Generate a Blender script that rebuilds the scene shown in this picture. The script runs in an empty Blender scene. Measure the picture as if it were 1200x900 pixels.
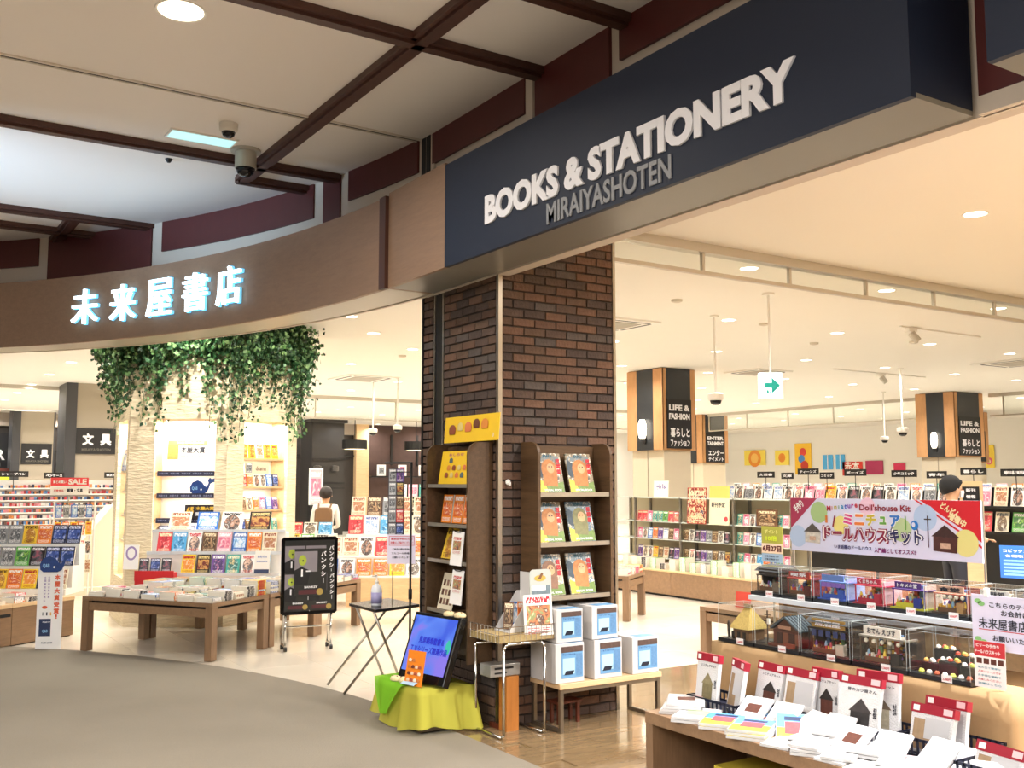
import bpy, math, random
from mathutils import Vector, Matrix, Euler
R = random.Random(7)
PI = math.pi
S = bpy.context.scene
COL = S.collection
rad = math.radians

# ------------------------------------------------------------ camera
cam_d = bpy.data.cameras.new('camera'); cam = bpy.data.objects.new('camera', cam_d); COL.objects.link(cam)
cam.location = (0, 0, 1.55)
cam.rotation_euler = (rad(90 + 5.566), 0, rad(-32.83))
cam_d.sensor_width = 36; cam_d.lens = 1180 / 1200 * 36; cam_d.clip_start = .05; cam_d.clip_end = 120
S.camera = cam
S.view_settings.view_transform = 'Standard'; S.view_settings.look = 'None'
S.view_settings.gamma = 1; S.view_settings.use_curve_mapping = False
S.view_settings.exposure = 0.0
S.cycles.max_bounces = 7; S.cycles.diffuse_bounces = 4; S.cycles.glossy_bounces = 3
S.cycles.transparent_max_bounces = 24; S.cycles.transmission_bounces = 4
S.cycles.use_light_tree = True; S.cycles.sample_clamp_indirect = 6
S.cycles.caustics_reflective = False; S.cycles.caustics_refractive = False
w = bpy.data.worlds.new('world'); S.world = w; w.use_nodes = True
w.node_tree.nodes['Background'].inputs[0].default_value = (1, .93, .85, 1)
w.node_tree.nodes['Background'].inputs[1].default_value = .12

def area(name, loc, rot, sx, sy, power, col, spread=180):
    d = bpy.data.lights.new(name, 'AREA'); d.shape = 'RECTANGLE'; d.size = sx; d.size_y = sy
    d.energy = power; d.color = col; d.spread = rad(spread)
    o = bpy.data.objects.new(name, d); COL.objects.link(o); o.location = loc
    o.rotation_euler = tuple(rad(a) for a in rot); return o
# mall corridor: light from the concourse behind and beside the camera (outside the frame)
area('concourse_light', (-4.5, 1.0, 4.0), (0, 0, 0), 6, 7, 1050, (1, .97, .94))
area('concourse_light', (-1.5, -4.5, 4.0), (0, 0, 0), 6, 4, 820, (1, .97, .94))
def spot(name, loc, tgt, power, col, size, blend=.8, radius=.25):
    d = bpy.data.lights.new(name, 'SPOT'); d.energy = power; d.color = col; d.spot_size = rad(size); d.spot_blend = blend
    d.shadow_soft_size = radius
    o = bpy.data.objects.new(name, d); COL.objects.link(o); o.location = loc
    o.rotation_euler = (Vector(tgt) - Vector(loc)).to_track_quat('-Z', 'Y').to_euler(); return o
spot('cool_ceiling_spot', (-2.8, 8.7, 2.6), (.2, 9.0, 4.13), 1500, (.5, .74, 1), 46, 1.0, .3)  # added unseen spot that puts the bluish patch on the mall ceiling
DOWN_W = 27.0      # strength of one shop downlight

# ------------------------------------------------------------ materials
MATS = {}
def hexc(h):
    h = h.lstrip('#'); c = [int(h[i:i+2], 16) / 255 for i in (0, 2, 4)]
    return tuple(x / 12.92 if x < .04045 else ((x + .055) / 1.055) ** 2.4 for x in c) + (1,)
class N:
    def __init__(s, name):
        s.m = bpy.data.materials.new(name); s.m.use_nodes = True; s.t = s.m.node_tree; s.n = s.t.nodes
        s.b = s.n['Principled BSDF']
    def new(s, ty, **kw):
        x = s.n.new('ShaderNode' + ty)
        for k, v in kw.items():
            if k.startswith('i_'):
                key = k[2:]; key = int(key) if key.isdigit() else key
                x.inputs[key].default_value = v
            else: setattr(x, k, v)
        return x
    def l(s, a, b): s.t.links.new(a, b)
    def math(s, op, a, b=None, c=None):
        x = s.n.new('ShaderNodeMath'); x.operation = op
        for i, v in enumerate((a, b, c)):
            if v is None: continue
            if hasattr(v, 'default_value') or hasattr(v, 'links'): s.l(v, x.inputs[i])
            else: x.inputs[i].default_value = v
        return x.outputs[0]
    def mix(s, f, a, b, ty='MIX'):
        x = s.n.new('ShaderNodeMix'); x.data_type = 'RGBA'; x.blend_type = ty
        for i, v in ((0, f), (6, a), (7, b)):
            if hasattr(v, 'links'): s.l(v, x.inputs[i])
            else: x.inputs[i].default_value = v
        return x.outputs[2]
def mat(name, col, rough=.5, metal=0, noise=None, bump=None, emit=0, ecol=None, coat=0, coord='Object'):
    if name in MATS: return MATS[name]
    q = N(name); c = hexc(col) if isinstance(col, str) else col
    q.b.inputs['Base Color'].default_value = c; q.b.inputs['Roughness'].default_value = rough
    q.b.inputs['Metallic'].default_value = metal
    if coat: q.b.inputs['Coat Weight'].default_value = coat; q.b.inputs['Coat Roughness'].default_value = .08
    tc = q.new('TexCoord')
    if noise:
        nz = q.new('TexNoise', i_Scale=noise[0], i_Detail=4.0); q.l(tc.outputs[coord], nz.inputs['Vector'])
        d = tuple(x * (1 - noise[1]) for x in c[:3]) + (1,); e = tuple(min(1, x * (1 + noise[1])) for x in c[:3]) + (1,)
        q.l(q.mix(nz.outputs[0], d, e), q.b.inputs['Base Color'])
    if bump:
        nz = q.new('TexNoise', i_Scale=bump[0], i_Detail=3.0); q.l(tc.outputs[coord], nz.inputs['Vector'])
        bp = q.new('Bump', i_Strength=bump[1], i_Distance=.01); q.l(nz.outputs[0], bp.inputs['Height']); q.l(bp.outputs[0], q.b.inputs['Normal'])
    if emit:
        q.b.inputs['Emission Color'].default_value = hexc(ecol) if ecol else c; q.b.inputs['Emission Strength'].default_value = emit
    MATS[name] = q.m; return q.m
def wood(name, col, scale=(1, 1, 1), rough=.45, dark=.65, world=False, coat=0):
    """grain runs along the axis whose scale is small"""
    if name in MATS: return MATS[name]
    q = N(name); c = hexc(col); tc = q.new('TexCoord'); mp = q.new('Mapping'); mp.inputs['Scale'].default_value = scale
    q.l(tc.outputs['Object'], mp.inputs['Vector'])
    n1 = q.new('TexNoise', i_Scale=2.0, i_Detail=6.0, i_Roughness=.65); q.l(mp.outputs[0], n1.inputs['Vector'])
    n2 = q.new('TexNoise', i_Scale=9.0, i_Detail=3.0); q.l(mp.outputs[0], n2.inputs['Vector'])
    f = q.math('ADD', q.math('MULTIPLY', n1.outputs[0], .7), q.math('MULTIPLY', n2.outputs[0], .3))
    oi = q.new('ObjectInfo'); f = q.math('ADD', f, q.math('MULTIPLY', oi.outputs['Random'], .12))
    cr = q.new('ValToRGB'); q.l(f, cr.inputs[0])
    cr.color_ramp.elements[0].position = .32; cr.color_ramp.elements[1].position = .72
    cr.color_ramp.elements[0].color = tuple(x * dark for x in c[:3]) + (1,); cr.color_ramp.elements[1].color = tuple(min(1, x * 1.18) for x in c[:3]) + (1,)
    q.l(cr.outputs[0], q.b.inputs['Base Color']); q.b.inputs['Roughness'].default_value = rough
    if coat: q.b.inputs['Coat Weight'].default_value = coat; q.b.inputs['Coat Roughness'].default_value = .06
    MATS[name] = q.m; return q.m
def acrylic(name, tint=(1, 1, 1, 1), refl=.07):
    if name in MATS: return MATS[name]
    q = N(name); q.n.remove(q.b); out = q.n['Material Output']
    tr = q.new('BsdfTransparent'); tr.inputs[0].default_value = tint
    gl = q.new('BsdfGlossy', i_Roughness=.03); fr = q.new('LayerWeight', i_Blend=.5); f = q.math('ADD', q.math('MULTIPLY', q.math('POWER', fr.outputs['Facing'], 4.0), .3), refl)
    mx = q.new('MixShader'); q.l(f, mx.inputs[0]); q.l(tr.outputs[0], mx.inputs[1]); q.l(gl.outputs[0], mx.inputs[2]); q.l(mx.outputs[0], out.inputs[0])
    MATS[name] = q.m; return q.m

# ------------------------------------------------------------ mesh builder
class MB:
    def __init__(s): s.v = []; s.f = []; s.m = []; s.uv = {}
    def face(s, pts, mi=0, uv=None):
        b = len(s.v); s.v += [tuple(p) for p in pts]; s.f.append(tuple(range(b, b + len(pts)))); s.m.append(mi)
        if uv: s.uv[len(s.f) - 1] = uv
    def box(s, a, b, mi=0, M=None):
        x0, y0, z0 = a; x1, y1, z1 = b; n = len(s.v)
        P = [(x0,y0,z0),(x1,y0,z0),(x1,y1,z0),(x0,y1,z0),(x0,y0,z1),(x1,y0,z1),(x1,y1,z1),(x0,y1,z1)]
        if M is not None: P = [tuple(M @ Vector(p)) for p in P]
        s.v += P
        for q in ((0,3,2,1),(4,5,6,7),(0,1,5,4),(1,2,6,5),(2,3,7,6),(3,0,4,7)):
            s.f.append(tuple(n + i for i in q)); s.m.append(mi)
        return s
    def tube(s, p0, p1, r, n=8, mi=0, r1=None, cap=True):
        p0 = Vector(p0); p1 = Vector(p1); d = (p1 - p0); q = d.to_track_quat('Z', 'Y'); r1 = r if r1 is None else r1; b = len(s.v)
        for i in range(n):
            a = 2 * PI * i / n; o = Vector((math.cos(a), math.sin(a), 0))
            s.v.append(tuple(p0 + q @ (o * r))); s.v.append(tuple(p1 + q @ (o * r1)))
        for i in range(n):
            j = (i + 1) % n; s.f.append((b+2*i, b+2*j, b+2*j+1, b+2*i+1)); s.m.append(mi)
        if cap:
            s.f.append(tuple(b + 2*i for i in reversed(range(n)))); s.m.append(mi)
            s.f.append(tuple(b + 2*i + 1 for i in range(n))); s.m.append(mi)
        return s
    def path(s, pts, r, n=8, mi=0):
        for a, b in zip(pts, pts[1:]): s.tube(a, b, r, n, mi)
        return s
    def lathe(s, prof, c=(0, 0, 0), n=16, mi=0):
        b = len(s.v)
        for r, z in prof:
            for i in range(n):
                a = 2 * PI * i / n; s.v.append((c[0] + r * math.cos(a), c[1] + r * math.sin(a), c[2] + z))
        for k in range(len(prof) - 1):
            for i in range(n):
                j = (i + 1) % n; s.f.append((b+k*n+i, b+k*n+j, b+(k+1)*n+j, b+(k+1)*n+i)); s.m.append(mi)
        s.f.append(tuple(b + i for i in reversed(range(n)))); s.m.append(mi)
        s.f.append(tuple(b + (len(prof)-1)*n + i for i in range(n))); s.m.append(mi)
        return s
    def prism(s, pts, d, mi=0, axis='z', o=0):
        """polygon extruded from o to o+d; axis z: pts xy; axis y: pts xz; axis x: pts yz"""
        def mk(p, h): return (p[0], p[1], h) if axis == 'z' else ((p[0], h, p[1]) if axis == 'y' else (h, p[0], p[1]))
        b = len(s.v); n = len(pts)
        s.v += [mk(p, o) for p in pts] + [mk(p, o + d) for p in pts]
        s.f.append(tuple(b + i for i in reversed(range(n)))); s.m.append(mi)
        s.f.append(tuple(b + n + i for i in range(n))); s.m.append(mi)
        for i in range(n):
            j = (i + 1) % n; s.f.append((b+i, b+j, b+n+j, b+n+i)); s.m.append(mi)
        return s
    def mesh(s, name, mats, smooth=False):
        me = bpy.data.meshes.new(name); me.from_pydata(s.v, [], s.f)
        for m in (mats if isinstance(mats, (list, tuple)) else [mats]): me.materials.append(m)
        me.polygons.foreach_set('material_index', s.m)
        if s.uv:
            ul = me.uv_layers.new(name='UVMap')
            for fi, uv in s.uv.items():
                p = me.polygons[fi]
                for k, li in enumerate(p.loop_indices): ul.data[li].uv = uv[k]
        if smooth: me.polygons.foreach_set('use_smooth', [True] * len(me.polygons))
        me.update(); return me
    def build(s, name, mats, parent=None, smooth=False, bevel=0):
        o = bpy.data.objects.new(name, s.mesh(name, mats, smooth)); COL.objects.link(o)
        if parent: o.parent = parent
        if bevel:
            b = o.modifiers.new('edge', 'BEVEL'); b.width = bevel; b.segments = 2; b.limit_method = 'ANGLE'
        return o
def tag(o, label=None, cat=None, group=None, kind=None):
    if label: o['label'] = label
    if cat: o['category'] = cat
    if group: o['group'] = group
    if kind: o['kind'] = kind
    return o
def thing(name, label, cat, loc=(0, 0, 0), rz=0, group=None, M=None):
    o = bpy.data.objects.new(name, None); COL.objects.link(o); o.empty_display_size = .1
    if M is not None: o.matrix_world = M
    else: o.location = loc; o.rotation_euler = (0, 0, rz)
    return tag(o, label, cat, group)
def bx(name, a, b, m, parent=None, bevel=0): return MB().box(a, b).build(name, m, parent, bevel=bevel)
def struct(o, label=None): o['kind'] = 'structure'; return tag(o, label or o.name.replace('_', ' '))
def inst(name, me, parent=None, loc=(0, 0, 0), rot=(0, 0, 0), sc=None):
    o = bpy.data.objects.new(name, me); COL.objects.link(o)
    if parent: o.parent = parent
    o.location = loc; o.rotation_euler = rot
    if sc: o.scale = sc
    return o
ORD = 'first second third fourth fifth sixth seventh eighth ninth tenth eleventh twelfth thirteenth fourteenth fifteenth sixteenth seventeenth eighteenth nineteenth twentieth'.split()
ORD += ['twenty-' + x for x in ORD[:9]] + ['thirtieth'] + ['thirty-' + x for x in ORD[:9]] + ['fortieth'] + ['forty-' + x for x in ORD[:9]]

# lettering: a flat mesh in the local x/z plane, facing -y
_font = {}
def text_mesh(s, bold=0.0, ext=0.0, spacing=1.0):
    k = (s, bold, ext, spacing)
    if k in _font: return _font[k]
    wide = any(ord(ch) > 0x2000 for ch in s); base_off = 0.0 if wide else bold
    c = bpy.data.curves.new('lettering', 'FONT'); c.body = s; c.size = 1; c.offset = base_off; c.extrude = ext; c.resolution_u = 3
    c.space_character = spacing; c.align_x = 'CENTER'
    o = bpy.data.objects.new('lettering', c); me = bpy.data.meshes.new_from_object(o); bpy.data.objects.remove(o)
    if wide and bold - base_off > .002 and len(me.vertices):     # heavier strokes: the glyph repeated slightly shifted
        e = bold - base_off; V0 = [v.co.copy() for v in me.vertices]; P0 = [tuple(p.vertices) for p in me.polygons]; n0 = len(V0); V = []; Fc = []
        for k in range(7):
            d = Vector((0, 0, 0)) if k == 0 else Vector((e * math.cos(k * PI / 3), e * math.sin(k * PI / 3), (.0008 if not ext else .0005) * k)); Fc += [tuple(i + k * n0 for i in p) for p in P0]; V += [tuple(v + d) for v in V0]
        me = bpy.data.meshes.new('lettering'); me.from_pydata(V, [], Fc)
    vs = [v.co.copy() for v in me.vertices]
    if vs:
        x0, x1 = min(v.x for v in vs), max(v.x for v in vs); y0, y1 = min(v.y for v in vs), max(v.y for v in vs)
        for v in me.vertices: v.co = ((v.co.x - (x0+x1)/2), -v.co.z, (v.co.y - (y0+y1)/2))
        me['w'] = x1 - x0; me['h'] = y1 - y0
    _font[k] = me; return me
def text(s, parent, x, z, w, h, m, y=-.0015, bold=.02, ext=0.0, name='lettering', rot=0, spacing=1.0, shear=0):
    src = text_mesh(s, bold, ext, spacing)
    me = src.copy(); me.materials.clear(); me.materials.append(m)
    sx = w / max(src['w'], 1e-4) if w else None; sz = h / max(src['h'], 1e-4) if h else sx
    if sx is None: sx = sz
    o = bpy.data.objects.new(name, me); COL.objects.link(o); o.parent = parent
    o.location = (x, y, z); o.scale = (sx, 1 if ext else sz, sz); o.rotation_euler = (0, rot, 0)
    return o
def board(name, label, cat, P, ax, w, h, t, m, group=None, tilt=0, ztop=False):
    """upright panel; P = lower-left corner, ax = angle of its width direction; faces local -y"""
    e = thing(name, label, cat, group=group, M=Matrix.Translation(P) @ Euler((tilt, 0, ax)).to_matrix().to_4x4())
    bx('panel', (0, 0, 0), (w, t, h), m, e); return e
def disc(name, parent, x, z, rx, rz, m, y=-.001, n=20):
    b = MB(); b.face([(x + rx * math.cos(2*PI*i/n), y, z + rz * math.sin(2*PI*i/n)) for i in range(n)]); return b.build(name, m, parent)
def quad(name, parent, pts, m, y=-.001):
    b = MB(); xs = [p[0] for p in pts]; zs = [p[1] for p in pts]; dx = max(xs) - min(xs) or 1; dz = max(zs) - min(zs) or 1
    b.face([(p[0], y, p[1]) for p in pts], 0, [((p[0] - min(xs)) / dx, (p[1] - min(zs)) / dz) for p in pts]); return b.build(name, m, parent)
def rect(name, parent, x0, z0, x1, z1, m, y=-.001): return quad(name, parent, [(x0,z0),(x1,z0),(x1,z1),(x0,z1)], m, y)

# printed covers ------------------------------------------------
def cover(name, bg, title, pal, style=0, seed=0):
    if name in MATS: return MATS[name]
    q = N(name); uv = q.new('UVMap'); sp = q.new('SeparateXYZ'); q.l(uv.outputs[0], sp.inputs[0]); U, V = sp.outputs[0], sp.outputs[1]
    def band(x, a, b): return q.math('MULTIPLY', q.math('GREATER_THAN', x, a), q.math('LESS_THAN', x, b))
    mp = q.new('Mapping'); mp.inputs['Location'].default_value = (seed * 3.7, seed * 1.3, seed); q.l(uv.outputs[0], mp.inputs['Vector'])
    nz = q.new('TexNoise', i_Scale=3.2 if style != 2 else 6.0, i_Detail=5.0, i_Roughness=.6, i_Distortion=1.2); q.l(mp.outputs[0], nz.inputs['Vector'])
    cr = q.new('ValToRGB'); q.l(nz.outputs[0], cr.inputs[0]); cr.color_ramp.interpolation = 'EASE' if style != 2 else 'CONSTANT'
    es = cr.color_ramp.elements; n = len(pal)
    for i, c in enumerate(pal):
        p = .3 + .4 * i / max(1, n - 1)
        if i < 2: es[i].position = p; es[i].color = hexc(c)
        else: e = es.new(p); e.color = hexc(c)
    if style == 1:     # figure in an oval
        dx = q.math('SUBTRACT', U, .5); dy = q.math('SUBTRACT', V, .42)
        d = q.math('ADD', q.math('MULTIPLY', q.math('MULTIPLY', dx, dx), 7.5), q.math('MULTIPLY', q.math('MULTIPLY', dy, dy), 6.5)); mk = q.math('LESS_THAN', d, 1.0)
    elif style == 2: mk = q.math('GREATER_THAN', V, -1)
    else: mk = q.math('MULTIPLY', band(U, .08, .92), band(V, .24, .74))
    col = q.mix(mk, hexc(bg), cr.outputs[0])
    ch = q.new('TexNoise', i_Scale=1.0, i_Detail=1.0); m2 = q.new('Mapping'); m2.inputs['Scale'].default_value = (26, 9, 1); m2.inputs['Location'].default_value = (seed, seed * 2, 0)
    q.l(uv.outputs[0], m2.inputs['Vector']); q.l(m2.outputs[0], ch.inputs['Vector'])
    tm = q.math('MULTIPLY', q.math('MULTIPLY', band(V, .79, .94), band(U, .08, .92)), q.math('GREATER_THAN', ch.outputs[0], .44))
    col = q.mix(tm, col, hexc(title))
    rows = q.math('GREATER_THAN', q.math('SINE', q.math('MULTIPLY', V, 150)), 0)
    ch2 = q.new('TexNoise', i_Scale=1.0); m3 = q.new('Mapping'); m3.inputs['Scale'].default_value = (40, 24, 1); q.l(uv.outputs[0], m3.inputs['Vector']); q.l(m3.outputs[0], ch2.inputs['Vector'])
    bt = q.math('MULTIPLY', q.math('MULTIPLY', q.math('MULTIPLY', band(V, .05, .2), band(U, .1, .88)), rows), q.math('GREATER_THAN', ch2.outputs[0], .45))
    col = q.mix(bt, col, hexc(title))
    q.l(col, q.b.inputs['Base Color']); q.b.inputs['Roughness'].default_value = .3
    MATS[name] = q.m; return q.m
COVERS = {}   # name of the colour -> list of materials
def cv(word, *a): COVERS.setdefault(word, []).append(cover('cover_' + word.replace(' ', '_') + str(len(COVERS.get(word, []))), *a))
cv('white', '#f4f1ea', '#20202a', ['#e8d9cf', '#b88f7a', '#3d2f2e', '#f0ece6'], 1, 1)
cv('white', '#f6f4ef', '#c22a35', ['#f2e8e0', '#d8b7a0', '#4c4650', '#ffffff'], 1, 2)
cv('white', '#fafafa', '#2a57a8', ['#dfe9f5', '#86aedc', '#f6f6f6', '#304a7c'], 0, 3)
cv('white', '#f2efe8', '#222222', ['#efe9e0', '#5d5148', '#d7c8b8'], 1, 4)
cv('red', '#c8202c', '#ffffff', ['#7a1119', '#f3d3b0', '#d8343c', '#20141a'], 0, 5)
cv('red', '#d9404a', '#fff3c9', ['#f7f1e6', '#d9404a', '#3c1d25'], 1, 6)
cv('blue', '#2c66b8', '#ffffff', ['#17386e', '#8fc0ea', '#e9f3fb', '#2c66b8'], 0, 7)
cv('blue', '#5aaade', '#fdfdfd', ['#e7f5fd', '#5aaade', '#215a95'], 1, 8)
cv('yellow', '#f2cf2b', '#b3202a', ['#f8e78a', '#e68a2a', '#fdf7dc'], 0, 9)
cv('yellow', '#f0c63c', '#4a2b12', ['#fbe6a0', '#b0712b', '#f5d860'], 1, 10)
cv('orange', '#ea8628', '#ffffff', ['#f7c37a', '#c94f1c', '#fdf0d8'], 0, 11)
cv('pink', '#ee9db4', '#b01e5a', ['#fbe0e8', '#d9668c', '#ffffff', '#7d3850'], 1, 12)
cv('pink', '#f3b8c4', '#ffffff', ['#fdeef1', '#e07893', '#6e4a8a'], 0, 13)
cv('green', '#5fae4c', '#ffffff', ['#d9efc9', '#2e6e3a', '#a9d66a'], 0, 14)
cv('teal', '#47a79c', '#fff6d0', ['#c9ece4', '#1f6b6a', '#f3d9a0'], 1, 15)
cv('navy', '#1b2446', '#dfe6ff', ['#0d1430', '#3e5aa8', '#bcc9ef'], 0, 16)
cv('black', '#1a1718', '#f0d890', ['#060506', '#7a2f2a', '#d7a45c', '#2c2a30'], 0, 17)
cv('black', '#161418', '#e9e9ee', ['#0b0b0e', '#4e4e58', '#a85a6a'], 1, 18)
cv('grey', '#8b8e92', '#ffffff', ['#c9ccd0', '#4f5358', '#e9eaec'], 1, 19)
cv('brown', '#6b4a33', '#f3e3c0', ['#caa37a', '#3a2418', '#e9cfa0'], 0, 20)
cv('purple', '#6c4a9a', '#ffffff', ['#d9c8f0', '#3c2566', '#f0a8c8'], 1, 21)
cv('cream', '#f1e6c8', '#8a3b22', ['#e9d2a0', '#a86b4a', '#f8f0dd'], 0, 22)
cv('cream', '#f3ead2', '#33404e', ['#d9c9a8', '#77604e', '#fbf6ea'], 1, 23)
cv('multicoloured', '#f2efe8', '#c02030', ['#ead9a8', '#8a9a6a', '#c9805a', '#5a4a44', '#f0e6d0'], 0, 24)
cv('multicoloured', '#f0ead8', '#c02030', ['#d8a070', '#ead8a0', '#5a5a4a', '#a0b880', '#d87a6a'], 0, 31)
pages = mat('paper_pages', '#efe9da', .8, noise=(200, .06))
_bk = {}
def book_mesh(wd, h, t, m, flat=False):
    k = (round(wd, 3), round(h, 3), round(t, 3), m.name, flat)
    if k in _bk: return _bk[k]
    b = MB(); x0, x1 = -wd/2, wd/2; uv = [(0,0),(1,0),(1,1),(0,1)]
    if not flat:   # stands on z=0, front at y=-t/2
        y0, y1 = -t/2, t/2
        b.face([(x0,y0,0),(x1,y0,0),(x1,y0,h),(x0,y0,h)], 0, uv); b.face([(x1,y1,0),(x0,y1,0),(x0,y1,h),(x1,y1,h)], 0, uv)
        b.face([(x0,y1,0),(x0,y0,0),(x0,y0,h),(x0,y1,h)], 0, [(0,0),(.06,0),(.06,1),(0,1)])
        e = .002
        b.face([(x1,y0+e,0),(x1,y1-e,0),(x1,y1-e,h),(x1,y0+e,h)], 1); b.face([(x0,y0+e,h-e),(x1-e,y0+e,h-e),(x1-e,y1-e,h-e),(x0,y1-e,h-e)], 1); b.face([(x0,y1,0),(x1,y1,0),(x1,y0,0),(x0,y0,0)], 1)
    else:          # lies flat, spine towards -y, cover up
        b.face([(x0,-h/2,t),(x1,-h/2,t),(x1,h/2,t),(x0,h/2,t)], 0, uv); b.face([(x0,h/2,0),(x1,h/2,0),(x1,-h/2,0),(x0,-h/2,0)], 0, uv)
        e = .003
        b.face([(x0,h/2-e,0),(x0,-h/2+e,0),(x0,-h/2+e,t),(x0,h/2-e,t)], 1); b.face([(x1,-h/2+e,0),(x1,h/2-e,0),(x1,h/2-e,t),(x1,-h/2+e,t)], 1)
        b.face([(x0,-h/2,0),(x1,-h/2,0),(x1,-h/2,t),(x0,-h/2,t)], 0 if R.random() < .7 else 1, [(0,.8),(1,.8),(1,.9),(0,.9)]); b.face([(x1,h/2,0),(x0,h/2,0),(x0,h/2,t),(x1,h/2,t)], 1)
    me = b.mesh('book', [m, pages]); _bk[k] = me; return me
def face_row(P, rz, n, step, wd, h, t, tilt, words, noun, where, group, jitter=.0, cat='book', start=0, name=None, end=''):
    """n covers standing side by side, from P along the row direction, leaning back by tilt"""
    dx, dy = math.cos(rz), math.sin(rz)
    for i in range(n):
        wd_i = words[(i + start) % len(words)] if isinstance(words, (list, tuple)) else words
        m = R.choice(COVERS[wd_i])
        o = inst(name or noun.replace(' ', '_'), book_mesh(wd, h, t, m), None, (P[0] + dx * step * i, P[1] + dy * step * i, P[2]), (-tilt + R.uniform(-.02, .02), 0, rz + R.uniform(-jitter, jitter)))
        art = 'an' if wd_i[0] in 'aeiou' else 'a'
        tag(o, f'{wd_i} {noun} {where}, {ORD[i]} from {end}', cat, group)

# ============================================================ SETTING
M_wood = wood('walnut_laminate', '#8d6f53', (1.2, 9, 9), .4, .72)
M_woodz = wood('walnut_laminate_upright', '#886a4f', (9, 9, 1.2), .4, .72)
M_rack = wood('rack_laminate', '#5d452e', (1.1, 14, 14), .42, .5)
M_rackz = wood('rack_laminate_upright', '#5b442e', (14, 1.1, 14), .42, .5)
M_light = wood('pale_oak', '#d6b58a', (1.5, 10, 10), .45, .85)
M_fascia = wood('fascia_veneer', '#8a6e58', (14, 1.6, 14), .45, .9)
M_navy = mat('navy_board', '#0e1c33', .6, noise=(2, .06))
M_black = mat('black_metal', '#101011', .4)
M_dark = mat('dark_trim', '#0c0b0c', .5)
M_chrome = mat('chrome', '#d9d9d6', .18, 1)
M_steel = mat('brushed_steel', '#b9b3a8', .3, 1)
M_soffit = mat('soffit_grey', '#7b786f', .38, noise=(3, .04))
M_ceilm = mat('mall_ceiling_paint', '#f3ece6', .8, noise=(1.5, .02))
M_ceils = mat('shop_ceiling_paint', '#f3efe6', .85, noise=(1, .015))
M_beam = wood('ceiling_beam_wood', '#4c2c22', (8, 8, 8), .5, .7)
M_redp = mat('red_brown_panel', '#581f1c', .5, noise=(9, .14))
M_trim = mat('ivory_trim', '#d6c9ba', .6)
M_white = mat('white_paint', '#f2efe8', .6)
M_cream = mat('cream_wall', '#e9dcc4', .75, noise=(3, .03))
M_beige = mat('beige_board', '#c9bda6', .65, noise=(2, .03))
M_paper = mat('white_paper', '#f6f4f2', .6)
M_lens = mat('lamp_lens', '#ffffff', .4, emit=7, ecol='#fff3de')
M_wtext = mat('white_lettering', '#f1f1f6', .5)
M_gtext = mat('grey_lettering', '#8e9094', .5)
M_ktext = mat('dark_lettering', '#1c2030', .5)
M_rtext = mat('red_lettering', '#c4202c', .5)

# floors -----------------------------------------------------
def carpet_x(y):
    c, r = (-4.206, 5.79), 7.40
    return c[0] + math.sqrt(max(0, r*r - (y - c[1])**2)) if y > 5.79 else 3.2
q = N('carpet_weave'); tc = q.new('TexCoord'); mp = q.new('Mapping'); mp.inputs['Rotation'].default_value = (0, 0, .6); q.l(tc.outputs['Object'], mp.inputs['Vector'])
ck = q.new('TexChecker', i_Scale=260.0); q.l(mp.outputs[0], ck.inputs['Vector'])
nz = q.new('TexNoise', i_Scale=1.3, i_Detail=5.0); q.l(mp.outputs[0], nz.inputs['Vector']); n2 = q.new('TexNoise', i_Scale=180.0); q.l(mp.outputs[0], n2.inputs['Vector'])
base = q.mix(nz.outputs[0], hexc('#7f7667'), hexc('#938a7b')); base = q.mix(q.math('MULTIPLY', q.math('GREATER_THAN', n2.outputs[0], .52), .35), base, hexc('#70685b'))
q.l(q.mix(q.math('MULTIPLY', ck.outputs[1], .22), base, hexc('#6c6457')), q.b.inputs['Base Color']); q.b.inputs['Roughness'].default_value = .95
bp = q.new('Bump', i_Strength=.5, i_Distance=.004); q.l(n2.outputs[0], bp.inputs['Height']); q.l(bp.outputs[0], q.b.inputs['Normal']); M_carpet = q.m
# the mall carpet is laid in square carpet tiles; one slab per tile with hairline joints
fl = struct(thing('floor', 'grey-beige woven carpet of the mall corridor with a curved edge', None))
b = MB(); pts = [(carpet_x(y), y) for y in [12.9 - .25 * i for i in range(29)]] + [(3.2, 5.5), (3.2, -6), (-9, -6), (-9, 13)]
pts = [p for p in pts if p[1] <= 12.95]; b.prism(pts, .055, 0, 'z', -.05); b.build('carpet', M_carpet, fl)
q = N('cream_marble'); tc = q.new('TexCoord'); nz = q.new('TexNoise', i_Scale=1.1, i_Detail=7.0, i_Distortion=.8); q.l(tc.outputs['Object'], nz.inputs['Vector'])
oi = q.new('ObjectInfo'); f = q.math('ADD', nz.outputs[0], q.math('MULTIPLY', oi.outputs['Random'], .12))
q.l(q.mix(f, hexc('#ded3bf'), hexc('#f1eadc')), q.b.inputs['Base Color']); q.b.inputs['Roughness'].default_value = .13; M_tile = q.m
fs = struct(thing('floor', 'glossy cream stone tile floor of the bookshop', None))
bx('subfloor', (-2, 6.56, -.2), (34, 31, -.003), M_tile, fs)
tm = MB().box((0, 0, -.05), (.597, .597, 0)).mesh('tile', M_tile)
for i in range(17):
    for j in range(17):
        x, y = 1.0 + .6 * i, 6.56 + .6 * j
        if carpet_x(min(y + .6, 12.9)) > x + .62 or (y > 12 and i > 9) : continue
        inst('tile', tm, fs, (x, y, 0))
fw_ = struct(thing('floor', 'glossy golden-brown wood plank floor around the brick pillar', None))
M_plank = wood('plank_floor', '#8a7355', (1.3, 11, 11), .13, .6, coat=.3)
bx('subfloor', (3.0, -3, -.2), (34, 6.55, -.008), M_plank, fw_)
pm = MB().box((0, 0, -.05), (1.196, .147, 0)).mesh('plank', M_plank)
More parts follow.
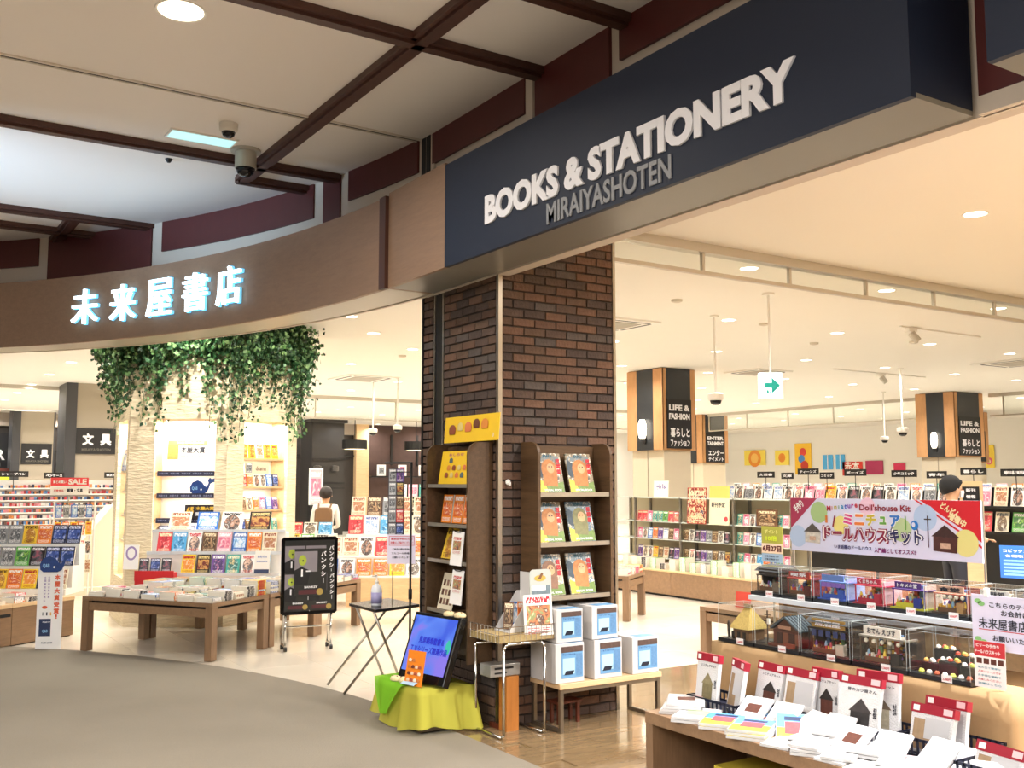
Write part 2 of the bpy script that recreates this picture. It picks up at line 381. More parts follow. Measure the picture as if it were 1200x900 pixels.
for j in range(25):
    for i in range(6): inst('plank', pm, fw_, (3.0 + 1.2 * i + (.4 * (j % 3)) - .8, 6.4 - .15 * j, 0)) if 3.0 + 1.2 * i + (.4 * (j % 3)) - .8 > 2.55 else None

# curved geometry of the shop front -----------------------------
CC, RR = (-5.33, 6.0), 8.40
def arcp(r, a): return (CC[0] + r * math.cos(a), CC[1] + r * math.sin(a))
def arc_wall(b, r0, r1, a0, a1, z0, z1, n, mi=0):
    for i in range(n):
        p, q_ = a0 + (a1 - a0) * i / n, a0 + (a1 - a0) * (i + 1) / n
        A, B_, C_, D = arcp(r0, p), arcp(r0, q_), arcp(r1, q_), arcp(r1, p)
        k = len(b.v); b.v += [(*A, z0), (*B_, z0), (*C_, z0), (*D, z0), (*A, z1), (*B_, z1), (*C_, z1), (*D, z1)]
        for f in ((0,1,2,3),(7,6,5,4),(0,4,5,1),(1,5,6,2),(2,6,7,3),(3,7,4,0)): b.f.append(tuple(k + t for t in f)); b.m.append(mi)
ZB, ZT, ZC, ZS = 2.915, 3.58, 4.13, 3.4
A0, A1 = rad(2.7), rad(58)
e = struct(thing('wall_front', 'curved brown veneer fascia over the shop opening', None))
b = MB(); arc_wall(b, RR, RR + .03, A0, A1, ZB, ZT, 48); b.build('veneer', M_fascia, e)
b = MB(); arc_wall(b, RR + .031, RR + .36, A0, A1, ZB, ZB + .02, 48); b.build('soffit', mat('soffit_pale', '#b5ab98', .3), e)
b = MB(); arc_wall(b, RR + .031, RR + .36, A0, A1, ZT - .02, ZT, 48); b.build('top_cover', M_dark, e)
b = MB(); arc_wall(b, RR + .34, RR + .36, A0, A1, ZB + .02, ZT - .02, 48); b.build('backing', M_cream, e)
bx('end_panel', (3.055, 6.375, ZB), (3.42, 6.395, ZT), M_fascia, e); bx('end_strip', (3.040, 6.372, ZB), (3.075, 6.47, ZT), mat('strip_redbrown', '#4a2a1e', .5), e)
# straight part: beige veneer block and the upper wall
e2 = struct(thing('wall_front', 'brown veneer block between the curved fascia and the dark sign', None))
bx('veneer', (3.067, 5.55, ZB), (3.095, 6.37, 3.60), M_fascia, e2); bx('soffit', (3.095, 5.55, ZB), (3.44, 6.37, ZB + .02), M_soffit, e2); bx('side_cover', (3.095, 6.35, ZB + .02), (3.44, 6.37, 3.6), M_dark, e2)
bx('top_cover', (3.095, 5.55, 3.58), (3.44, 6.35, 3.6), M_dark, e2)
uw = struct(thing('wall_upper', 'upper wall of red-brown panels framed by ivory strips', None))
bx('backing', (3.47, -6, ZB), (3.56, 6.55, ZC + .1), M_trim, uw)
bx('end_cap', (3.44, 6.46, 3.6), (3.56, 6.52, ZC), M_dark, uw)
# red panels between ivory uprights (straight part)
for (y0, y1, z0) in ((5.20, 6.44, 3.90), (4.33, 5.08, 3.0), (3.12, 4.24, 3.90), (2.26, 3.0, 3.0), (-.6, 2.12, 2.99), (-2.5, -.72, 2.99)):
    bx('red_panel', (3.448, y0, z0), (3.47, y1, ZC), M_redp, uw)
for y in (5.08, 3.0): bx('ivory_strip', (3.445, y + .02, 3.0), (3.475, y + .10, ZC), M_trim, uw)
bx('ivory_strip', (3.44, -4, ZB), (3.48, 2.12, 2.985), M_trim, uw)
# curved part
ur = struct(thing('wall_upper', 'curved upper wall of red-brown panels framed by ivory strips', None))
b = MB(); arc_wall(b, RR + .39, RR + .42, A0, A1, ZB, ZC + .1, 48); b.build('backing', M_trim, ur)
def py2a(y): return math.asin((y - CC[1]) / (RR + .38))
spans = [(6.62, 7.62, 3.88), (7.74, 7.98, 3.2), (8.12, 10.15, 3.83), (10.28, 11.45, 3.2), (11.55, 12.9, 3.83)]
for y0, y1, z0 in spans:
    b = MB(); arc_wall(b, RR + .372, RR + .392, py2a(y0), py2a(y1), z0, ZC, 10); b.build('red_panel', M_redp, ur)
bx('end_cap', (3.44, 6.53, 3.6), (3.47, 6.61, ZC), M_dark, ur)

# ceilings ------------------------------------------------------
cm = struct(thing('ceiling', 'mall corridor ceiling of ivory panels between dark wooden beams', None))
pts = [arcp(RR + .42, rad(a)) for a in range(58, 3, -3)] + [(3.5, 6.3), (3.5, -7), (-10, -7), (-10, 13.5)]
MB().prism(pts, .1, 0, 'z', ZC).build('panel', M_ceilm, cm)
def beam(x0, y0, x1, y1, w_=.13):
    b = MB(); d = Vector((x1 - x0, y1 - y0, 0)); L = d.length; Mx = Matrix.Translation((x0, y0, ZC)) @ Matrix.Rotation(math.atan2(d.y, d.x), 4, 'Z')
    b.box((0, -w_/2, -.045), (L, w_/2, .004), 0, Mx).box((0, -w_*.27, -.065), (L, w_*.27, -.045), 0, Mx); b.build('beam', M_beam, cm)
for y, xe in ((7.78, 3.26), (8.24, 3.20), (10.33, 2.42), (5.04, 3.46), (4.19, 3.46), (1.6, 3.46), (11.0, 1.95)):
    beam(-6 if y not in (8.24, 4.19, 11.0) else (2.55 if y != 11.0 else -6), y, xe, y)
beam(2.60, 8.24, 2.60, -2); beam(1.62, 10.33, 1.62, 11.6); beam(-1.6, 10.33, -1.6, -3)
rl = MB().box((-6, 6.585, ZC - .012), (3.45, 6.60, ZC + .004)).box((-6, 6.63, ZC - .012), (3.45, 6.645, ZC + .004)).build('slot_rail', mat('rail_ivory', '#d8cec0', .5), cm)
MB().box((-6, 6.60, ZC - .006), (3.45, 6.63, ZC + .004)).build('slot_gap', M_dark, cm)
pts = [arcp(RR + .43, rad(a)) for a in range(58, 3, -3)] + [(3.5, 6.3), (3.5, -3), (34, -3), (34, 31), (-9, 31), (-9, 13.5)]
cs = struct(thing('ceiling', 'bright white plaster ceiling of the bookshop', None)); MB().prism(pts, .12, 0, 'z', ZS).build('plaster', M_ceils, cs)

# walls ---------------------------------------------------------
M_darkwall = wood('dark_panelling', '#2b2522', (4, 4, 2), .45, .7)
M_bw = mat('far_brick_cladding', '#4a3630', .8, noise=(6, .25))
wb = struct(thing('wall_back', 'back wall: dark panelling, brick cladding and white plaster', None))
bx('dark_panelling', (-9, 30, 0), (13.75, 30.2, 3.05), M_darkwall, wb); bx('header', (-9, 29.9, 3.051), (13.75, 30.2, 3.4), mat('header_grey', '#a09488', .7), wb)
bx('wooden_post', (13.3, 29.8, 0), (13.75, 30, 3.4), M_light, wb); bx('brick_cladding', (13.75, 30, 0), (22, 30.2, 3.4), M_bw, wb); bx('white_plaster', (22, 30, 0), (34, 30.2, 3.4), M_white, wb)
for i in range(7): bx('black_batten', (14.6 + i * .95, 29.95, 2.1), (14.66 + i * .95, 30.0, 3.1), M_black, wb)
wr = struct(bx('wall_right', (33.8, -3, 0), (34, 31, 3.4), M_white)); wf = struct(bx('wall_side', (3.56, -3.1, 0), (34, -3, 3.4), M_cream))
for x in range(-8, 13, 2): bx('panel_moulding', (x, 29.96, 1.1), (x + .05, 30, 3.0), M_dark, wb)
bx('panel_moulding', (-9, 29.95, 2.35), (13.3, 30, 2.41), M_dark, wb)

# smoke barriers ------------------------------------------------
M_glass = acrylic('clear_glass', (.97, .99, .98, 1))
M_alu = mat('aluminium_rail', '#cdc6ba', .35, .6)
def barrier(label, x0, y0, x1, y1, hgt, step):
    t = struct(thing('trim_1', label, None, (x0, y0, 0), math.atan2(y1 - y0, x1 - x0))); L = math.hypot(x1 - x0, y1 - y0)
    bx('rail', (0, -.05, ZS - .07), (L, .05, ZS), M_alu, t); bx('rail', (0, -.02, ZS - hgt), (L, .02, ZS - hgt + .03), M_alu, t)
    n = int(L / step)
    for i in range(n + 1):
        if i < n: bx('pane', (i * step + .012, -.004, ZS - hgt + .03), ((i + 1) * step - .012, .004, ZS - .07), M_glass, t)
        bx('mullion', (i * step - .012, -.015, ZS - hgt + .03), (i * step + .012, .015, ZS - .07), M_alu, t)
barrier('glass smoke barrier hanging from the ceiling behind the brick pillar', 4.47, 5.70, 14.9, 5.70, .24, .98)
barrier('glass smoke barrier between the far striped columns', 19.45, 13.2, 19.45, 20.2, .48, 1.4)
barrier('glass smoke barrier hanging in front of the far right column', 19.9, 3.0, 19.9, 12.3, .48, 1.5)
barrier('glass smoke barrier beyond the ivy column', 4.3, 20.3, 18.6, 20.3, .5, 1.9)
barrier('glass smoke barrier left of the grey stationery columns', -5.6, 21.2, 3.3, 21.2, .5, 1.9)

# ---------------------------------------------- brick pillar
BR = [mat('brick_' + n, c, .85, noise=(14, .28), bump=(60, .6)) for n, c in (('brown', '#5d483a'), ('dark', '#4a3d37'), ('rust', '#6b5040'), ('umber', '#54433a'), ('ash', '#544b46'), ('clay', '#62493b'))]
def brick_me(L, m, k):
    r2 = random.Random(k * 7 + int(L * 1000)); h, d = .0535, .012; j = lambda s=.0016: r2.uniform(-s, s); b = MB(); c = .003
    P = [(0, .01, 0), (L, .01, 0), (L, .01, h), (0, .01, h)]; Q = [(c + j(), -d + j(), c + j()), (L - c + j(), -d + j(.003), c + j()), (L - c + j(), -d + j(), h - c + j()), (c + j(), -d + j(.003), h - c + j())]
    b.v = P + Q; b.f = [(4,5,6,7), (0,1,5,4), (1,2,6,5), (2,3,7,6), (3,0,4,7)]; b.m = [0] * 5
    return b.mesh('brick', m)
BM = {}
def brickface(parent, L, z0, z1, M, skip=None, rnd=random.Random(3)):
    """running bond on a local x/z face looking to -y; hidden courses are joined"""
    hid = []; row = int(z0 / .06)
    while row * .06 < z1:
        x = -.0875 * (row % 2)
        while x < L:
            a, c = max(x, 0), min(x + .169, L); x += .175
            if c - a < .03: continue
            ln = round(c - a, 2); m = rnd.choice(BR + BR[:4]); k = rnd.randint(0, 2)
            P = M @ Vector((a, 0, row * .06 + .004))
            if skip and skip(a, c, row * .06): hid.append((P, ln)); continue
            key = (ln, m.name, k)
            if key not in BM: BM[key] = brick_me(ln, m, k)
            o = inst('brick', BM[key], parent, P, M.to_euler())
        row += 1
    if hid:
        b = MB()
        for P, ln in hid: b.box((0, -.012, 0), (ln, .01, .051), 0, Matrix.Translation(P) @ M.to_euler().to_matrix().to_4x4())
        tag(b.build('brickwork', BR[3], parent), kind='stuff')
M_mortar = mat('mortar', '#3e342d', .95, noise=(40, .2))
pl = struct(thing('pillar', 'brick-clad pillar face behind the bench of white boxes', None))
bx('core', (3.495, 5.565, 0), (4.43, 6.3, 3.4), M_mortar, pl)
brickface(pl, .925, .0, 3.24, Matrix.Translation((3.505, 5.565, 0)), lambda a, c, z: (a > .17 and c < .66 and .3 < z < 1.76) or z < .03)
bx('steel_corner', (3.472, 5.545, 0), (3.502, 5.575, 3.0), M_steel, pl); bx('steel_corner', (4.43, 5.545, 0), (4.452, 5.575, 3.4), M_steel, pl)
pl2 = struct(thing('pillar', 'dark side of the brick pillar facing the mall carpet', None))
bx('core', (3.51, 6.3, 0), (4.43, 6.62, 3.4), M_mortar, pl2); bx('dark_recess', (3.488, 6.335, 0), (3.51, 6.43, 3.0), M_dark, pl2)
Mx = Matrix.Translation((3.494, 6.30, 0)) @ Matrix.Rotation(-PI/2, 4, 'Z')
brickface(pl2, .72, 0, 2.95, Mx, lambda a, c, z: (z < 1.74 and c < .69) or z < .03, random.Random(9))
brickface(pl2, .14, 0, 2.95, Matrix.Translation((3.494, 6.61, 0)) @ Matrix.Rotation(-PI/2, 4, 'Z'), lambda a, c, z: z < .9, random.Random(5))
bx('edge_trim', (3.476, 6.605, 0), (3.51, 6.63, 2.93), M_dark, pl2); bx('steel_edge', (3.484, 6.31, 0), (3.50, 6.33, 2.93), M_steel, pl2); bx('steel_edge', (3.484, 6.44, 0), (3.50, 6.455, 2.93), M_steel, pl2)

# ---------------------------------------------- entrance sign
sg = thing('shop_sign', 'long dark navy sign box reading BOOKS & STATIONERY over the opening', 'sign', (3.067, 5.547, ZB), -PI/2)
LW = 5.547 - 2.14
bx('panel', (0, 0, 0), (LW, .03, .668), M_navy, sg); bx('soffit', (0, .03, 0), (LW, .372, .02), M_soffit, sg); bx('end_panel', (LW - .02, .03, .02), (LW, .372, .668), M_navy, sg); bx('top_cover', (0, .03, .648), (LW - .02, .372, .668), M_dark, sg)
def letters(s, parent, x0, x1, z, h, m, bold, nm='letter', y=-.012, ext=.02):
    full = text_mesh(s, bold, ext); tot = full['w']; sc = (x1 - x0) / tot
    # per-letter placing from growing prefixes
    zs = h / text_mesh('H', bold, ext)['h']
    for i, ch in enumerate(s):
        if ch == ' ': continue
        wl = text_mesh(s[:i + 1], bold, ext)['w']; me0 = text_mesh(ch, bold, ext)
        me = me0.copy(); me.materials.clear(); me.materials.append(m)
        o = bpy.data.objects.new(nm, me); COL.objects.link(o); o.parent = parent
        o.location = (x0 + (wl - me0['w'] / 2) * sc, y, z + h / 2 + (0 if ch not in 'Q,' else 0)); o.scale = (sc, 1, zs)
letters('BOOKS & STATIONERY', sg, .51, 2.895, .165, .17, M_wtext, .05, y=-.006, ext=.006)
letters('MIRAIYASHOTEN', sg, 1.15, 2.152, .025, .115, M_gtext, .022, y=-.004, ext=.004)
# sign of the next bay, upper right corner
s2 = thing('shop_sign', 'corner of another dark navy sign box at the top right edge', 'sign', (3.067, 1.85, ZB), -PI/2)
bx('panel', (0, 0, .02), (2.5, .03, .72), M_navy, s2); bx('soffit', (0, .03, .02), (2.5, .372, .04), M_soffit, s2); bx('top_cover', (0, .03, .7), (2.5, .372, .72), M_dark, s2)
# illuminated name on the curved fascia
M_glow = mat('lit_letter_face', '#eafcff', .5, emit=3.5, ecol='#d8f2ff'); M_halo = mat('lit_letter_side', '#8fc4e0', .5, emit=1.1, ecol='#6cc4ea')
ls = thing('illuminated_sign', 'glowing white Japanese shop name letters on the curved brown fascia', 'sign', (0, 0, 0))
for ch, a, hh in (('未', 32.0, .34), ('来', 28.46, .345), ('屋', 24.98, .345), ('書', 21.5, .345), ('店', 18.18, .335)):
    a = rad(a); p = arcp(RR - .035, a); me = text_mesh(ch, .0, .02).copy(); me.materials.clear(); me.materials.append(M_glow)
    o = inst('letter', me, ls, (p[0], p[1], 3.257), (0, 0, a - PI/2), (.34 / me['w'], 1, hh / me['h']))
    me2 = text_mesh(ch, .012, .012).copy(); me2.materials.clear(); me2.materials.append(M_halo)
    p = arcp(RR - .014, a); inst('letter_back', me2, o, (0, .021, 0), (0, 0, 0), (1.01, 1, 1.01))

# ---------------------------------------------- lamps in the ceilings
def lamp_mesh(r):
    rim = MB(); n = 20
    for i in range(n):
        a, c = 2*PI*i/n, 2*PI*(i+1)/n
        rim.face([(r*1.0*math.cos(a), r*math.sin(a), -.002), (r*1.14*math.cos(a), r*1.14*math.sin(a), -.006), (r*1.14*math.cos(c), r*1.14*math.sin(c), -.006), (r*math.cos(c), r*math.sin(c), -.002)])
        rim.face([(r*1.14*math.cos(a), r*1.14*math.sin(a), -.006), (r*1.18*math.cos(a), r*1.18*math.sin(a), .004), (r*1.18*math.cos(c), r*1.18*math.sin(c), .004), (r*1.14*math.cos(c), r*1.14*math.sin(c), -.006)])
    ln = MB(); ln.face([(r*math.cos(-2*PI*i/n), r*math.sin(-2*PI*i/n), -.004) for i in range(n)])
    return rim.mesh('rim', M_white), ln.mesh('lens', M_lens)
RIM, LENS = lamp_mesh(.075); RIMB, LENSB = lamp_mesh(.12)
dl = bpy.data.lights.new('downlight_lamp', 'AREA'); dl.shape = 'DISK'; dl.size = .14; dl.energy = DOWN_W; dl.color = (1, .965, .92); dl.spread = rad(150)
def downlight(x, y, z, label, group, lit=True, big=False, data=None):
    t = thing('downlight', label, 'ceiling light', (x, y, z), 0, group)
    inst('rim', RIMB if big else RIM, t); inst('lens', LENSB if big else LENS, t)
    if lit:
        o = bpy.data.objects.new('lamp', data or dl); COL.objects.link(o); o.parent = t; o.location = (0, 0, -.012)
ml = bpy.data.lights.new('mall_lamp', 'AREA'); ml.shape = 'DISK'; ml.size = .22; ml.energy = 60; ml.color = (1, .93, .84); ml.spread = rad(150)
downlight(1.35, 5.45, ZC, 'large round downlight in the mall ceiling at the top edge', None, True, True, ml)
for i, (P, T) in enumerate((((2.75, 10.35, 3.36), (2.9, 11.3, 2.3)), ((3.9, 9.9, 3.36), (3.9, 11.2, 2.2)), ((1.75, 11.6, 3.36), (2.5, 12.1, 2.3)), ((5.3, 11.4, 3.36), (4.3, 11.8, 2.3)))):
    t = thing('downlight', f'ceiling lamp washing the ivy column, {ORD[i]} of four round it', 'ceiling light', (P[0], P[1], ZS)); inst('rim', RIM, t); inst('lens', LENS, t); spot('column_wash', P, T, 70, (1, .94, .84), 75, .7, .05)
for i in range(15):
    for j in range(13):
        x, y = 6.4 + 1.87 * (i - 5), 4.0 + 2.12 * j + .0
        if x > 33 or (x < 3.9 and y < 6.5) or math.hypot(x - CC[0], y - CC[1]) < RR + .6 or math.hypot(x - 3.43, y - 12.01) < 1.15: continue
        downlight(x, y, ZS, f'round shop ceiling downlight, {ORD[j]} row behind the dark sign, {ORD[i]} along that row', 'downlights of the shop ceiling')
dl2 = dl.copy(); dl2.energy = 165; dl2.color = (1, 1, 1)
for i, (x, y) in enumerate(((4.6, .2), (6.4, -.2), (8.3, -.2), (4.6, 2.2), (6.4, 1.9), (8.3, 1.9), (10.1, 1.9), (13.9, 1.8))): downlight(x, y, ZS, f'round downlight above the dollhouse display side of the shop, {ORD[i]} counted inward', 'downlights of the shop ceiling', data=dl2)

# ============================================================ AROUND THE PILLAR
def side_panel(name, x, t, y_front, y_back, z1, m, parent, r=.1, z0=0):
    """upright panel with a rounded top front corner; local x/t thickness, y front..back"""
    s = 1 if y_back > y_front else -1; n = 8
    pts = [(y_back, z0), (y_back, z1)] + [(y_front + s * r - s * r * math.sin(a * PI / 2 / n), z1 - r + r * math.cos(a * PI / 2 / n)) for a in range(n + 1)] + [(y_front, z0)]
    b = MB(); b.prism(pts, t, 0, 'x', x); return b.build(name, m, parent)
# wide rack on the pillar face
rk = thing('book_rack', 'tall brown wooden rack with three ledges on the front brick face of the pillar', 'rack', (3.647, 5.345, 0))
W = .605
bx('back_panel', (.02, .18, .70), (W - .02, .20, 1.79), M_rack, rk)
side_panel('side_panel', 0, .02, 0, .2, 1.81, M_rackz, rk, .085, .70); side_panel('side_panel', W - .02, .02, 0, .2, 1.81, M_rackz, rk, .085, .70)
for z in (1.475, 1.155, .815):
    sh = bx('ledge', (.021, .022, z - .018), (W - .021, .179, z), M_rack, rk); bx('ledge_lip', (.021, .008, z - .02), (W - .021, .022, z + .008), mat('lip_metal', '#b7b0a2', .3, .7), sh)
for z in (.62, .96, 1.3): bx('slat_groove', (.02, .1785, z), (W - .02, .181, z + .008), M_dark, rk)
def bigmag(x, z, row, words, label, seed):
    r2 = random.Random(seed); k = seed % 3
    top = cover('animal_cover_' + str(seed % 4), '#efe9d8', '#6a7a80', [['#e9e2d0', '#b8a890', '#5a6a74', '#f3efe2'], ['#dfe3e0', '#7a8a90', '#c9b8a0', '#2f3a44'], ['#e9e2d0', '#8a7a60', '#4a4a3a', '#f0e8d2'], ['#e3e6e4', '#5a7080', '#c8b898', '#39413a']][seed % 4], 2, seed)
    t = thing('magazine', label, 'magazine', M=Matrix.Translation((x, 5.415, z + .004)) @ Euler((-.26, 0, 0)).to_matrix().to_4x4())
    inst('cover', book_mesh(.205, .268, .012, top), t); y = -.0075
    quad('green_print', t, [(-.1, .003), (.1, .003), (.1, .075), (.0, .055), (-.1, .085)], mat('cover_green_mottle', '#6f8a3c', .4, noise=(70, .5)), y)
    quad('yellow_print', t, [(-.1, .003), (-.03, .003), (-.05, .075), (-.1, .095)], mat('cover_yellow', '#e8c83c', .4, noise=(50, .2)), y - .0004)
    c = ['#b9783e', '#7d7a4e', '#8a6248'][k]; cm = mat('creature_' + c[1:], c, .5, noise=(38, .45))
    disc('creature_print', t, .0, .155, .062, .072, cm, y - .0007, 18); quad('creature_body_print', t, [(-.06, .05), (.05, .04), (.06, .12), (-.055, .13)], cm, y - .0006); disc('creature_face_print', t, .012, .165, .03, .034, mat('creature_face', '#d8a878', .5, noise=(60, .3)), y - .001, 14)
    disc('creature_eye', t, .0, .175, .005, .005, M_ktext, y - .0014, 8); disc('creature_eye', t, .024, .175, .005, .005, M_ktext, y - .0014, 8); quad('dark_print', t, [(-.1, .12), (-.06, .1), (-.055, .2), (-.1, .23)], mat('cover_slate', '#3b4a55', .5, noise=(40, .4)), y - .0005)
    for i, ch in enumerate('超図鑑'): text(ch, t, .075, .215 - i * .036, .032, .032, M_rtext, y - .0016, .05)
    text('BIG', t, .0, .25, .07, .02, mat('cover_title_teal', '#2a5a6a', .5), y - .0012, .04); text('SPECIAL BOOK', t, .01, .018, .14, .014, M_wtext, y - .0012, .02)
for k, (z, nm) in enumerate(((1.475, 'top'), (1.155, 'middle'), (.815, 'bottom'))):
    for i, x in enumerate((3.805, 4.055)):
        bigmag(x + .0, z, nm, None, f'large animal picture magazine on the {nm} ledge of the pillar rack, ' + ('nearer the mall side' if i == 0 else 'nearer the shop side'), k * 2 + i + 40 if k else 42)
# narrow rack on the side face
rl_ = thing('book_rack', 'tall brown wooden rack on the shaded side of the pillar behind the monitor', 'rack', (3.475, 5.62, 0))
bx('back_panel', (-.02, .02, .40), (0, .56, 1.79), M_rack, rl_)
for y in (0, .56): 
    n = 8; r = .085; pts = [(0, .4), (0, 1.81)] + [(-.185 + r - r * math.sin(a * PI / 2 / n), 1.81 - r + r * math.cos(a * PI / 2 / n)) for a in range(n + 1)] + [(-.185, .4)]
    MB().prism(pts, .02, 0, 'y', y).build('side_panel', M_rackz, rl_)
for z in (1.53, 1.27, 1.03, .70):
    sh = bx('ledge', (-.165, .021, z - .015), (-.0205, .559, z), M_rack, rl_); bx('ledge_lip', (-.18, .021, z - .017), (-.1655, .559, z + .006), mat('lip_metal', '#b7b0a2', .3, .7), sh)
M_yel = mat('poster_yellow', '#eec32a', .5, noise=(3, .08))
def blob(parent, x, z, s, col, y=-.004):
    b = MB(); b.lathe([(s * .62, -s * .5), (s * .75, -s * .1), (s * .68, s * .3), (s * .35, s * .55), (.001, s * .6)], (0, 0, 0), 12)
    o = b.build('bun_print', mat('bun_' + col[1:], col, .6), parent, smooth=True); o.location = (x, y, z); o.scale = (1, .05, 1)
ys = board('poster', 'wide yellow poster with round brown buns leaning on top of the narrow rack', 'poster', (3.36, 6.07, 1.815), -PI/2, .70, .175, .006, M_yel, tilt=-.08)
for i, (c, s_) in enumerate((('#8c4a30', .06), ('#d9c27a', .05), ('#d77a4a', .06), ('#6a3a24', .055), ('#d8883a', .06))): blob(ys, .11 + i * .105, .085 + .012 * (i % 2) + i * .006, s_, c)
text('3', ys, .64, .035, None, .025, M_wtext, -.002)
yb = board('poster', 'square yellow poster with a pile of buns inside the narrow rack, top compartment', 'poster', (3.345, 6.12, 1.537), -PI/2, .44, .225, .006, M_yel, tilt=-.16)
for i in range(9): blob(yb, .1 + (i % 4) * .07 + (i // 4) * .02, .06 + (i // 4) * .05, .032, ['#8c4a30', '#d9c27a', '#d77a4a', '#5a6a6a', '#d8883a'][i % 5])
text('おしらせ', yb, .2, .2, .2, .02, mat('pink_print', '#b0527a', .5), -.002)
for i, y in enumerate((6.02, 5.86, 5.72)):
    o = inst('booklet', book_mesh(.13, .19, .03 if i else .02, R.choice(COVERS['orange'])), None, (3.375, y + .03, 1.275), (-.14, 0, -PI/2)); tag(o, f'orange and white booklet in the narrow rack, {ORD[i]} from its far side', 'book', 'booklets in the narrow rack')
o = inst('booklet', book_mesh(.15, .21, .02, COVERS['yellow'][1]), None, (3.365, 6.02, 1.035), (-.3, 0, -PI/2)); tag(o, 'ochre yellow booklet leaning on the third ledge of the narrow rack', 'book')
for i, (y, z) in enumerate(((5.73, 1.01), (5.73, .76))):
    t = thing('acrylic_stand', ['pale card hung on black cord in the narrow rack, upper one', 'pale card hung on black cord in the narrow rack, lower one'][i], 'card', M=Matrix.Translation((3.285, y + .12, z)) @ Euler((-.12, 0, -PI/2)).to_matrix().to_4x4())
    bx('card', (0, 0, 0), (.15, .004, .22), M_paper, t); rect('picture', t, .015, .07, .135, .19, R.choice(COVERS['multicoloured']), -.002); MB().path([(-.01, -.003, .235), (.05, -.004, .215), (.1, -.004, .215), (.16, -.003, .235)], .003, 5).build('cord', M_black, t)
t = board('price_list', 'cream sheet of small product pictures in the lowest compartment of the narrow rack', 'sheet', (3.33, 6.10, .705), -PI/2, .2, .24, .003, mat('cream_sheet', '#e3d8bd', .6), tilt=-.25)
for i in range(12): rect('product_print', t, .02 + (i % 4) * .044, .03 + (i // 4) * .062, .05 + (i % 4) * .044, .07 + (i // 4) * .062, mat('product_brown_%d' % (i % 2), ['#5b3a2c', '#8a6a5a'][i % 2], .6), -.001)
o = MB().box((3.55, 5.553, 1.10), (3.58, 5.563, 1.13)); 
# little white hook knob on the steel corner
tg = thing('hook', 'small white plastic hook on the bricks beside the steel corner post', 'hook', (3.545, 5.545, 1.55)); MB().lathe([(.018, 0), (.018, .006)], (0, 0, 0), 12).build('plate', M_white, tg).rotation_euler = (PI/2, 0, 0); MB().path([(0, -.004, 0), (0, -.03, -.02), (0, -.03, .0)], .006, 6).build('peg', M_white, tg)

# bench with white boxes --------------------------------------
bn = thing('display_bench', 'low bench with pale wooden top and square metal frame under the white boxes', 'bench', (3.72, 5.215, 0))
bx('top', (0, 0, .265), (.83, .335, .297), M_light, bn, .002)
MF = mat('warm_metal', '#8f8474', .35, .8)
for x in (.008, .797):
    for y in (.008, .302): bx('leg', (x, y, .024), (x + .025, y + .025, .264), MF, bn)
    bx('floor_bar', (x, .008, .001), (x + .025, .327, .023), MF, bn)
bx('rail', (.034, .008, .24), (.796, .03, .264), MF, bn)
st = thing('step_stool', 'small dark red-brown stool in the shade under the bench', 'stool', (3.83, 5.40, 0)); bx('seat', (0, 0, .13), (.2, .12, .145), mat('mahogany', '#5c2b1c', .4), st)
for x in (.015, .165):
    for y in (.01, .09): bx('leg', (x, y, .001), (x + .02, y + .02, .13), mat('mahogany', '#5c2b1c', .4), st)
M_carton = mat('white_carton', '#c9c6c4', .5, noise=(5, .03))
def carton(x, z, wd, dp, h, label, y0=5.235, rz=0):
    t = thing('product_box', label, 'box', (x, y0, z), rz, 'white boxes of picture keepers on the bench')
    bx('carton', (0, 0, 0), (wd, dp, h), M_carton, t, .003)
    lx0, lx1 = wd * .2, wd * .95; z0, z1 = h * .12, h * .92
    lb = rect('label', t, lx0, z0, lx1, z1, mat('label_blue', '#6798c2', .5), -.0015)
    rect('label_header', lb, lx0, z1 - h * .15, lx1, z1, mat('label_brown', '#57443e', .5, noise=(60, .5)), -.0022)
    rect('label_picture', lb, lx0 + .01, z0 + h * .1, lx0 + (lx1 - lx0) * .62, z1 - h * .3, mat('label_pale', '#a9cbe2', .4), -.0024)
    rect('label_stripe', lb, lx0 + (lx1 - lx0) * .68, z0 + .01, lx1 - .006, z1 - h * .2, mat('label_mid', '#5c86b0', .5, noise=(80, .3)), -.0023)
    quad('frame_picture', lb, [(lx0 + .02, z0 + .02), (lx0 + (lx1 - lx0) * .5, z0 + .02), (lx0 + (lx1 - lx0) * .6, z0 + .045), (lx0 + .035, z0 + .045)], M_ktext, -.003)
    text('フォトフレーム', lb, lx0 + (lx1 - lx0) * .35, z1 - h * .2, (lx1 - lx0) * .6, .012, mat('label_navy', '#1d3c7a', .5), -.003)
    rect('top_label', t, lx0, 0, lx1, 0, M_paper, 0) if False else None
    b = MB(); b.face([(lx0, 0.002, h + .0012), (lx1, .002, h + .0012), (lx1, dp * .35, h + .0012), (lx0, dp * .35, h + .0012)]); b.build('top_label', mat('label_blue', '#6798c2', .5), t)
carton(3.70, .299, .222, .28, .243, 'white picture frame box, first of the lower row from the wire table'); carton(4.0, .299, .225, .28, .243, 'white picture frame box in the middle of the lower row', 5.23); carton(4.31, .299, .222, .28, .235, 'white picture frame box at the shop end of the bench', 5.225)
carton(3.715, .546, .205, .27, .205, 'upper white picture frame box nearest the wire table', 5.245); carton(3.99, .546, .21, .27, .21, 'upper white picture frame box standing on the middle one', 5.24)
pb = bx('plain_box', (3.725, 5.522, .299), (3.92, 5.548, .54), M_carton); tag(pb, 'plain white box standing behind the lower picture frame boxes', 'box')

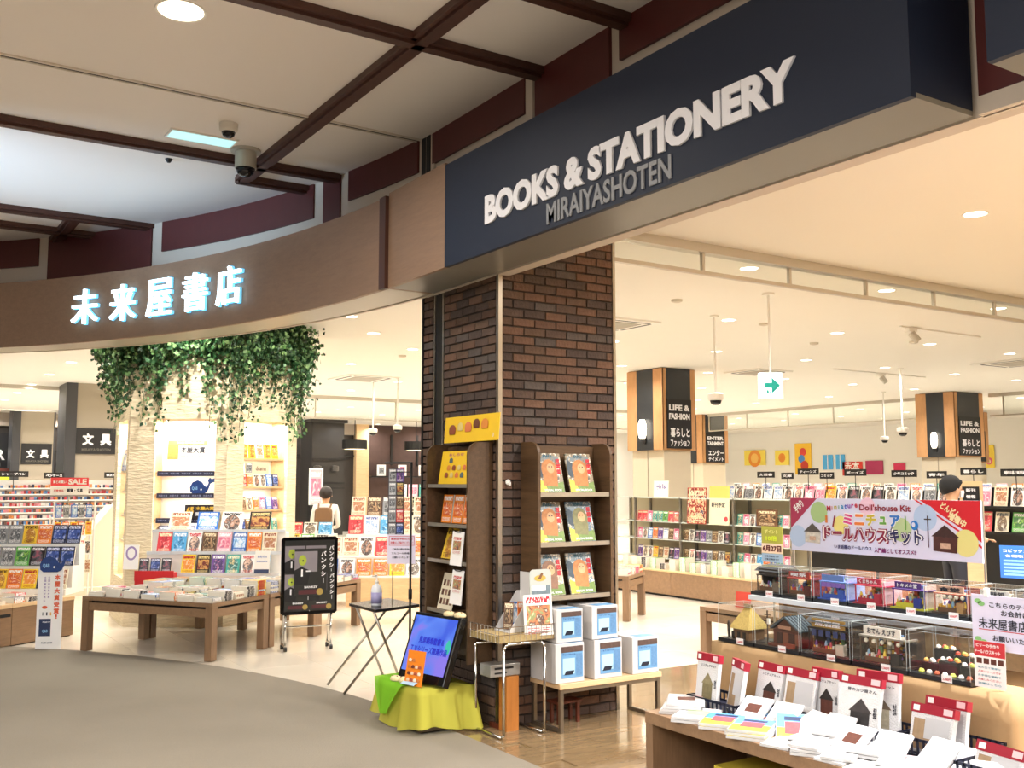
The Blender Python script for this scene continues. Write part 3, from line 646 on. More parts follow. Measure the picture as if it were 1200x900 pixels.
# wire table ---------------------------------------------------
wt = thing('wire_table', 'small chrome tube table carrying a wire basket beside the pillar', 'table', (3.34, 5.27, 0))
r = .009; zt = .565
for x in (0, .30):
    MB().path([(x, .33, zt - .03), (x, .33, .03), (x, .32, .012), (x, .02, .012), (x, 0, .03), (x, 0, zt - .035), (x + (.01 if x == 0 else -.01), 0, zt - .012), (x + (.03 if x == 0 else -.03), 0, zt)], r, 8).build('leg_frame', M_chrome, wt, smooth=True)
MB().path([(.03, 0, zt), (.27, 0, zt)], r, 8).build('front_rail', M_chrome, wt, smooth=True); MB().path([(0, .33, zt - .03), (.3, .33, zt - .03)], r, 8).build('rear_rail', M_chrome, wt, smooth=True)
wbk = thing('wire_basket', 'rectangular silver wire basket with a straw-coloured liner on the chrome table', 'basket', (3.30, 5.26, .578))
M_straw = mat('straw_liner', '#b39a68', .8, noise=(90, .35)); bx('liner', (.01, .01, 0), (.42, .37, .035), M_straw, wbk)
b = MB()
for z in (.0, .045, .09): b.path([(0, 0, z), (.43, 0, z), (.43, .38, z), (0, .38, z), (0, 0, z)], .0028, 5)
for i in range(12):
    x = .43 * i / 11; b.tube((x, 0, 0), (x, 0, .09), .0022, 4); b.tube((x, .38, 0), (x, .38, .09), .0022, 4)
for i in range(10):
    y = .38 * i / 9; b.tube((0, y, 0), (0, y, .09), .0022, 4); b.tube((.43, y, 0), (.43, y, .09), .0022, 4)
b.build('wires', M_chrome, wbk)
cs_ = thing('leaflet_stand', 'white slanted cardboard leaflet stand in the wire basket', 'stand', (3.44, 5.37, .615))
M_card = mat('grey_card', '#dcdad8', .6)
for y in (0, .17): MB().prism([(0, 0), (.2, 0), (.2, .24), (.17, .24)], .004, 0, 'y', y).build('side_panel', M_card, cs_)
bx('back_panel', (.196, .004, 0), (.2, .17, .36), M_card, cs_); bx('floor_panel', (0, .004, 0), (.196, .17, .005), M_card, cs_)
for i in range(3):
    o = inst('booklet', book_mesh(.06, .17, .012, COVERS[('brown', 'blue', 'orange')[i]][0]), None, (3.49 + .045 * i, 5.46 - .012 * i, .624), (-.12, .06, -.6 + .3 * i)); tag(o, f'slim {("brown", "blue", "orange")[i]} booklet in the slanted cardboard stand', 'book', 'booklets in the cardboard stand')
pp = thing('display_topper', 'rounded clear topper card with grey scene rising above the wire basket', 'card', M=Matrix.Translation((3.575, 5.325, .70)) @ Euler((-.05, 0, 0)).to_matrix().to_4x4())
n = 6; rr = .03; wd_, hh_ = .165, .30
pts = [(0, 0), (wd_, 0)] + [(wd_ - rr + rr * math.cos(a * PI / 2 / n), hh_ - rr + rr * math.sin(a * PI / 2 / n)) for a in range(n + 1)] + [(rr - rr * math.sin(a * PI / 2 / n), hh_ - rr + rr * math.cos(a * PI / 2 / n)) for a in range(n + 1)]
MB().prism(pts, .004, 0, 'y').build('card', mat('topper_grey', '#b9bdb6', .4), pp); rect('scene_print', pp, .012, .02, wd_ - .012, .2, mat('scene_grey', '#6f7f86', .5, noise=(30, .4)), -.001); rect('sky_print', pp, .012, .17, wd_ - .045, .2, M_paper, -.002)
disc('bird_print', pp, .08, .245, .045, .02, mat('bird_ochre', '#c9a24a', .5), -.001, 12); quad('wing_print', pp, [(.06, .24), (.085, .24), (.105, .275), (.09, .28)], mat('bird_brown', '#7a5236', .5), -.002)
o = inst('magazine', book_mesh(.2, .25, .01, COVERS['multicoloured'][0]), None, (3.605, 5.275, .60), (-.12, 0, -.1)); tag(o, 'food picture leaflet propped at the front of the wire basket', 'leaflet')
# device on an orange stand
os_ = thing('wooden_stand', 'orange-brown square wooden post standing behind the chrome table', 'stand', (3.47, 5.44, 0)); bx('post', (0, 0, 0), (.09, .09, .335), wood('orange_wood', '#b06f33', (9, 9, 1.5), .4, .8), os_); bx('base_foot', (-.01, .0905, 0), (.1, .19, .03), mat('mahogany', '#5c2b1c', .4), os_)
dv = thing('media_player', 'silver media player box on the cloth behind the monitor', 'player', (3.36, 5.455, .338)); bx('body', (0, 0, 0), (.22, .13, .075), mat('silver_plastic', '#a9a6a0', .35, .5), dv, .004); bx('slot', (.03, -.002, .045), (.17, -.0005, .058), M_dark, dv); bx('slot', (.03, -.002, .018), (.12, -.0005, .028), M_dark, dv)

# cloth-covered low stand ---------------------------------------
ct = thing('low_stand', 'low stand wrapped in loose yellow-green organza on the mall carpet', 'stand', (2.97, 5.645, 0))
bx('board', (0, 0, .02), (.36, .53, .262), mat('dark_board', '#4a3a2a', .6), ct)
def organza(name, col, a):
    q = N(name); q.n.remove(q.b); out = q.n['Material Output']; d = q.new('BsdfDiffuse'); d.inputs[0].default_value = hexc(col); t = q.new('BsdfTranslucent'); t.inputs[0].default_value = hexc(col); tr = q.new('BsdfTransparent')
    m1 = q.new('MixShader', i_0=.35); q.l(d.outputs[0], m1.inputs[1]); q.l(t.outputs[0], m1.inputs[2]); m2 = q.new('MixShader', i_0=a); q.l(tr.outputs[0], m2.inputs[1]); q.l(m1.outputs[0], m2.inputs[2]); q.l(m2.outputs[0], out.inputs[0]); return q.m
M_org = organza('yellow_organza', '#dcd65a', .80); M_grn = organza('green_organza', '#8fd43c', .93)
def drape(name, m, x0, y0, x1, y1, z, hem, parent, amp=.025, nf=9, seed=1, flare=.045):
    """top sheet plus skirt with folds, all round; stays above the floor"""
    r2 = random.Random(seed); b = MB(); per = []
    def edge(a, c, n):
        return [(a[0] + (c[0] - a[0]) * i / n, a[1] + (c[1] - a[1]) * i / n) for i in range(n)]
    per = edge((x0, y0), (x1, y0), 14) + edge((x1, y0), (x1, y1), 18) + edge((x1, y1), (x0, y1), 14) + edge((x0, y1), (x0, y0), 18)
    cx, cy = (x0 + x1) / 2, (y0 + y1) / 2; n = len(per); ph = [r2.uniform(0, 6) for _ in range(3)]
    rings = []
    for k in range(7):
        f = k / 6; ring = []
        for i, (x, y) in enumerate(per):
            u = i / n * 2 * PI; wv = math.sin(u * nf + ph[0]) * .6 + math.sin(u * (nf * 1.7) + ph[1]) * .4
            dx, dy_ = x - cx, y - cy; L = math.hypot(dx, dy_) or 1
            o_ = f * (flare + amp * wv * 1.4) + .004; hm = hem(u) if callable(hem) else hem
            ring.append((x + dx / L * o_, y + dy_ / L * o_, z - f * (z - hm) + .006 * (1 - f)))
        rings.append(ring)
    for ring in rings: b.v += ring
    c = len(b.v); b.v.append((cx, cy, z + .008))
    for k in range(6):
        for i in range(n): j = (i + 1) % n; b.f.append((k*n+i, (k+1)*n+i, (k+1)*n+j, k*n+j)); b.m.append(0)
    for i in range(n): b.f.append((i, (i + 1) % n, c)); b.m.append(0)
    return b.build(name, m, parent, smooth=True)
drape('yellow_cloth', M_org, -.015, -.015, .375, .545, .265, lambda u: .010 + .022 * (1 + math.sin(u * 3.0 + 1.0)), ct, .026, 10)
b = MB(); G = 10
for i in range(G + 1):
    for j in range(G + 1):
        u, v_ = i / G, j / G; wz = .012 * math.sin(u * 9) + .006 * math.sin(v_ * 7)
        if v_ < .5: b.v.append((.32 - v_ * .74, .16 + u * .40, .278 + abs(wz) * .3))
        else: f = (v_ - .5) * 2; b.v.append((-.05 - f * .035 + wz, .16 + (.40 * u) * (1 - f * .75) + f * .16, .278 - f * .2))
for i in range(G):
    for j in range(G): k = i * (G + 1) + j; b.f.append((k, k + 1, k + G + 2, k + G + 1)); b.m.append(0)
b.build('green_cloth', M_grn, ct, smooth=True)
# monitor --------------------------------------------------------
q = N('screen_picture'); tc = q.new('TexCoord'); nz = q.new('TexNoise', i_Scale=4.0, i_Detail=2.0, i_Distortion=.6); q.l(tc.outputs['Object'], nz.inputs['Vector'])
cr = q.new('ValToRGB'); q.l(nz.outputs[0], cr.inputs[0]); E_ = cr.color_ramp.elements; E_[0].position = .36; E_[0].color = hexc('#3a5fe0'); E_[1].position = .62; E_[1].color = hexc('#8a7ae8'); e_ = E_.new(.5); e_.color = hexc('#5a86f0')
q.l(cr.outputs[0], q.b.inputs['Emission Color']); q.b.inputs['Emission Strength'].default_value = 1.0; q.b.inputs['Base Color'].default_value = (.02, .02, .05, 1); q.b.inputs['Roughness'].default_value = .15; M_scr = q.m
mo = thing('monitor', 'black monitor leaning back with a blue-violet announcement screen on the green cloth', 'monitor', M=Matrix.Translation((3.0, 6.03, .286)) @ Euler((-.36, 0, -PI/2 + .20)).to_matrix().to_4x4())
MW, MH = .46, .44
bx('casing', (0, 0, 0), (MW, .05, MH), mat('glossy_black', '#0b0b0d', .15), mo, .006); sc_ = rect('screen', mo, .022, .06, MW - .022, MH - .022, M_scr, -.003)
M_st = mat('screen_blue_text', '#1a1fa0', .5, emit=.5, ecol='#1d22b4'); 
text('見里朝希監督＆', sc_, MW * .53, .265, .25, .045, M_st, -.006, .045); text('ＴＶシリーズ関連作品', sc_, MW * .52, .205, .36, .045, M_st, -.006, .045)
text('好評発売中', sc_, MW * .36, .14, .14, .03, mat('screen_orange_text', '#c07a3a', .5), -.006, .04)
disc('green_print', sc_, MW - .05, .24, .025, .05, mat('screen_green', '#2a9a8a', .5, emit=.6), -.004, 12)
M_bun = mat('cream_bun', '#e6d3a4', .7, noise=(30, .2)); M_bun2 = mat('brown_spot', '#8a5a32', .7)
def plush(P, s, label, rz=0):
    t = thing('plush_bun', label, 'toy', P, rz, None); b = MB(); b.lathe([(s*.3, 0), (s*.95, s*.12), (s*1.0, s*.45), (s*.8, s*.8), (s*.4, s*.98), (.001, s*1.02)], (0, 0, 0), 14); o = b.build('body', M_bun, t, smooth=True); o.scale = (1.25, .85, 1)
    for sx in (-.5, .5):
        e = MB().lathe([(s*.2, 0), (s*.2, s*.05)], (0, 0, 0), 8).build('ear', M_bun2, t); e.location = (sx * s, -s * .3, s * .85); e.rotation_euler = (PI/2.4, 0, 0)
        MB().lathe([(s*.07, 0), (s*.05, s*.03)], (0, 0, 0), 8).build('eye', M_black, t).location = (sx * s * .6, -s * .78, s * .45); t.children[-1].rotation_euler = (PI/2, 0, 0)
plush((2.965, 5.97, .278), .036, 'cream plush bun at the foot of the monitor, nearer its corner', -1.2); plush((2.985, 5.89, .278), .038, 'cream plush bun at the foot of the monitor beside the picture card', -1.2)
pcd = board('picture_card', 'tall picture card of many pink and brown buns against the foot of the monitor', 'card', (2.955, 5.84, .279), -1.25, .15, .215, .004, COVERS['orange'][0], tilt=-.2); 
for i in range(14): blob(pcd, .03 + (i % 4) * .03, .035 + (i // 4) * .04, .018, ['#e7c7a8', '#a8523a', '#f0e0c8', '#c8783a', '#6a3428'][i % 5])

wc = board('price_card', 'small pale blue card lying before the picture card', 'card', (2.93, 5.84, .29), -1.3, .12, .045, .003, mat('pale_blue', '#a9c6dc', .5), tilt=-1.2)
for i, (x, y) in enumerate(((3.2, 5.98), (3.28, 5.82))): plush((x + .03, y - .05, .735 - .03 * i if False else .0), .04, 'x') if False else None
# two plush buns on top of the monitor are held by its top edge
Mtop = mo.matrix_world
for i, fx in enumerate((.31, .415)):
    P = Mtop @ Vector((fx, .025, MH + .001)); plush(tuple(P), .036, ['cream plush bun on the top edge of the monitor, the one by its middle', 'cream plush bun on the top corner of the monitor'][i], -1.2)
lf = thing('leaf_ornament', 'grey-green artificial leaf sprig behind the upper corner of the monitor', 'ornament', M=Mtop @ Matrix.Translation((.0, .055, MH - .1)))
for i in range(5):
    a = rad(60 + i * 22); b = MB(); L = .11; b.face([(0, 0, 0), (L * .5 * math.cos(a) - .02, .01, L * .5 * math.sin(a)), (L * math.cos(a), .0, L * math.sin(a)), (L * .5 * math.cos(a) + .02, -.005, L * .5 * math.sin(a) + .01)]); b.build('leaf', mat('sage_leaf', '#6f8a6a', .6), lf)

# black stand with poster strip and notice -----------------------
bs = thing('hanging_stand', 'thin black floor stand with a hooked top arm behind the monitor', 'stand', (3.22, 6.28, 0))
MB().tube((0, 0, .012), (0, 0, 1.69), .0085, 8).tube((0, 0, .75), (0, 0, .82), .014, 8).build('pole', M_black, bs, smooth=True)
MB().tube((0, 0, 1.685), (-.12, .17, 1.685), .007, 8).build('top_arm', M_black, bs); MB().tube((0, 0, 1.62), (-.09, .13, 1.62), .004, 6).build('lower_arm', M_black, bs); MB().lathe([(.11, 0), (.11, .008), (.02, .014)], (0, .05, 0), 20).build('base_plate', M_black, bs)
hp = board('hanging_poster', 'narrow hanging strip of small comic cover pictures on the black stand', 'poster', (3.12, 6.44, 1.165), -.55, .115, .48, .003, mat('strip_dark', '#3c3034', .5))
for i in range(10): rect('cover_print', hp, .006 + (i % 2) * .053, .012 + (i // 2) * .094, .056 + (i % 2) * .053, .10 + (i // 2) * .094, COVERS[('brown', 'black', 'purple', 'navy', 'red')[(i * 3) % 5]][0] if i % 2 else COVERS['grey'][0], -.001)
nt = board('notice', 'white notice sheet with a red framed heading hung low by the black stand', 'notice', (3.085, 6.37, .99), -.6, .195, .20, .003, mat('notice_lilac', '#dcd6ea', .6))
for x0, z0, x1, z1 in ((.012, .125, .188, .128), (.012, .185, .188, .188), (.012, .125, .015, .188), (.185, .125, .188, .188)): rect('red_frame', nt, x0, z0, x1, z1, M_rtext)
text('感染症予防のため', nt, .1, .17, .15, .016, M_rtext); text('消毒にご協力ください', nt, .1, .145, .16, .016, M_rtext); text('ご来店の際は手指の', nt, .1, .1, .13, .014, M_ktext); text('アルコール消毒を', nt, .1, .072, .14, .014, M_ktext); text('お願いいたします', nt, .1, .044, .13, .014, M_ktext)
MB().tube((3.34, 6.80, .645), (3.34, 6.80, .9), .004, 6).build('notice_rod', M_steel, None); tag(bpy.data.objects['notice_rod'], 'thin metal rod holding the white notice above the folding table', 'rod')
# folding table ----------------------------------------------------
ft = thing('folding_table', 'small folding table with thin dark top and crossed metal legs by the monitor', 'table', (3.15, 6.68, 0))
MB().prism([(0, 0), (.42, .13), (.40, .62), (.0, .47)], .022, 0, 'z', .62).build('tabletop', mat('table_dark', '#2b2a2c', .25), ft, bevel=.003)
for (ax, ay) in ((.02, .06), (.05, .44)):
    MB().tube((ax - .12, ay + .25 - .0, .012), (ax + .30, ay + .03, .615), .010, 8).build('leg', M_steel, ft, smooth=True); MB().tube((ax + .33, ay + .18, .012), (ax + .02, ay + .06, .615), .010, 8).build('leg', M_steel, ft, smooth=True)
sb = thing('sanitizer_bottle', 'clear pump bottle of hand sanitizer on the dark folding table', 'bottle', (3.25, 6.88, .643))
MB().lathe([(.036, 0), (.04, .01), (.04, .12), (.032, .145), (.014, .158), (.013, .165)], (0, 0, 0), 18).build('body', mat('frosted_bottle', '#eef1f6', .3), sb, smooth=True)
MB().lathe([(.041, .02), (.0412, .10)], (0, 0, 0), 18).build('label_band', mat('bottle_label', '#aaa6d2', .5), sb, smooth=True); MB().lathe([(.015, .165), (.015, .182), (.006, .184), (.006, .22)], (0, 0, 0), 12).tube((0, 0, .22), (-.04, -.01, .217), .006, 6).build('pump', M_white, sb, smooth=True)
# easel poster ------------------------------------------------------
ea = thing('poster_stand', 'black-framed poster easel with dark portrait posters on metal legs and casters', 'poster stand', M=Matrix.Translation((3.31, 9.05, 0)) @ Matrix.Rotation(-.16, 4, 'Z'))
EW = .525
MB().prism([(.02, .33), (EW - .02, .33), (EW, .35), (EW, 1.02), (EW - .02, 1.04), (.02, 1.04), (0, 1.02), (0, .35)], .03, 0, 'y', 0).build('frame', mat('glossy_black', '#0b0b0d', .15), ea)
PW = rect('poster', ea, .03, .36, EW - .03, 1.01, mat('poster_dark', '#2b2b2a', .35), -.002)
M_ph = mat('poster_green', '#a3b53c', .5, noise=(20, .35)); M_pg = mat('poster_grey', '#8a848c', .5, noise=(6, .2)); M_pm = mat('poster_maroon', '#4e1f26', .5); M_gold = mat('poster_gold', '#a08a4a', .4)
def pposter(x, z, s):
    k0 = set(PW.children)
    rect('grey_print', PW, x, z + .27*s, x + .26*s, z + .50*s, M_pg, -.003); disc('green_face_print', PW, x + .09*s, z + .40*s, .045*s, .06*s, M_ph, -.004, 14); disc('mouth_print', PW, x + .095*s, z + .395*s, .012*s, .01*s, M_ktext, -.005, 8)
    quad('suit_print', PW, [(x, z + .13*s), (x + .15*s, z + .13*s), (x + .18*s, z + .28*s), (x + .08*s, z + .33*s), (x, z + .29*s)], mat('suit_black', '#17171a', .5), -.0045); rect('shirt_print', PW, x + .075*s, z + .22*s, x + .095*s, z + .3*s, M_wtext, -.005); rect('glove_print', PW, x + .13*s, z + .27*s, x + .18*s, z + .285*s, M_wtext, -.005)
    text('BANKSY', PW, x + .19*s, z + .10*s, .15*s, .025*s, M_wtext, -.006, .03); rect('maroon_print', PW, x + .05*s, z + .02*s, x + .28*s, z + .07*s, M_pm, -.005); disc('gold_seal', PW, x + .29*s, z + .045*s, .038*s, .038*s, M_gold, -.006, 16)
    for k, c in enumerate('バンクシー'): text(c if c != 'ー' else '｜', PW, x + .33*s, z + .47*s - k * .075*s, None, .055*s if c != '｜' else .06*s, M_wtext, -.006, .04)
    pposter.n = getattr(pposter, 'n', 0) + 1
    for o in set(PW.children) - k0: o.location.y -= .005 * pposter.n
    b = MB(); b.face([(x, -.0024, z), (x + .37*s, -.0024, z), (x + .37*s, -.0024, z + .53*s), (x, -.0024, z + .53*s)]); b.build('poster_sheet', mat('poster_dark', '#2b2b2a', .35), PW).location.y = -.005 * pposter.n
pposter(.03, .60, .72); pposter(.225, .60, .72); pposter(.03, .37, .66); pposter(.25, .37, .66); pposter(.115, .50, .82)
rect('white_gap', PW, .13, .497, .36, .503, M_wtext, -.0065); rect('white_gap', PW, .262, .36, .268, .495, M_wtext, -.0065)
for x in (.05, EW - .05):
    MB().tube((x, .015, .05), (x, .015, .335), .011, 8).build('leg', M_chrome, ea, smooth=True); MB().tube((x, .16, .05), (x, .035, .6), .009, 8).build('rear_leg', M_chrome, ea, smooth=True); MB().tube((x, .0, .05), (x, .17, .05), .011, 8).build('foot_bar', M_chrome, ea)
    for y in (.0, .16): MB().tube((x - .012, y, .022), (x + .012, y, .022), .0215, 12).build('caster', M_black, ea)
MB().tube((.05, .015, .22), (EW - .05, .015, .22), .008, 8).build('crossbar', M_chrome, ea)

# ============================================================ LOW TABLES WITH BOOKS
UA = math.atan2(.56, .83)
def low_table(P, a, L1, L2, h, label, s=.075):
    t = thing('display_table', label, 'table', (P[0], P[1], 0), a)
    bx('tabletop', (0, 0, h - .035), (L1, L2, h), M_wood, t, .002)
    for x0, y0, x1, y1 in ((.0, .012, L1, .012), ):
        pass
    e = .012
    for a0, b0 in (((s, e, h - .125), (L1 - s, e + .03, h - .055)), ((s, L2 - e - .03, h - .125), (L1 - s, L2 - e, h - .055)), ((e, s, h - .125), (e + .03, L2 - s, h - .055)), ((L1 - e - .03, s, h - .125), (L1 - e, L2 - s, h - .055))): bx('apron', a0, b0, M_wood, t)
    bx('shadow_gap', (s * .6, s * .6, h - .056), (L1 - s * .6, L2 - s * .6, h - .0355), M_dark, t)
    for x in (0, L1 - s):
        for y in (0, L2 - s): bx('leg', (x, y, .006), (x + s, y + s, h - .0355), M_woodz, t, .002)
    return t
P1 = (2.63, 8.87); cu, su = math.cos(UA), math.sin(UA)
def onT(P, a, b): return (P[0] + cu * a - su * b, P[1] + su * a + cu * b)
low_table(P1, UA, .80, 1.50, .5, 'brown wooden low table by the carpet edge covered with stacks of books')
P2 = onT(P1, .82, 0); low_table(P2, UA, .80, 1.50, .5, 'second brown low table, between the front book table and the poster easel')
P3 = onT(P1, 1.64, 0.02); low_table(P3, UA, .82, 1.0, .5, 'third brown low table behind the poster easel, loaded with magazines')
P4 = (7.28, 8.88); low_table(P4, UA, .68, 1.2, .5, 'brown low table just right of the brick pillar')
low_table((6.53, 5.55), 0, .8, 1.4, .42, 'low wooden table behind the dollhouse display')
FLATW = ['white', 'cream', 'white', 'blue', 'red', 'cream', 'grey', 'pink', 'teal', 'navy', 'yellow', 'black', 'orange']
def stacks(P, ang, cells, where, group, bw=.125, bh=.18, z0=.501):
    """cells: (a, b, count, word or None) in table coordinates; every book a thing"""
    for k, (a, b_, n, wd) in enumerate(cells):
        z = z0; w0 = wd or R.choice(FLATW)
        for i in range(n):
            t = R.choice((.016, .02, .024)); w_ = w0 if R.random() < .85 else R.choice(FLATW); m = COVERS[w_][0]
            c, s_ = math.cos(ang), math.sin(ang)
            o = inst('book', book_mesh(bw, bh, t, m, True), None, (P[0] + c * a - s_ * b_ + R.uniform(-.003, .003), P[1] + s_ * a + c * b_ + R.uniform(-.003, .003), z), (0, 0, ang + R.uniform(-.05, .05)))
            tag(o, f'{w_} book, {ORD[i]} layer of {ORD[k]} stack {where}', 'book', group); z += t
cells = []
for j in range(7):
    for i in range(5):
        n = 2 + (j + i * 2) % 3 if i < 2 else R.choice((3, 4, 5, 6)); n = 7 if i == 4 and j < 5 else n
        if j == 6 and i > 2: n = 2
        cells.append((.085 + .157 * i, .11 + .208 * j, n, 'grey' if (i == 4 and j in (1, 2)) else ('white' if R.random() < .35 else None)))
stacks(P1, UA, cells, 'on the front table', 'books stacked on the front low table')
stacks(P2, UA, [(.09 + .157 * i, .11 + .21 * j, 6 if i < 3 else 3, ('navy' if i == 0 else 'cream')) for j in range(2) for i in range(4)], 'on the second low table', 'books stacked on the second low table')
stacks(P3, UA, [(.09 + .16 * i, .10, 3, None) for i in range(5)], 'on the third low table', 'books stacked on the third low table')
stacks(P4, UA, [(.1 + .16 * i, .11 + .21 * j, 4, None) for j in range(3) for i in range(4)], 'on the low table right of the pillar', 'books stacked right of the pillar')

# stepped display in front of the ivy column --------------------
AZ = rad(-32.83); ex = Vector((math.cos(AZ), math.sin(AZ), 0)); ey = Vector((-math.sin(AZ), math.cos(AZ), 0))
def fr(O, a, d, z): p = Vector((O[0], O[1], 0)) + ex * a + ey * d; return (p.x, p.y, z)
def stepped(O, L, steps, label, m, z0, name='stepped_display'):
    t = thing(name, label, 'display stand', (O[0], O[1], 0), AZ)
    for i, (d, z) in enumerate(steps):
        nd = steps[i + 1][0] if i + 1 < len(steps) else d + .16
        bx('step', (0, d - .02, z0), (L, nd - .0205, z - .012), m, t); bx('lip', (0, d - .03, z - .012), (L, d - .0205, z + .02), mat('clear_lip', '#dfe3e6', .2), t)
    return t
O1 = (2.50, 10.93, 0)
stepped(O1, 1.42, ((.02, .60), (.15, .81), (.29, 1.03)), 'pale stepped book display on the second low table before the ivy column', M_white, .502)
face_row(fr(O1, .46, .04, .60), AZ, 6, .155, .14, .205, .02, .3, ['yellow', 'black', 'purple', 'teal', 'white', 'blue'], 'book', 'on the lowest step before the ivy column', 'books on the stepped display', end='the red stand')
face_row(fr(O1, .16, .17, .81), AZ, 8, .158, .148, .222, .02, .3, ['red', 'blue', 'white', 'brown', 'pink', 'blue', 'orange', 'cream'], 'book', 'on the middle step before the ivy column', 'books on the stepped display', end='the counter side')
for i, (w_, a) in enumerate((('cream', .2), ('blue', .5), ('white', .76), ('black', 1.06))):
    o = inst('display_card', book_mesh(.23, .22, .012, COVERS[w_][0]), None, fr(O1, a + .05, .36, 1.03), (-.45, 0, AZ)); tag(o, f'large {w_} placard on the top step before the ivy column', 'placard', 'placards on the stepped display')
rs = thing('book_stand', 'bright red stand holding small upright books at the left of the stepped display', 'book stand', fr(O1, -.02, -.14, .60), AZ)
bx('tray', (0, 0, -.099), (.4, .1, .03), mat('bright_red', '#cf1f26', .4), rs); bx('front_panel', (0, -.012, -.05), (.4, -.001, .05), mat('bright_red', '#cf1f26', .4), rs)
face_row(fr(O1, .05, -.085, .632), AZ, 3, .115, .1, .14, .02, .2, ['black', 'navy', 'black'], 'book', 'standing in the bright red stand', 'books in the red stand', end='the counter side')
tb = board('tablet_sign', 'white upright sign with a navy foot at the end of the stepped display', 'sign', fr(O1, 1.18, -.08, .62), AZ, .15, .23, .012, M_white, tilt=-.2); rect('navy_foot', tb, 0, 0, .15, .04, mat('navy_print', '#1f2f55', .5), -.002); text('お知らせ', tb, .075, .17, .1, .025, mat('blue_print', '#5a7ac0', .5)); text('店頭在庫検索', tb, .075, .12, .11, .016, mat('blue_print', '#5a7ac0', .5))

# ============================================================ IVY COLUMN
CX, CY, CR = 3.43, 12.01, 1.08; VA = math.degrees(math.atan2(-CY, -CX)) 
q = N('cream_textured_cladding'); tc = q.new('TexCoord'); mp = q.new('Mapping'); mp.inputs['Scale'].default_value = (3, 3, 13); q.l(tc.outputs['Object'], mp.inputs['Vector'])
nz = q.new('TexNoise', i_Scale=3.0, i_Detail=4.0); q.l(mp.outputs[0], nz.inputs['Vector']); q.l(q.mix(nz.outputs[0], hexc('#dccaa4'), hexc('#efe2c6')), q.b.inputs['Base Color']); q.b.inputs['Roughness'].default_value = .8
bp = q.new('Bump', i_Strength=.9, i_Distance=.02); q.l(nz.outputs[0], bp.inputs['Height']); q.l(bp.outputs[0], q.b.inputs['Normal']); M_clad = q.m
ic = struct(thing('pillar', 'six-sided cream textured column with lit book niches under hanging ivy', None, (CX, CY, 0)))
verts = [(CR * math.cos(rad(VA + t)), CR * math.sin(rad(VA + t))) for t in (-108, -48, 12, 72, 132, 192)]
M_nb = mat('niche_back_white', '#f4f0e6', .6)
nl = bpy.data.lights.new('niche_lamp', 'AREA'); nl.shape = 'RECTANGLE'; nl.size = .5; nl.size_y = .06; nl.energy = 20; nl.color = (1, .93, .8)
NICHE = []
nl2 = nl.copy(); nl2.energy = 3.2; nl2.size_y = .03
for k in range(6):
    A, B_ = verts[k], verts[(k + 1) % 6]; ang = math.atan2(B_[1] - A[1], B_[0] - A[0]); L = math.hypot(B_[0] - A[0], B_[1] - A[1])
    fa = bpy.data.objects.new('face', None); COL.objects.link(fa); fa.parent = ic; fa.location = (A[0], A[1], 0); fa.rotation_euler = (0, 0, ang)
    if k in (0, 1, 2):
        x0, x1 = (.25, .93) if k != 1 else (.28, .95)
        b = MB(); b.box((0, 0, 0), (x0, .04, 3.4)).box((x1, 0, 0), (L, .04, 3.4)).box((x0, 0, 2.24), (x1, .04, 3.4)).box((x0, 0, 0), (x1, .04, .5)); b.build('cladding', M_clad, fa)
        b = MB(); b.box((x0 - .02, .0405, .48), (x0, .27, 2.26)).box((x1, .0405, .48), (x1 + .02, .27, 2.26)).box((x0, .0405, 2.24), (x1, .27, 2.26)).box((x0, .0405, .48), (x1, .27, .5)); b.build('niche_lining', M_light, fa)
        bx('niche_back', (x0, .255, .5), (x1, .27, 2.24), M_nb, fa)
        o = bpy.data.objects.new('lamp', nl); COL.objects.link(o); o.parent = fa; o.location = ((x0 + x1) / 2, .13, 2.235)
        for z in {0: (1.68, 1.45, 1.18, .9), 1: (1.66, 1.42, 1.15, .9), 2: (1.82, 1.50, 1.24, 1.0, .78)}[k]:
            o = bpy.data.objects.new('shelf_fill', nl2); COL.objects.link(o); o.parent = fa; o.location = ((x0 + x1) / 2, .10, z - .024)  # added lamp under each shelf, whitens levels the top lamp misses
            bx('shelf', (x0, .06, z - .02), (x1, .254, z), M_light if k != 0 else mat('shelf_pale', '#efe4c8', .5), fa)
        NICHE.append((k, A, ang, x0, x1))
    else: bx('cladding', (0, 0, 0), (L, .04, 3.4), M_clad, fa)
def nloc(k, x, d, z):
    A = verts[k]; B_ = verts[(k + 1) % 6]; ang = math.atan2(B_[1] - A[1], B_[0] - A[0]); return ((CX + A[0] + math.cos(ang) * x - math.sin(ang) * d, CY + A[1] + math.sin(ang) * x + math.cos(ang) * d, z), ang)
def nboard(k, x, d, z, w_, h_, name, label, cat, m, tilt=-.1):
    P, a = nloc(k, x, d, z); return board(name, label, cat, P, a, w_, h_, .006, m, tilt=tilt)
aw = nboard(1, .38, .12, 1.80, .44, .21, 'award_sign', 'white award sign with an orange band in the main lit niche', 'sign', M_paper)
rect('orange_band', aw, .0, .16, .44, .21, mat('salmon_print', '#e8966a', .5)); text('2021年本屋大賞', aw, .25, .185, .3, .025, M_paper, -.002); text('本屋大賞', aw, .28, .105, .27, .07, M_ktext, -.002, .022); text('NIPPON HONYA TAISHO', aw, .28, .035, .26, .022, mat('grey_lettering', '#8e9094', .5)); rect('gold_print', aw, .0, .0, .12, .16, mat('gold_print', '#e0b060', .5, noise=(60, .3)))
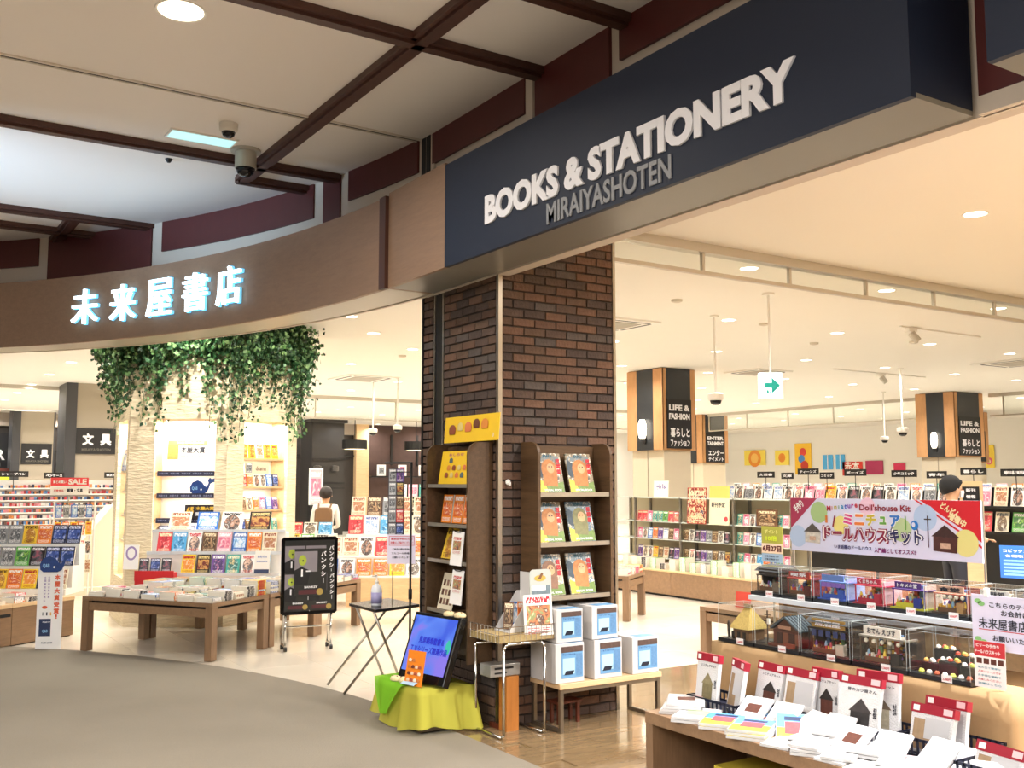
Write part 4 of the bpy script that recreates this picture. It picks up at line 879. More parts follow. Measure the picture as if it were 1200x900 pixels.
for z in (1.66, 1.42, 1.15):
    P, a = nloc(1, .30, .052, z - .045); e = board('shelf_banner', f'navy printed strip along the edge of the {"top" if z > 1.6 else ("middle" if z > 1.3 else "lower")} shelf of the main niche', 'banner', P, a, .63, .055, .004, mat('navy_strip', '#232642', .5, noise=(90, .7)))
    for i in range(5): text('本屋大賞', e, .07 + i * .123, .028, .1, .02, mat('strip_lettering', '#8a8fb4', .5), -.001)
def whale(name, label, cat, P, a, w_, group=None, tilt=0):
    t = thing(name, label, cat, M=Matrix.Translation(P) @ Euler((tilt, 0, a)).to_matrix().to_4x4()); s_ = w_
    pts = [(.0, .25), (.02, .08), (.12, 0), (.55, .0), (.68, .06), (.75, .22), (.80, .38), (.86, .42), (1.0, .46), (.97, .60), (.86, .56), (.78, .62), (.70, .52), (.74, .42), (.66, .26), (.58, .30), (.48, .44), (.30, .52), (.10, .44)]
    MB().prism([(x * s_, z * s_) for x, z in pts], .008, 0, 'y').build('body', mat('whale_navy', '#173a7a', .4, noise=(40, .5)), t)
    disc('eye', t, .45 * s_, .16 * s_, .012 * s_ * 3, .012 * s_ * 3, M_wtext, -.001, 8); text('Q&B', t, .2 * s_, .2 * s_, .22 * s_, .14 * s_, mat('whale_print', '#8fc0ea', .5), -.001)
    return t
P, a = nloc(1, .66, .06, 1.425); whale('whale_cutout', 'navy whale cutout on the middle shelf of the main niche', 'cutout', P, a - .0, .28)
bb = nboard(1, .62, .03, 1.155, .34, .15, 'title_board', 'dark board with yellow lettering on the lower niche shelf', 'sign', mat('board_brownblack', '#221a22', .5)); text('65', bb, .06, .09, .08, .08, mat('yellow_print', '#d8b23a', .5), -.002, .05); text('本屋大賞', bb, .22, .11, .2, .04, mat('yellow_print', '#d8b23a', .5), -.002, .05); text('受賞作発表', bb, .22, .05, .2, .04, M_wtext, -.002, .04)
face_row(nloc(1, .36, .12, .905)[0], nloc(1, 0, 0, 0)[1], 4, .14, .12, .17, .015, .2, ['navy', 'cream', 'navy', 'grey'], 'book', 'on the lowest shelf of the main niche', 'books in the main niche', end='the counter side')
rws = {1.82: (['yellow', 'yellow', 'cream', 'yellow', 'yellow'], .16), 1.24: (['brown', 'cream', 'orange', 'pink', 'blue', 'purple'], .14), 1.0: (['navy', 'brown', 'blue', 'blue', 'orange', 'teal'], .14), .78: (['orange', 'pink', 'cream', 'pink', 'orange', 'red'], .14)}
for i, (z, (ws, hh)) in enumerate(rws.items()):
    face_row(nloc(2, .34, .09, z)[0], nloc(2, 0, 0, 0)[1], len(ws), .60 / len(ws), .56 / len(ws) * .9, hh, .015, .15, ws, 'book', f'on the {ORD[i] if i == 0 else ORD[i + 1]} shelf of the right-hand niche', 'books in the right-hand niche', end='its corner')
face_row(nloc(2, .34, .09, 1.50)[0], nloc(2, 0, 0, 0)[1], 6, .1, .085, .14, .015, .15, ['red', 'orange', 'white', 'white', 'blue', 'navy'], 'book', 'on the second shelf of the right-hand niche', 'books in the right-hand niche', end='its corner')
dr = nboard(2, .32, .05, 1.645, .36, .13, 'drama_sign', 'cream sign reading drama above the second niche shelf', 'sign', mat('drama_cream', '#d9cfb4', .6), 0); text('drama', dr, .24, .06, .16, .05, mat('brown_print', '#6b4a33', .5)); rect('photo_print', dr, .01, .01, .1, .12, COVERS['grey'][0])
face_row(nloc(0, .35, .05, 1.68)[0], nloc(0, 0, 0, 0)[1], 2, .25, .2, .25, .015, .15, ['blue', 'blue'], 'book', 'on the top shelf of the left niche', 'books in the left niche', end='the counter side')
for z, n_ in ((1.45, 'second'), (1.18, 'third'), (.9, 'lowest')): face_row(nloc(0, .4, .08, z)[0], nloc(0, 0, 0, 0)[1], 2, .25, .15, .2, .015, .15, ['grey', 'white'], 'book', f'on the {n_} shelf of the left niche', 'books in the left niche', end='the counter side')
rb = nboard(1, .02, -.10, .62, .16, .26, 'round_badge_sign', 'white oval badge sign leaning on the cladding left of the main niche', 'sign', M_paper); disc('oval_print', rb, .08, .17, .06, .075, mat('violet_print', '#9a88b8', .5), -.001); disc('oval_centre', rb, .08, .17, .04, .055, M_paper, -.002)
# ivy: a collar of leaves round the head of the column, strands hanging
q = N('ivy_leaf'); oi = q.new('NewGeometry'); cr = q.new('ValToRGB'); q.l(oi.outputs['Random Per Island'], cr.inputs[0])
cr.color_ramp.elements[0].color = hexc('#153619'); cr.color_ramp.elements[1].color = hexc('#55844a'); e_ = cr.color_ramp.elements.new(.6); e_.color = hexc('#26532c'); e_ = cr.color_ramp.elements.new(.93); e_.color = hexc('#86ac72')
q.l(cr.outputs[0], q.b.inputs['Base Color']); q.b.inputs['Roughness'].default_value = .45; M_ivy = q.m
iv = thing('hanging_ivy', 'dense dark green ivy hanging in strands round the head of the cream column', 'plant', (CX, CY, 0))
lv = MB(); stm = MB(); r3 = random.Random(11)
def leaf(b, p, s_):
    n_ = Vector((r3.gauss(0, 1), r3.gauss(0, 1), r3.gauss(0, .6))).normalized(); u = n_.orthogonal().normalized(); u = Matrix.Rotation(r3.uniform(0, 6.28), 3, n_) @ u; v_ = n_.cross(u)
    b.face([p - u * s_ * .1, p + v_ * s_ * .55 + u * s_ * .35, p + u * s_ * 1.15 + n_ * s_ * .2, p - v_ * s_ * .55 + u * s_ * .35])
def hexr(a):   # radius of the hexagon at angle a
    t = (math.degrees(a) - VA + 108) % 60; return CR * math.cos(rad(30)) / math.cos(rad(t - 30))
for k in range(330):
    a = rad(VA + (r3.uniform(-115, 115) if k % 3 == 0 else -112 + 16 * r3.randrange(15) + r3.gauss(0, 2.6))); rr_ = hexr(a)
    long_ = r3.random() < .34
    L = r3.uniform(.55, 1.02) if long_ else r3.uniform(.10, .38)
    L *= 1.0 + .22 * math.sin(a * 7) ; out = r3.uniform(.04, .2); z0 = r3.uniform(3.02, 3.3); x, y = math.cos(a), math.sin(a); sw = r3.uniform(-.12, .12); prev = None
    n_ = int(L / .022)
    for i in range(n_):
        f = i / n_; o = out * (1 - .55 * f) + .05 * math.sin(f * 5 + k); aa = a + sw * f * .5; p = Vector(((rr_ + o) * math.cos(aa), (rr_ + o) * math.sin(aa), z0 - L * f))
        if i % 6 == 0:
            if prev is not None: stm.tube(prev, p, .003, 3, cap=False)
            prev = p
        for _ in range(3 if not long_ else (3 if f < .45 else 1)):
            sp_ = .055 * (1 - f * .45) ; leaf(lv, p + Vector((r3.gauss(0, sp_), r3.gauss(0, sp_), r3.gauss(0, .03))), r3.uniform(.026, .048))
for k in range(4600):
    a = rad(VA + r3.uniform(-115, 115)); o = abs(r3.gauss(.1, .09)); rr_ = hexr(a) + o; leaf(lv, Vector((rr_ * math.cos(a), rr_ * math.sin(a), r3.uniform(2.98, 3.38))), r3.uniform(.03, .055))
tag(lv.build('foliage', M_ivy, iv), kind='stuff'); stm.build('stem', mat('ivy_stem', '#4a4a2a', .7), iv)

# ============================================================ LEFT DISPLAY
bxs = thing('display_box', 'brown wooden display box at the left edge on the cream floor', 'display box', (1.288, 10.75, 0), UA)
bx('body', (0, 0, .01), (.74, 1.35, .36), M_wood, bxs, .002); bx('top', (-.004, -.004, .3605), (.744, 1.354, .395), M_light, bxs, .002); bx('plinth', (.02, .02, 0), (.72, 1.33, .0095), M_dark, bxs)
bxm = thing('display_box', 'second brown box, long one running out of the left edge', 'display box', (1.288, 10.75, 0), UA); bx('body', (-1.6, 0, .01), (-.006, 1.35, .36), M_wood, bxm, .002); bx('slot', (-.7, -.003, .28), (-.02, -.0005, .31), M_dark, bxm); bx('top', (-1.6, -.004, .3605), (-.008, 1.354, .395), M_light, bxm)
PL = (1.288, 10.75)
stacks(PL, UA, [(.1, .12, 2, 'grey'), (.26, .12, 2, 'white'), (.42, .13, 2, 'white'), (.56, .14, 2, 'navy'), (.12, .34, 2, 'white'), (.3, .34, 3, 'red'), (-.12, .12, 2, 'cream'), (-.3, .13, 2, 'white')], 'on the brown display boxes', 'books on the brown display boxes', z0=.396)
O2 = (1.06, 11.78, 0); 
stp = thing('stepped_display', 'clear stepped display of prize books on the brown boxes at the left edge', 'display stand', (O2[0], O2[1], 0), AZ)
for d, z in ((.02, .46), (.17, .68), (.32, .90)): bx('step', (0, d - .02, .396), (.92, d + .1295, z - .002), M_white, stp)
for zi, (z, ws, nm) in enumerate(((.46, ['grey', 'yellow', 'orange', 'yellow', 'navy', 'cream'], 'lowest'), (.68, ['grey', 'grey', 'green', 'black', 'navy', 'navy'], 'middle'), (.90, ['grey', 'grey', 'yellow', 'orange', 'navy', 'navy'], 'top'))):
    face_row(fr(O2, .06, .035 + .15 * zi, z), AZ, 6, .155, .15, .2, .02, .25, ws, 'book', f'on the {nm} step at the left edge', 'prize books on the left display', end='the picture edge')
sd = board('standee', 'tall white floor standee with orange vertical award lettering and a whale on top', 'standee', (1.455, 10.44, 0), AZ + .12, .225, .76, .012, M_paper)
whale('whale_cutout', 'navy whale on top of the white award standee', 'cutout', (1.462, 10.425, .71), AZ + .12, .29) 
for i, c in enumerate('本屋大賞受賞'): text(c, sd, .175, .66 - i * .062, .05, .052, mat('coral_print', '#e0603a', .5), -.002, .05)
text('！', sd, .175, .30, .02, .04, mat('coral_print', '#e0603a', .5), -.002, .05)
for j in range(2):
    for i, c in enumerate('全国書店員が選んだ'[:7 + j]): text(c, sd, .10 - j * .035, .66 - i * .03, .018, .02, mat('violet_print', '#9a88b8', .5), -.002)
rect('book_print', sd, .025, .12, .13, .28, mat('navy_print', '#1f2f55', .5)); text('Q&B', sd, .08, .165, .05, .03, mat('whale_print', '#8fc0ea', .5), -.002); text('作品紹介中', sd, .09, .25, .07, .014, M_wtext, -.002)
disc('salmon_print', sd, .07, .385, .025, .015, mat('coral_print', '#e0603a', .5), -.001, 10)
for i in range(3): rect('figure_print', sd, .05 + i * .035, .31, .062 + i * .035, .34, [M_gtext, M_ktext, mat('gold_print', '#e0b060', .5)][i])
text('発表会場', sd, .1, .06, .1, .014, mat('navy_print', '#1f2f55', .5), -.002)
# cream counter with sloping side, racks and grey columns
sc = thing('counter', 'cream counter with a steep sloping side left of the ivy column', 'counter', (0, 0, 0)); MB().prism([(2.48, 0), (3.14, 0), (3.14, 1.22), (3.05, 1.22), (2.62, .68), (2.50, .55)], .5, 0, 'y', 15.2).build('body', mat('cream_counter', '#f0e8d2', .6), sc); bx('plinth', (2.3, 15.0, 0), (3.2, 15.19, .10), M_cream, sc)
def small_stock(parent, y, x0, x1, z, h, cols, seed, nm='stock', wmin=.02, wmax=.045):
    r2 = random.Random(seed); bs_ = [MB() for _ in cols]; x = x0
    while x < x1 - wmax:
        w_ = r2.uniform(wmin, wmax); hh = h * r2.uniform(.6, 1); bs_[r2.randrange(len(cols))].box((x, y - .02, z), (x + w_ * .85, y + .01, z + hh)); x += w_
    for b_, c in zip(bs_, cols):
        if b_.v: tag(b_.build(nm, c, parent), kind='stuff')
SC = [mat('stock_' + n, c, .5) for n, c in (('navy', '#2c3048'), ('red', '#b83a3f'), ('pink', '#e0909c'), ('white', '#eceae6'), ('brown', '#6b5044'), ('blue', '#5a82b8'), ('orange', '#d88a4a'))]
pr_ = thing('pen_rack', 'long white rack with rows of small pens and price rails at the far left', 'rack', (0, 17.5, 0))
bx('back_panel', (-.6, .02, 0), (3.62, .06, 1.58), mat('rack_pale', '#d8d4cc', .5), pr_)
for i in range(9):
    z = .70 + i * .095; bx('price_rail', (-.6, -.06, z - .018), (3.62, -.04, z), M_white, pr_); small_stock(pr_, -.01, -.55, 3.6, z, .06, SC, 30 + i)
bx('base', (-.6, -.3, 0), (3.62, .0195, .64), mat('rack_brown', '#8a7460', .6), pr_)  # base in a plain brown, darker than the rack
def hang_label(P, a, w_, h_, s, label, txt=None): e = board('category_sign', label, 'sign', P, a, w_, h_, .01, M_black); text(s, e, w_ / 2, h_ / 2, w_ * .8, h_ * .45, txt or M_wtext, -.002, .04); MB().tube((w_ / 2, .005, -.22), (w_ / 2, .005, 0), .006, 6).build('stem', M_black, e); return e
hang_label((1.80, 17.4, 1.63), 0, .42, .09, 'シャープペン', 'small black sign reading mechanical pencil on the far left rack'); hang_label((2.44, 17.4, 1.61), 0, .3, .09, 'ペンケース', 'small black pencil case sign beside the red sale sign'); hang_label((3.34, 17.4, 1.62), 0, .3, .09, '修正テープ', 'small black correction tape sign next to the ivy column')
ssg = board('sale_sign', 'red and white SALE sign standing above the stationery rack', 'sign', (2.12, 14.5, 1.38), 0, .47, .23, .01, M_paper); rect('red_band', ssg, 0, .12, .47, .23, mat('sale_red', '#e0424a', .5)); text('SALE', ssg, .33, .175, .23, .075, M_paper, -.002, .05); text('まとめ買い', ssg, .11, .172, .16, .04, M_paper, -.002, .04); text('対象商品', ssg, .1, .06, .12, .03, M_rtext, -.002); text('雑貨・文具', ssg, .3, .06, .2, .05, M_ktext, -.002, .04); MB().tube((.23, .02, -.12), (.23, .02, 0), .008, 6).build('stem', M_chrome, ssg)
sr = thing('wire_rack', 'small white wire rack of boxed goods under the SALE sign', 'rack', (2.18, 14.5, 0))
for x in (0, .50): MB().tube((x, 0, 0), (x, 0, 1.3), .012, 6).build('post', M_white, sr); MB().tube((x, .3, 0), (x, .3, 1.1), .012, 6).build('post', M_white, sr)
for z in (.35, .6, .85, 1.08): bx('wire_shelf', (.012, 0, z - .012), (.488, .3, z), M_white, sr)
k = 0
for z, nm in ((.35, 'lowest'), (.6, 'second'), (.85, 'third'), (1.08, 'top')):
    for i in range(5):
        c = ['cream', 'red', 'yellow', 'grey', 'brown', 'white', 'orange', 'blue'][(i * 3 + k) % 8]; o = inst('goods_box', book_mesh(.075, .17, .05, COVERS[c][0]), None, (2.24 + i * .095, 14.56, z + .001), (0, 0, R.uniform(-.2, .2))); tag(o, f'small {c} goods box, {ORD[i]} on the {nm} shelf under the SALE sign', 'box', 'boxed goods under the SALE sign'); k += 1
for (x0, x1, y, z0, z1, y1, who) in ((3.35, 4.10, 20.2, 2.077, 2.558, 21.0, 'nearer'), (3.42, 4.20, 28.6, 2.01, 2.54, 29.3, 'farther')):
    t = struct(thing('pillar', f'{who} grey column carrying the black stationery sign', None)); bx('body', (x0, y, 0), (x1, y1, 3.4), mat('column_taupe', '#a09686', .6), t); bx('dark_edge', (x0 - .2, y - .05, 0), (x0 - .005, y1, 3.4), mat('graphite_panel', '#3a3b3f', .4), t); bx('dark_edge', (x1 + .002, y, 0), (x1 + .04, y1, 3.4), mat('graphite_panel', '#3a3b3f', .4), t)
    sgn = board('category_sign', f'black stationery sign on the {who} grey column', 'sign', (x0 - (.0 if who == 'nearer' else -.03), y - .03, z0), 0, x1 - x0 - (.0 if who == 'nearer' else .06), z1 - z0, .02, mat('sign_black', '#15161a', .5)); W_ = x1 - x0
    for i, c in enumerate('文具'): text(c, sgn, W_ * (.28 + .42 * i), .27, .2, .22, M_wtext, -.002, .05)
    text('MIRAIYA SHOTEN', sgn, W_ * .48, .08, W_ * .68, .05, mat('faint_lettering', '#6a665e', .5), -.002)
pb_ = board('category_sign', 'black sign with the letters ER cut by the left edge', 'sign', (2.2, 29.9, 1.9), 0, 1.12, .95, .06, mat('sign_black', '#15161a', .5)); text('PAPER', pb_, .5, .38, 1.05, .28, M_wtext, -.002, .03); text('MIRAIYA SHOTEN', pb_, .42, .12, 1.0, .1, M_gtext, -.002)
for x, w_, c, lb in ((2.4, .95, '#c9d63a', 'yellow-green lit shelf front below the ER sign'), (4.35, .5, '#c86a28', 'orange lit shelf front between the grey columns')):
    e = thing('lit_shelf', lb, 'shelf', (x, 28.9, 0)); bx('body', (0, 0, 0), (w_, .3, 1.65), M_dark, e); bx('lit_front', (.0, -.02, 1.4), (w_, -.001, 1.8), mat('lit_' + c[1:], c, .5, emit=.8), e); bx('top', (0, 0, 1.65), (w_, .3, 1.9), mat('dark_red', '#5c2018', .5), e)

# ============================================================ MIDDLE LEFT: MAGAZINE ISLANDS
O3 = (4.0, 10.78, 0); mg = thing('stepped_display', 'long pale stepped magazine display on the third low table', 'display stand', (4.0, 10.78, 0), AZ)
for d, z in ((.02, .52), (.22, .72)): bx('step', (0, d - .02, .502), (1.55, d + .179, z - .002), M_white, mg)
WW = ['white', 'cream', 'yellow', 'orange', 'white', 'blue', 'white', 'red', 'white', 'green', 'cream', 'pink']
face_row(fr(O3, .1, .06, .52), AZ, 8, .185, .165, .19, .012, .3, ['cream', 'white', 'blue', 'white', 'orange', 'orange', 'yellow', 'white'], 'magazine', 'on the lower step behind the poster easel', 'magazines behind the poster easel', end='the easel')
face_row(fr(O3, .1, .26, .72), AZ, 8, .185, .17, .22, .012, .3, ['white', 'green', 'cream', 'cream', 'white', 'red', 'white', 'orange'], 'magazine', 'on the upper step behind the poster easel', 'magazines behind the poster easel', end='the easel')
O4 = (5.16, 11.82, 0); gd = thing('magazine_shelf', 'tall pale tiered magazine shelf beyond the low tables', 'shelf', (5.16, 11.82, 0), AZ)
bx('body', (0, .02, 0), (1.3, .7, .80), M_light, gd)
for d, z in ((.04, .90), (.24, 1.12)): bx('step', (0, d - .02, .802), (1.3, d + .179, z - .002), M_white, gd)
face_row(fr(O4, .1, .08, .90), AZ, 6, .2, .18, .235, .012, .28, ['red', 'white', 'blue', 'cream', 'cream', 'red', 'white', 'yellow', 'blue'], 'magazine', 'on the third tier beyond the low tables', 'magazines on the tall tiered shelf', end='the ivy column')
face_row(fr(O4, .1, .28, 1.12), AZ, 6, .2, .18, .25, .012, .28, ['cream', 'brown', 'grey', 'cream', 'cream', 'green', 'white', 'yellow', 'orange'], 'magazine', 'on the top tier beyond the low tables', 'magazines on the tall tiered shelf', end='the ivy column')
O5 = (4.52, 12.32, 0); g5 = thing('magazine_table', 'low pale magazine stand before the person with the backpack', 'display stand', (4.52, 12.32, 0), AZ); bx('body', (0, 0, 0), (.60, .5, .70), M_light, g5); bx('step', (0, .2, .7005), (.60, .5, .88), M_white, g5)
face_row(fr(O5, .10, .05, .702), AZ, 3, .19, .17, .2, .012, .3, ['yellow', 'green', 'white'], 'magazine', 'on the low stand before the backpack person', 'magazines on the low stand', end='the ivy column')
face_row(fr(O5, .10, .25, .882), AZ, 3, .19, .17, .16, .012, .3, ['red', 'white', 'blue'], 'magazine', 'atop the low stand before the backpack person', 'magazines on the low stand', end='the ivy column')
li = thing('low_island', 'low pale wooden island base beyond the tiered magazine shelf', 'display box', (6.25, 12.4, 0)); bx('body', (0, 0, .0), (.9, 2.3, .42), M_wood, li); bx('top', (-.01, -.01, .4205), (.91, 2.31, .45), M_light, li)
def gondola(name, label, P, a, L, zt, rows, noun, where, group, end, ws, n, wd=.19, hh=.26, body=M_black):
    t = thing(name, label, 'shelf', (P[0], P[1], 0), a); bx('body', (0, .10, 0), (L, .5, zt - .02), body, t)
    for z in rows: bx('shelf_board', (0, -.06, z - .03), (L, .0995, z - .002), body, t)
    bx('back_board', (0, .101, zt - .019), (L, .13, zt + .16), body, t)
    for i, z in enumerate(rows):
        st_ = L / n; face_row((P[0] + math.cos(a) * st_ * .5 - math.sin(a) * .03, P[1] + math.sin(a) * st_ * .5 + math.cos(a) * .03, z), a, n, st_, wd, hh, .012, .2, ws[i % len(ws)], noun, f'on the {["top", "second", "third"][i]} board {where}', group, end=end)
    return t
gondola('magazine_shelf', 'black magazine shelf in front of the far brick wall', (9.2, 18.6), AZ, 3.1, 1.28, (1.25, .95), 'magazine', 'of the far black shelf', 'magazines on the far black shelf', 'the dark column', [['white', 'pink', 'teal', 'blue', 'green', 'white', 'yellow', 'red', 'cream', 'white', 'pink', 'orange', 'yellow', 'white'], ['white', 'cream', 'yellow', 'grey', 'red', 'white', 'blue']], 14)
for i in range(3): hang_label((10.0 + .95 * i, 17.95 - .6 * i, 1.66), AZ, .4, .12, ['コミック', '趣味', '実用'][i], ['small black sign over the far magazine shelf, first of three', 'small black sign over the far magazine shelf, middle one', 'small black sign over the far magazine shelf, nearest the pillar'][i])
for i in range(5):
    e = board('framed_print', f'small framed print on the far brick wall, {ORD[i]} from the wooden post', 'picture', (14.0 + i * .75, 29.7, 1.75), 0, .3, .36, .03, M_paper, 'prints along the far brick wall'); rect('print', e, .06, .06, .24, .3, COVERS[['grey', 'pink', 'brown', 'cream', 'blue'][i]][0])
bx('ledge', (13.76, 29.6, 1.70), (18.2, 29.94, 1.748), M_black, wb)
bc = struct(thing('pillar', 'black panelled column with two wall lamps in the far left of the shop', None)); bx('body', (11.1, 28, 0), (12.1, 28.9, 3.3), mat('black_panelling', '#2a2725', .5), bc); bx('cornice', (11.02, 27.92, 3.3), (12.18, 28.98, 3.4), mat('black_panelling', '#2a2725', .5), bc)
for z in (2.2, 1.5, 1.35): bx('moulding', (11.08, 27.97, z), (12.12, 27.999, z + .05), M_dark, bc)
for i, x in enumerate((11.25, 11.8)):
    e = thing('wall_lamp', ['small round wall lamp on the black column, outer one', 'small round wall lamp on the black column, one nearer the bricks'][i], 'lamp', (x, 27.94, 1.95)); MB().lathe([(.03, -.09), (.11, -.07), (.11, .07), (.03, .09)], (0, 0, 0), 14).build('shade', mat('smoke_shade', '#4a4744', .3), e); bx('bracket', (-.02, .03, -.02), (.02, .058, .02), M_black, e)
for i, (px, xx) in enumerate(((0, 12.0), (1, 14.0), (2, 16.2))):
    e = thing('pendant_lamp', ['black drum pendant lamp beside the black column', 'black drum pendant lamp before the brick wall', 'black drum pendant lamp partly behind the pillar'][i], 'lamp', (xx, 27.0, 2.5)); MB().lathe([(.36, 0), (.36, .26), (.34, .26)], (0, 0, 0), 24).build('shade', M_black, e); MB().tube((0, 0, .26), (0, 0, .9), .012, 6).build('cord', M_black, e); MB().lathe([(.3, -.004), (.3, .0)], (0, 0, 0), 20).build('diffuser', mat('lamp_warm', '#ffe9c4', .5, emit=2), e)
dc = board('standing_poster', 'narrow white standing poster before the black column', 'poster', (10.75, 27.3, 0.9), 0, .42, 1.05, .02, M_paper); rect('print', dc, .04, .04, .38, 1.0, COVERS['pink'][1]); bx('foot', (.0, -.1, -.9), (.42, .1, 0), M_dark, dc)

# ============================================================ DOLLHOUSE DISPLAY
M_tan = mat('tan_cloth', '#b08f66', .85, noise=(60, .06))
dt = thing('display_table', 'table wrapped in tan cloth holding dollhouses in clear cases', 'table', (3.915, 2.40, 0))
bx('board', (.01, .01, .03), (.74, 1.68, .688), M_tan, dt)
drape('tan_tablecloth', M_tan, .01, 0, .75, 1.685, .690, .012, dt, .005, 7, 4, flare=.006)
# white riser shelf behind the first row
rs_ = thing('riser_shelf', 'pale blue-white riser shelf carrying the upper row of dollhouse cases', 'shelf', (4.17, 2.0, .70))
bx('board', (0, -.25, .205), (.30, 2.05, .229), mat('riser_white', '#dfe5ee', .35), rs_)
for y in (.42, .95, 1.5, 2.0): bx('leg', (.22, y, .0), (.25, y + .03, .2045), M_light, rs_)
bx('back_panel', (.262, .42, 0), (.28, 2.03, .2045), M_light, rs_)
M_acr = acrylic('case_acrylic', (.985, .99, .99, 1), .045); M_edge = mat('acrylic_edge', '#c3cccb', .2); M_cb = mat('case_base', '#1c1d20', .35)
def case(P, wd, dp, hh, label):
    """local x to the right (world -y), local y into the display"""
    t = thing('display_case', label, 'display case', P, -PI/2, 'clear dollhouse cases'); e = .0014
    bx('base', (0, 0, 0), (wd, dp, .018), M_cb, t)
    for nm, a, b in (('pane', (.002, .002, .018), (wd - .002, .0035, hh)), ('pane', (.002, dp - .0035, .018), (wd - .002, dp - .002, hh)), ('pane', (.002, .0035, .018), (.0035, dp - .0035, hh)), ('pane', (wd - .0035, .0035, .018), (wd - .002, dp - .0035, hh)), ('pane', (.002, .002, hh), (wd - .002, dp - .002, hh + .0015))): bx(nm, a, b, M_acr, t)
    b = MB()
    for x in (.002, wd - .002 - e):
        for y in (.002, dp - .002 - e): b.box((x, y, .018), (x + e, y + e, hh))
    for z in (hh,):
        b.box((.002, .002, z), (wd - .002, .002 + e, z + e)).box((.002, dp - .002 - e, z), (wd - .002, dp - .002, z + e)).box((.002, .002, z), (.002 + e, dp - .002, z + e)).box((wd - .002 - e, .002, z), (wd - .002, dp - .002, z + e))
    b.build('edges', M_edge, t)
    g = rect('price_tag', t, wd * .55, .001, wd * .55 + .05, .032, M_paper, -.004); text('3,300円', g, wd * .55 + .025, .014, .04, .012, M_rtext, -.006)
    return t
def mm(c): return mat('mini_' + c.strip('#'), c, .6, noise=(120, .12))
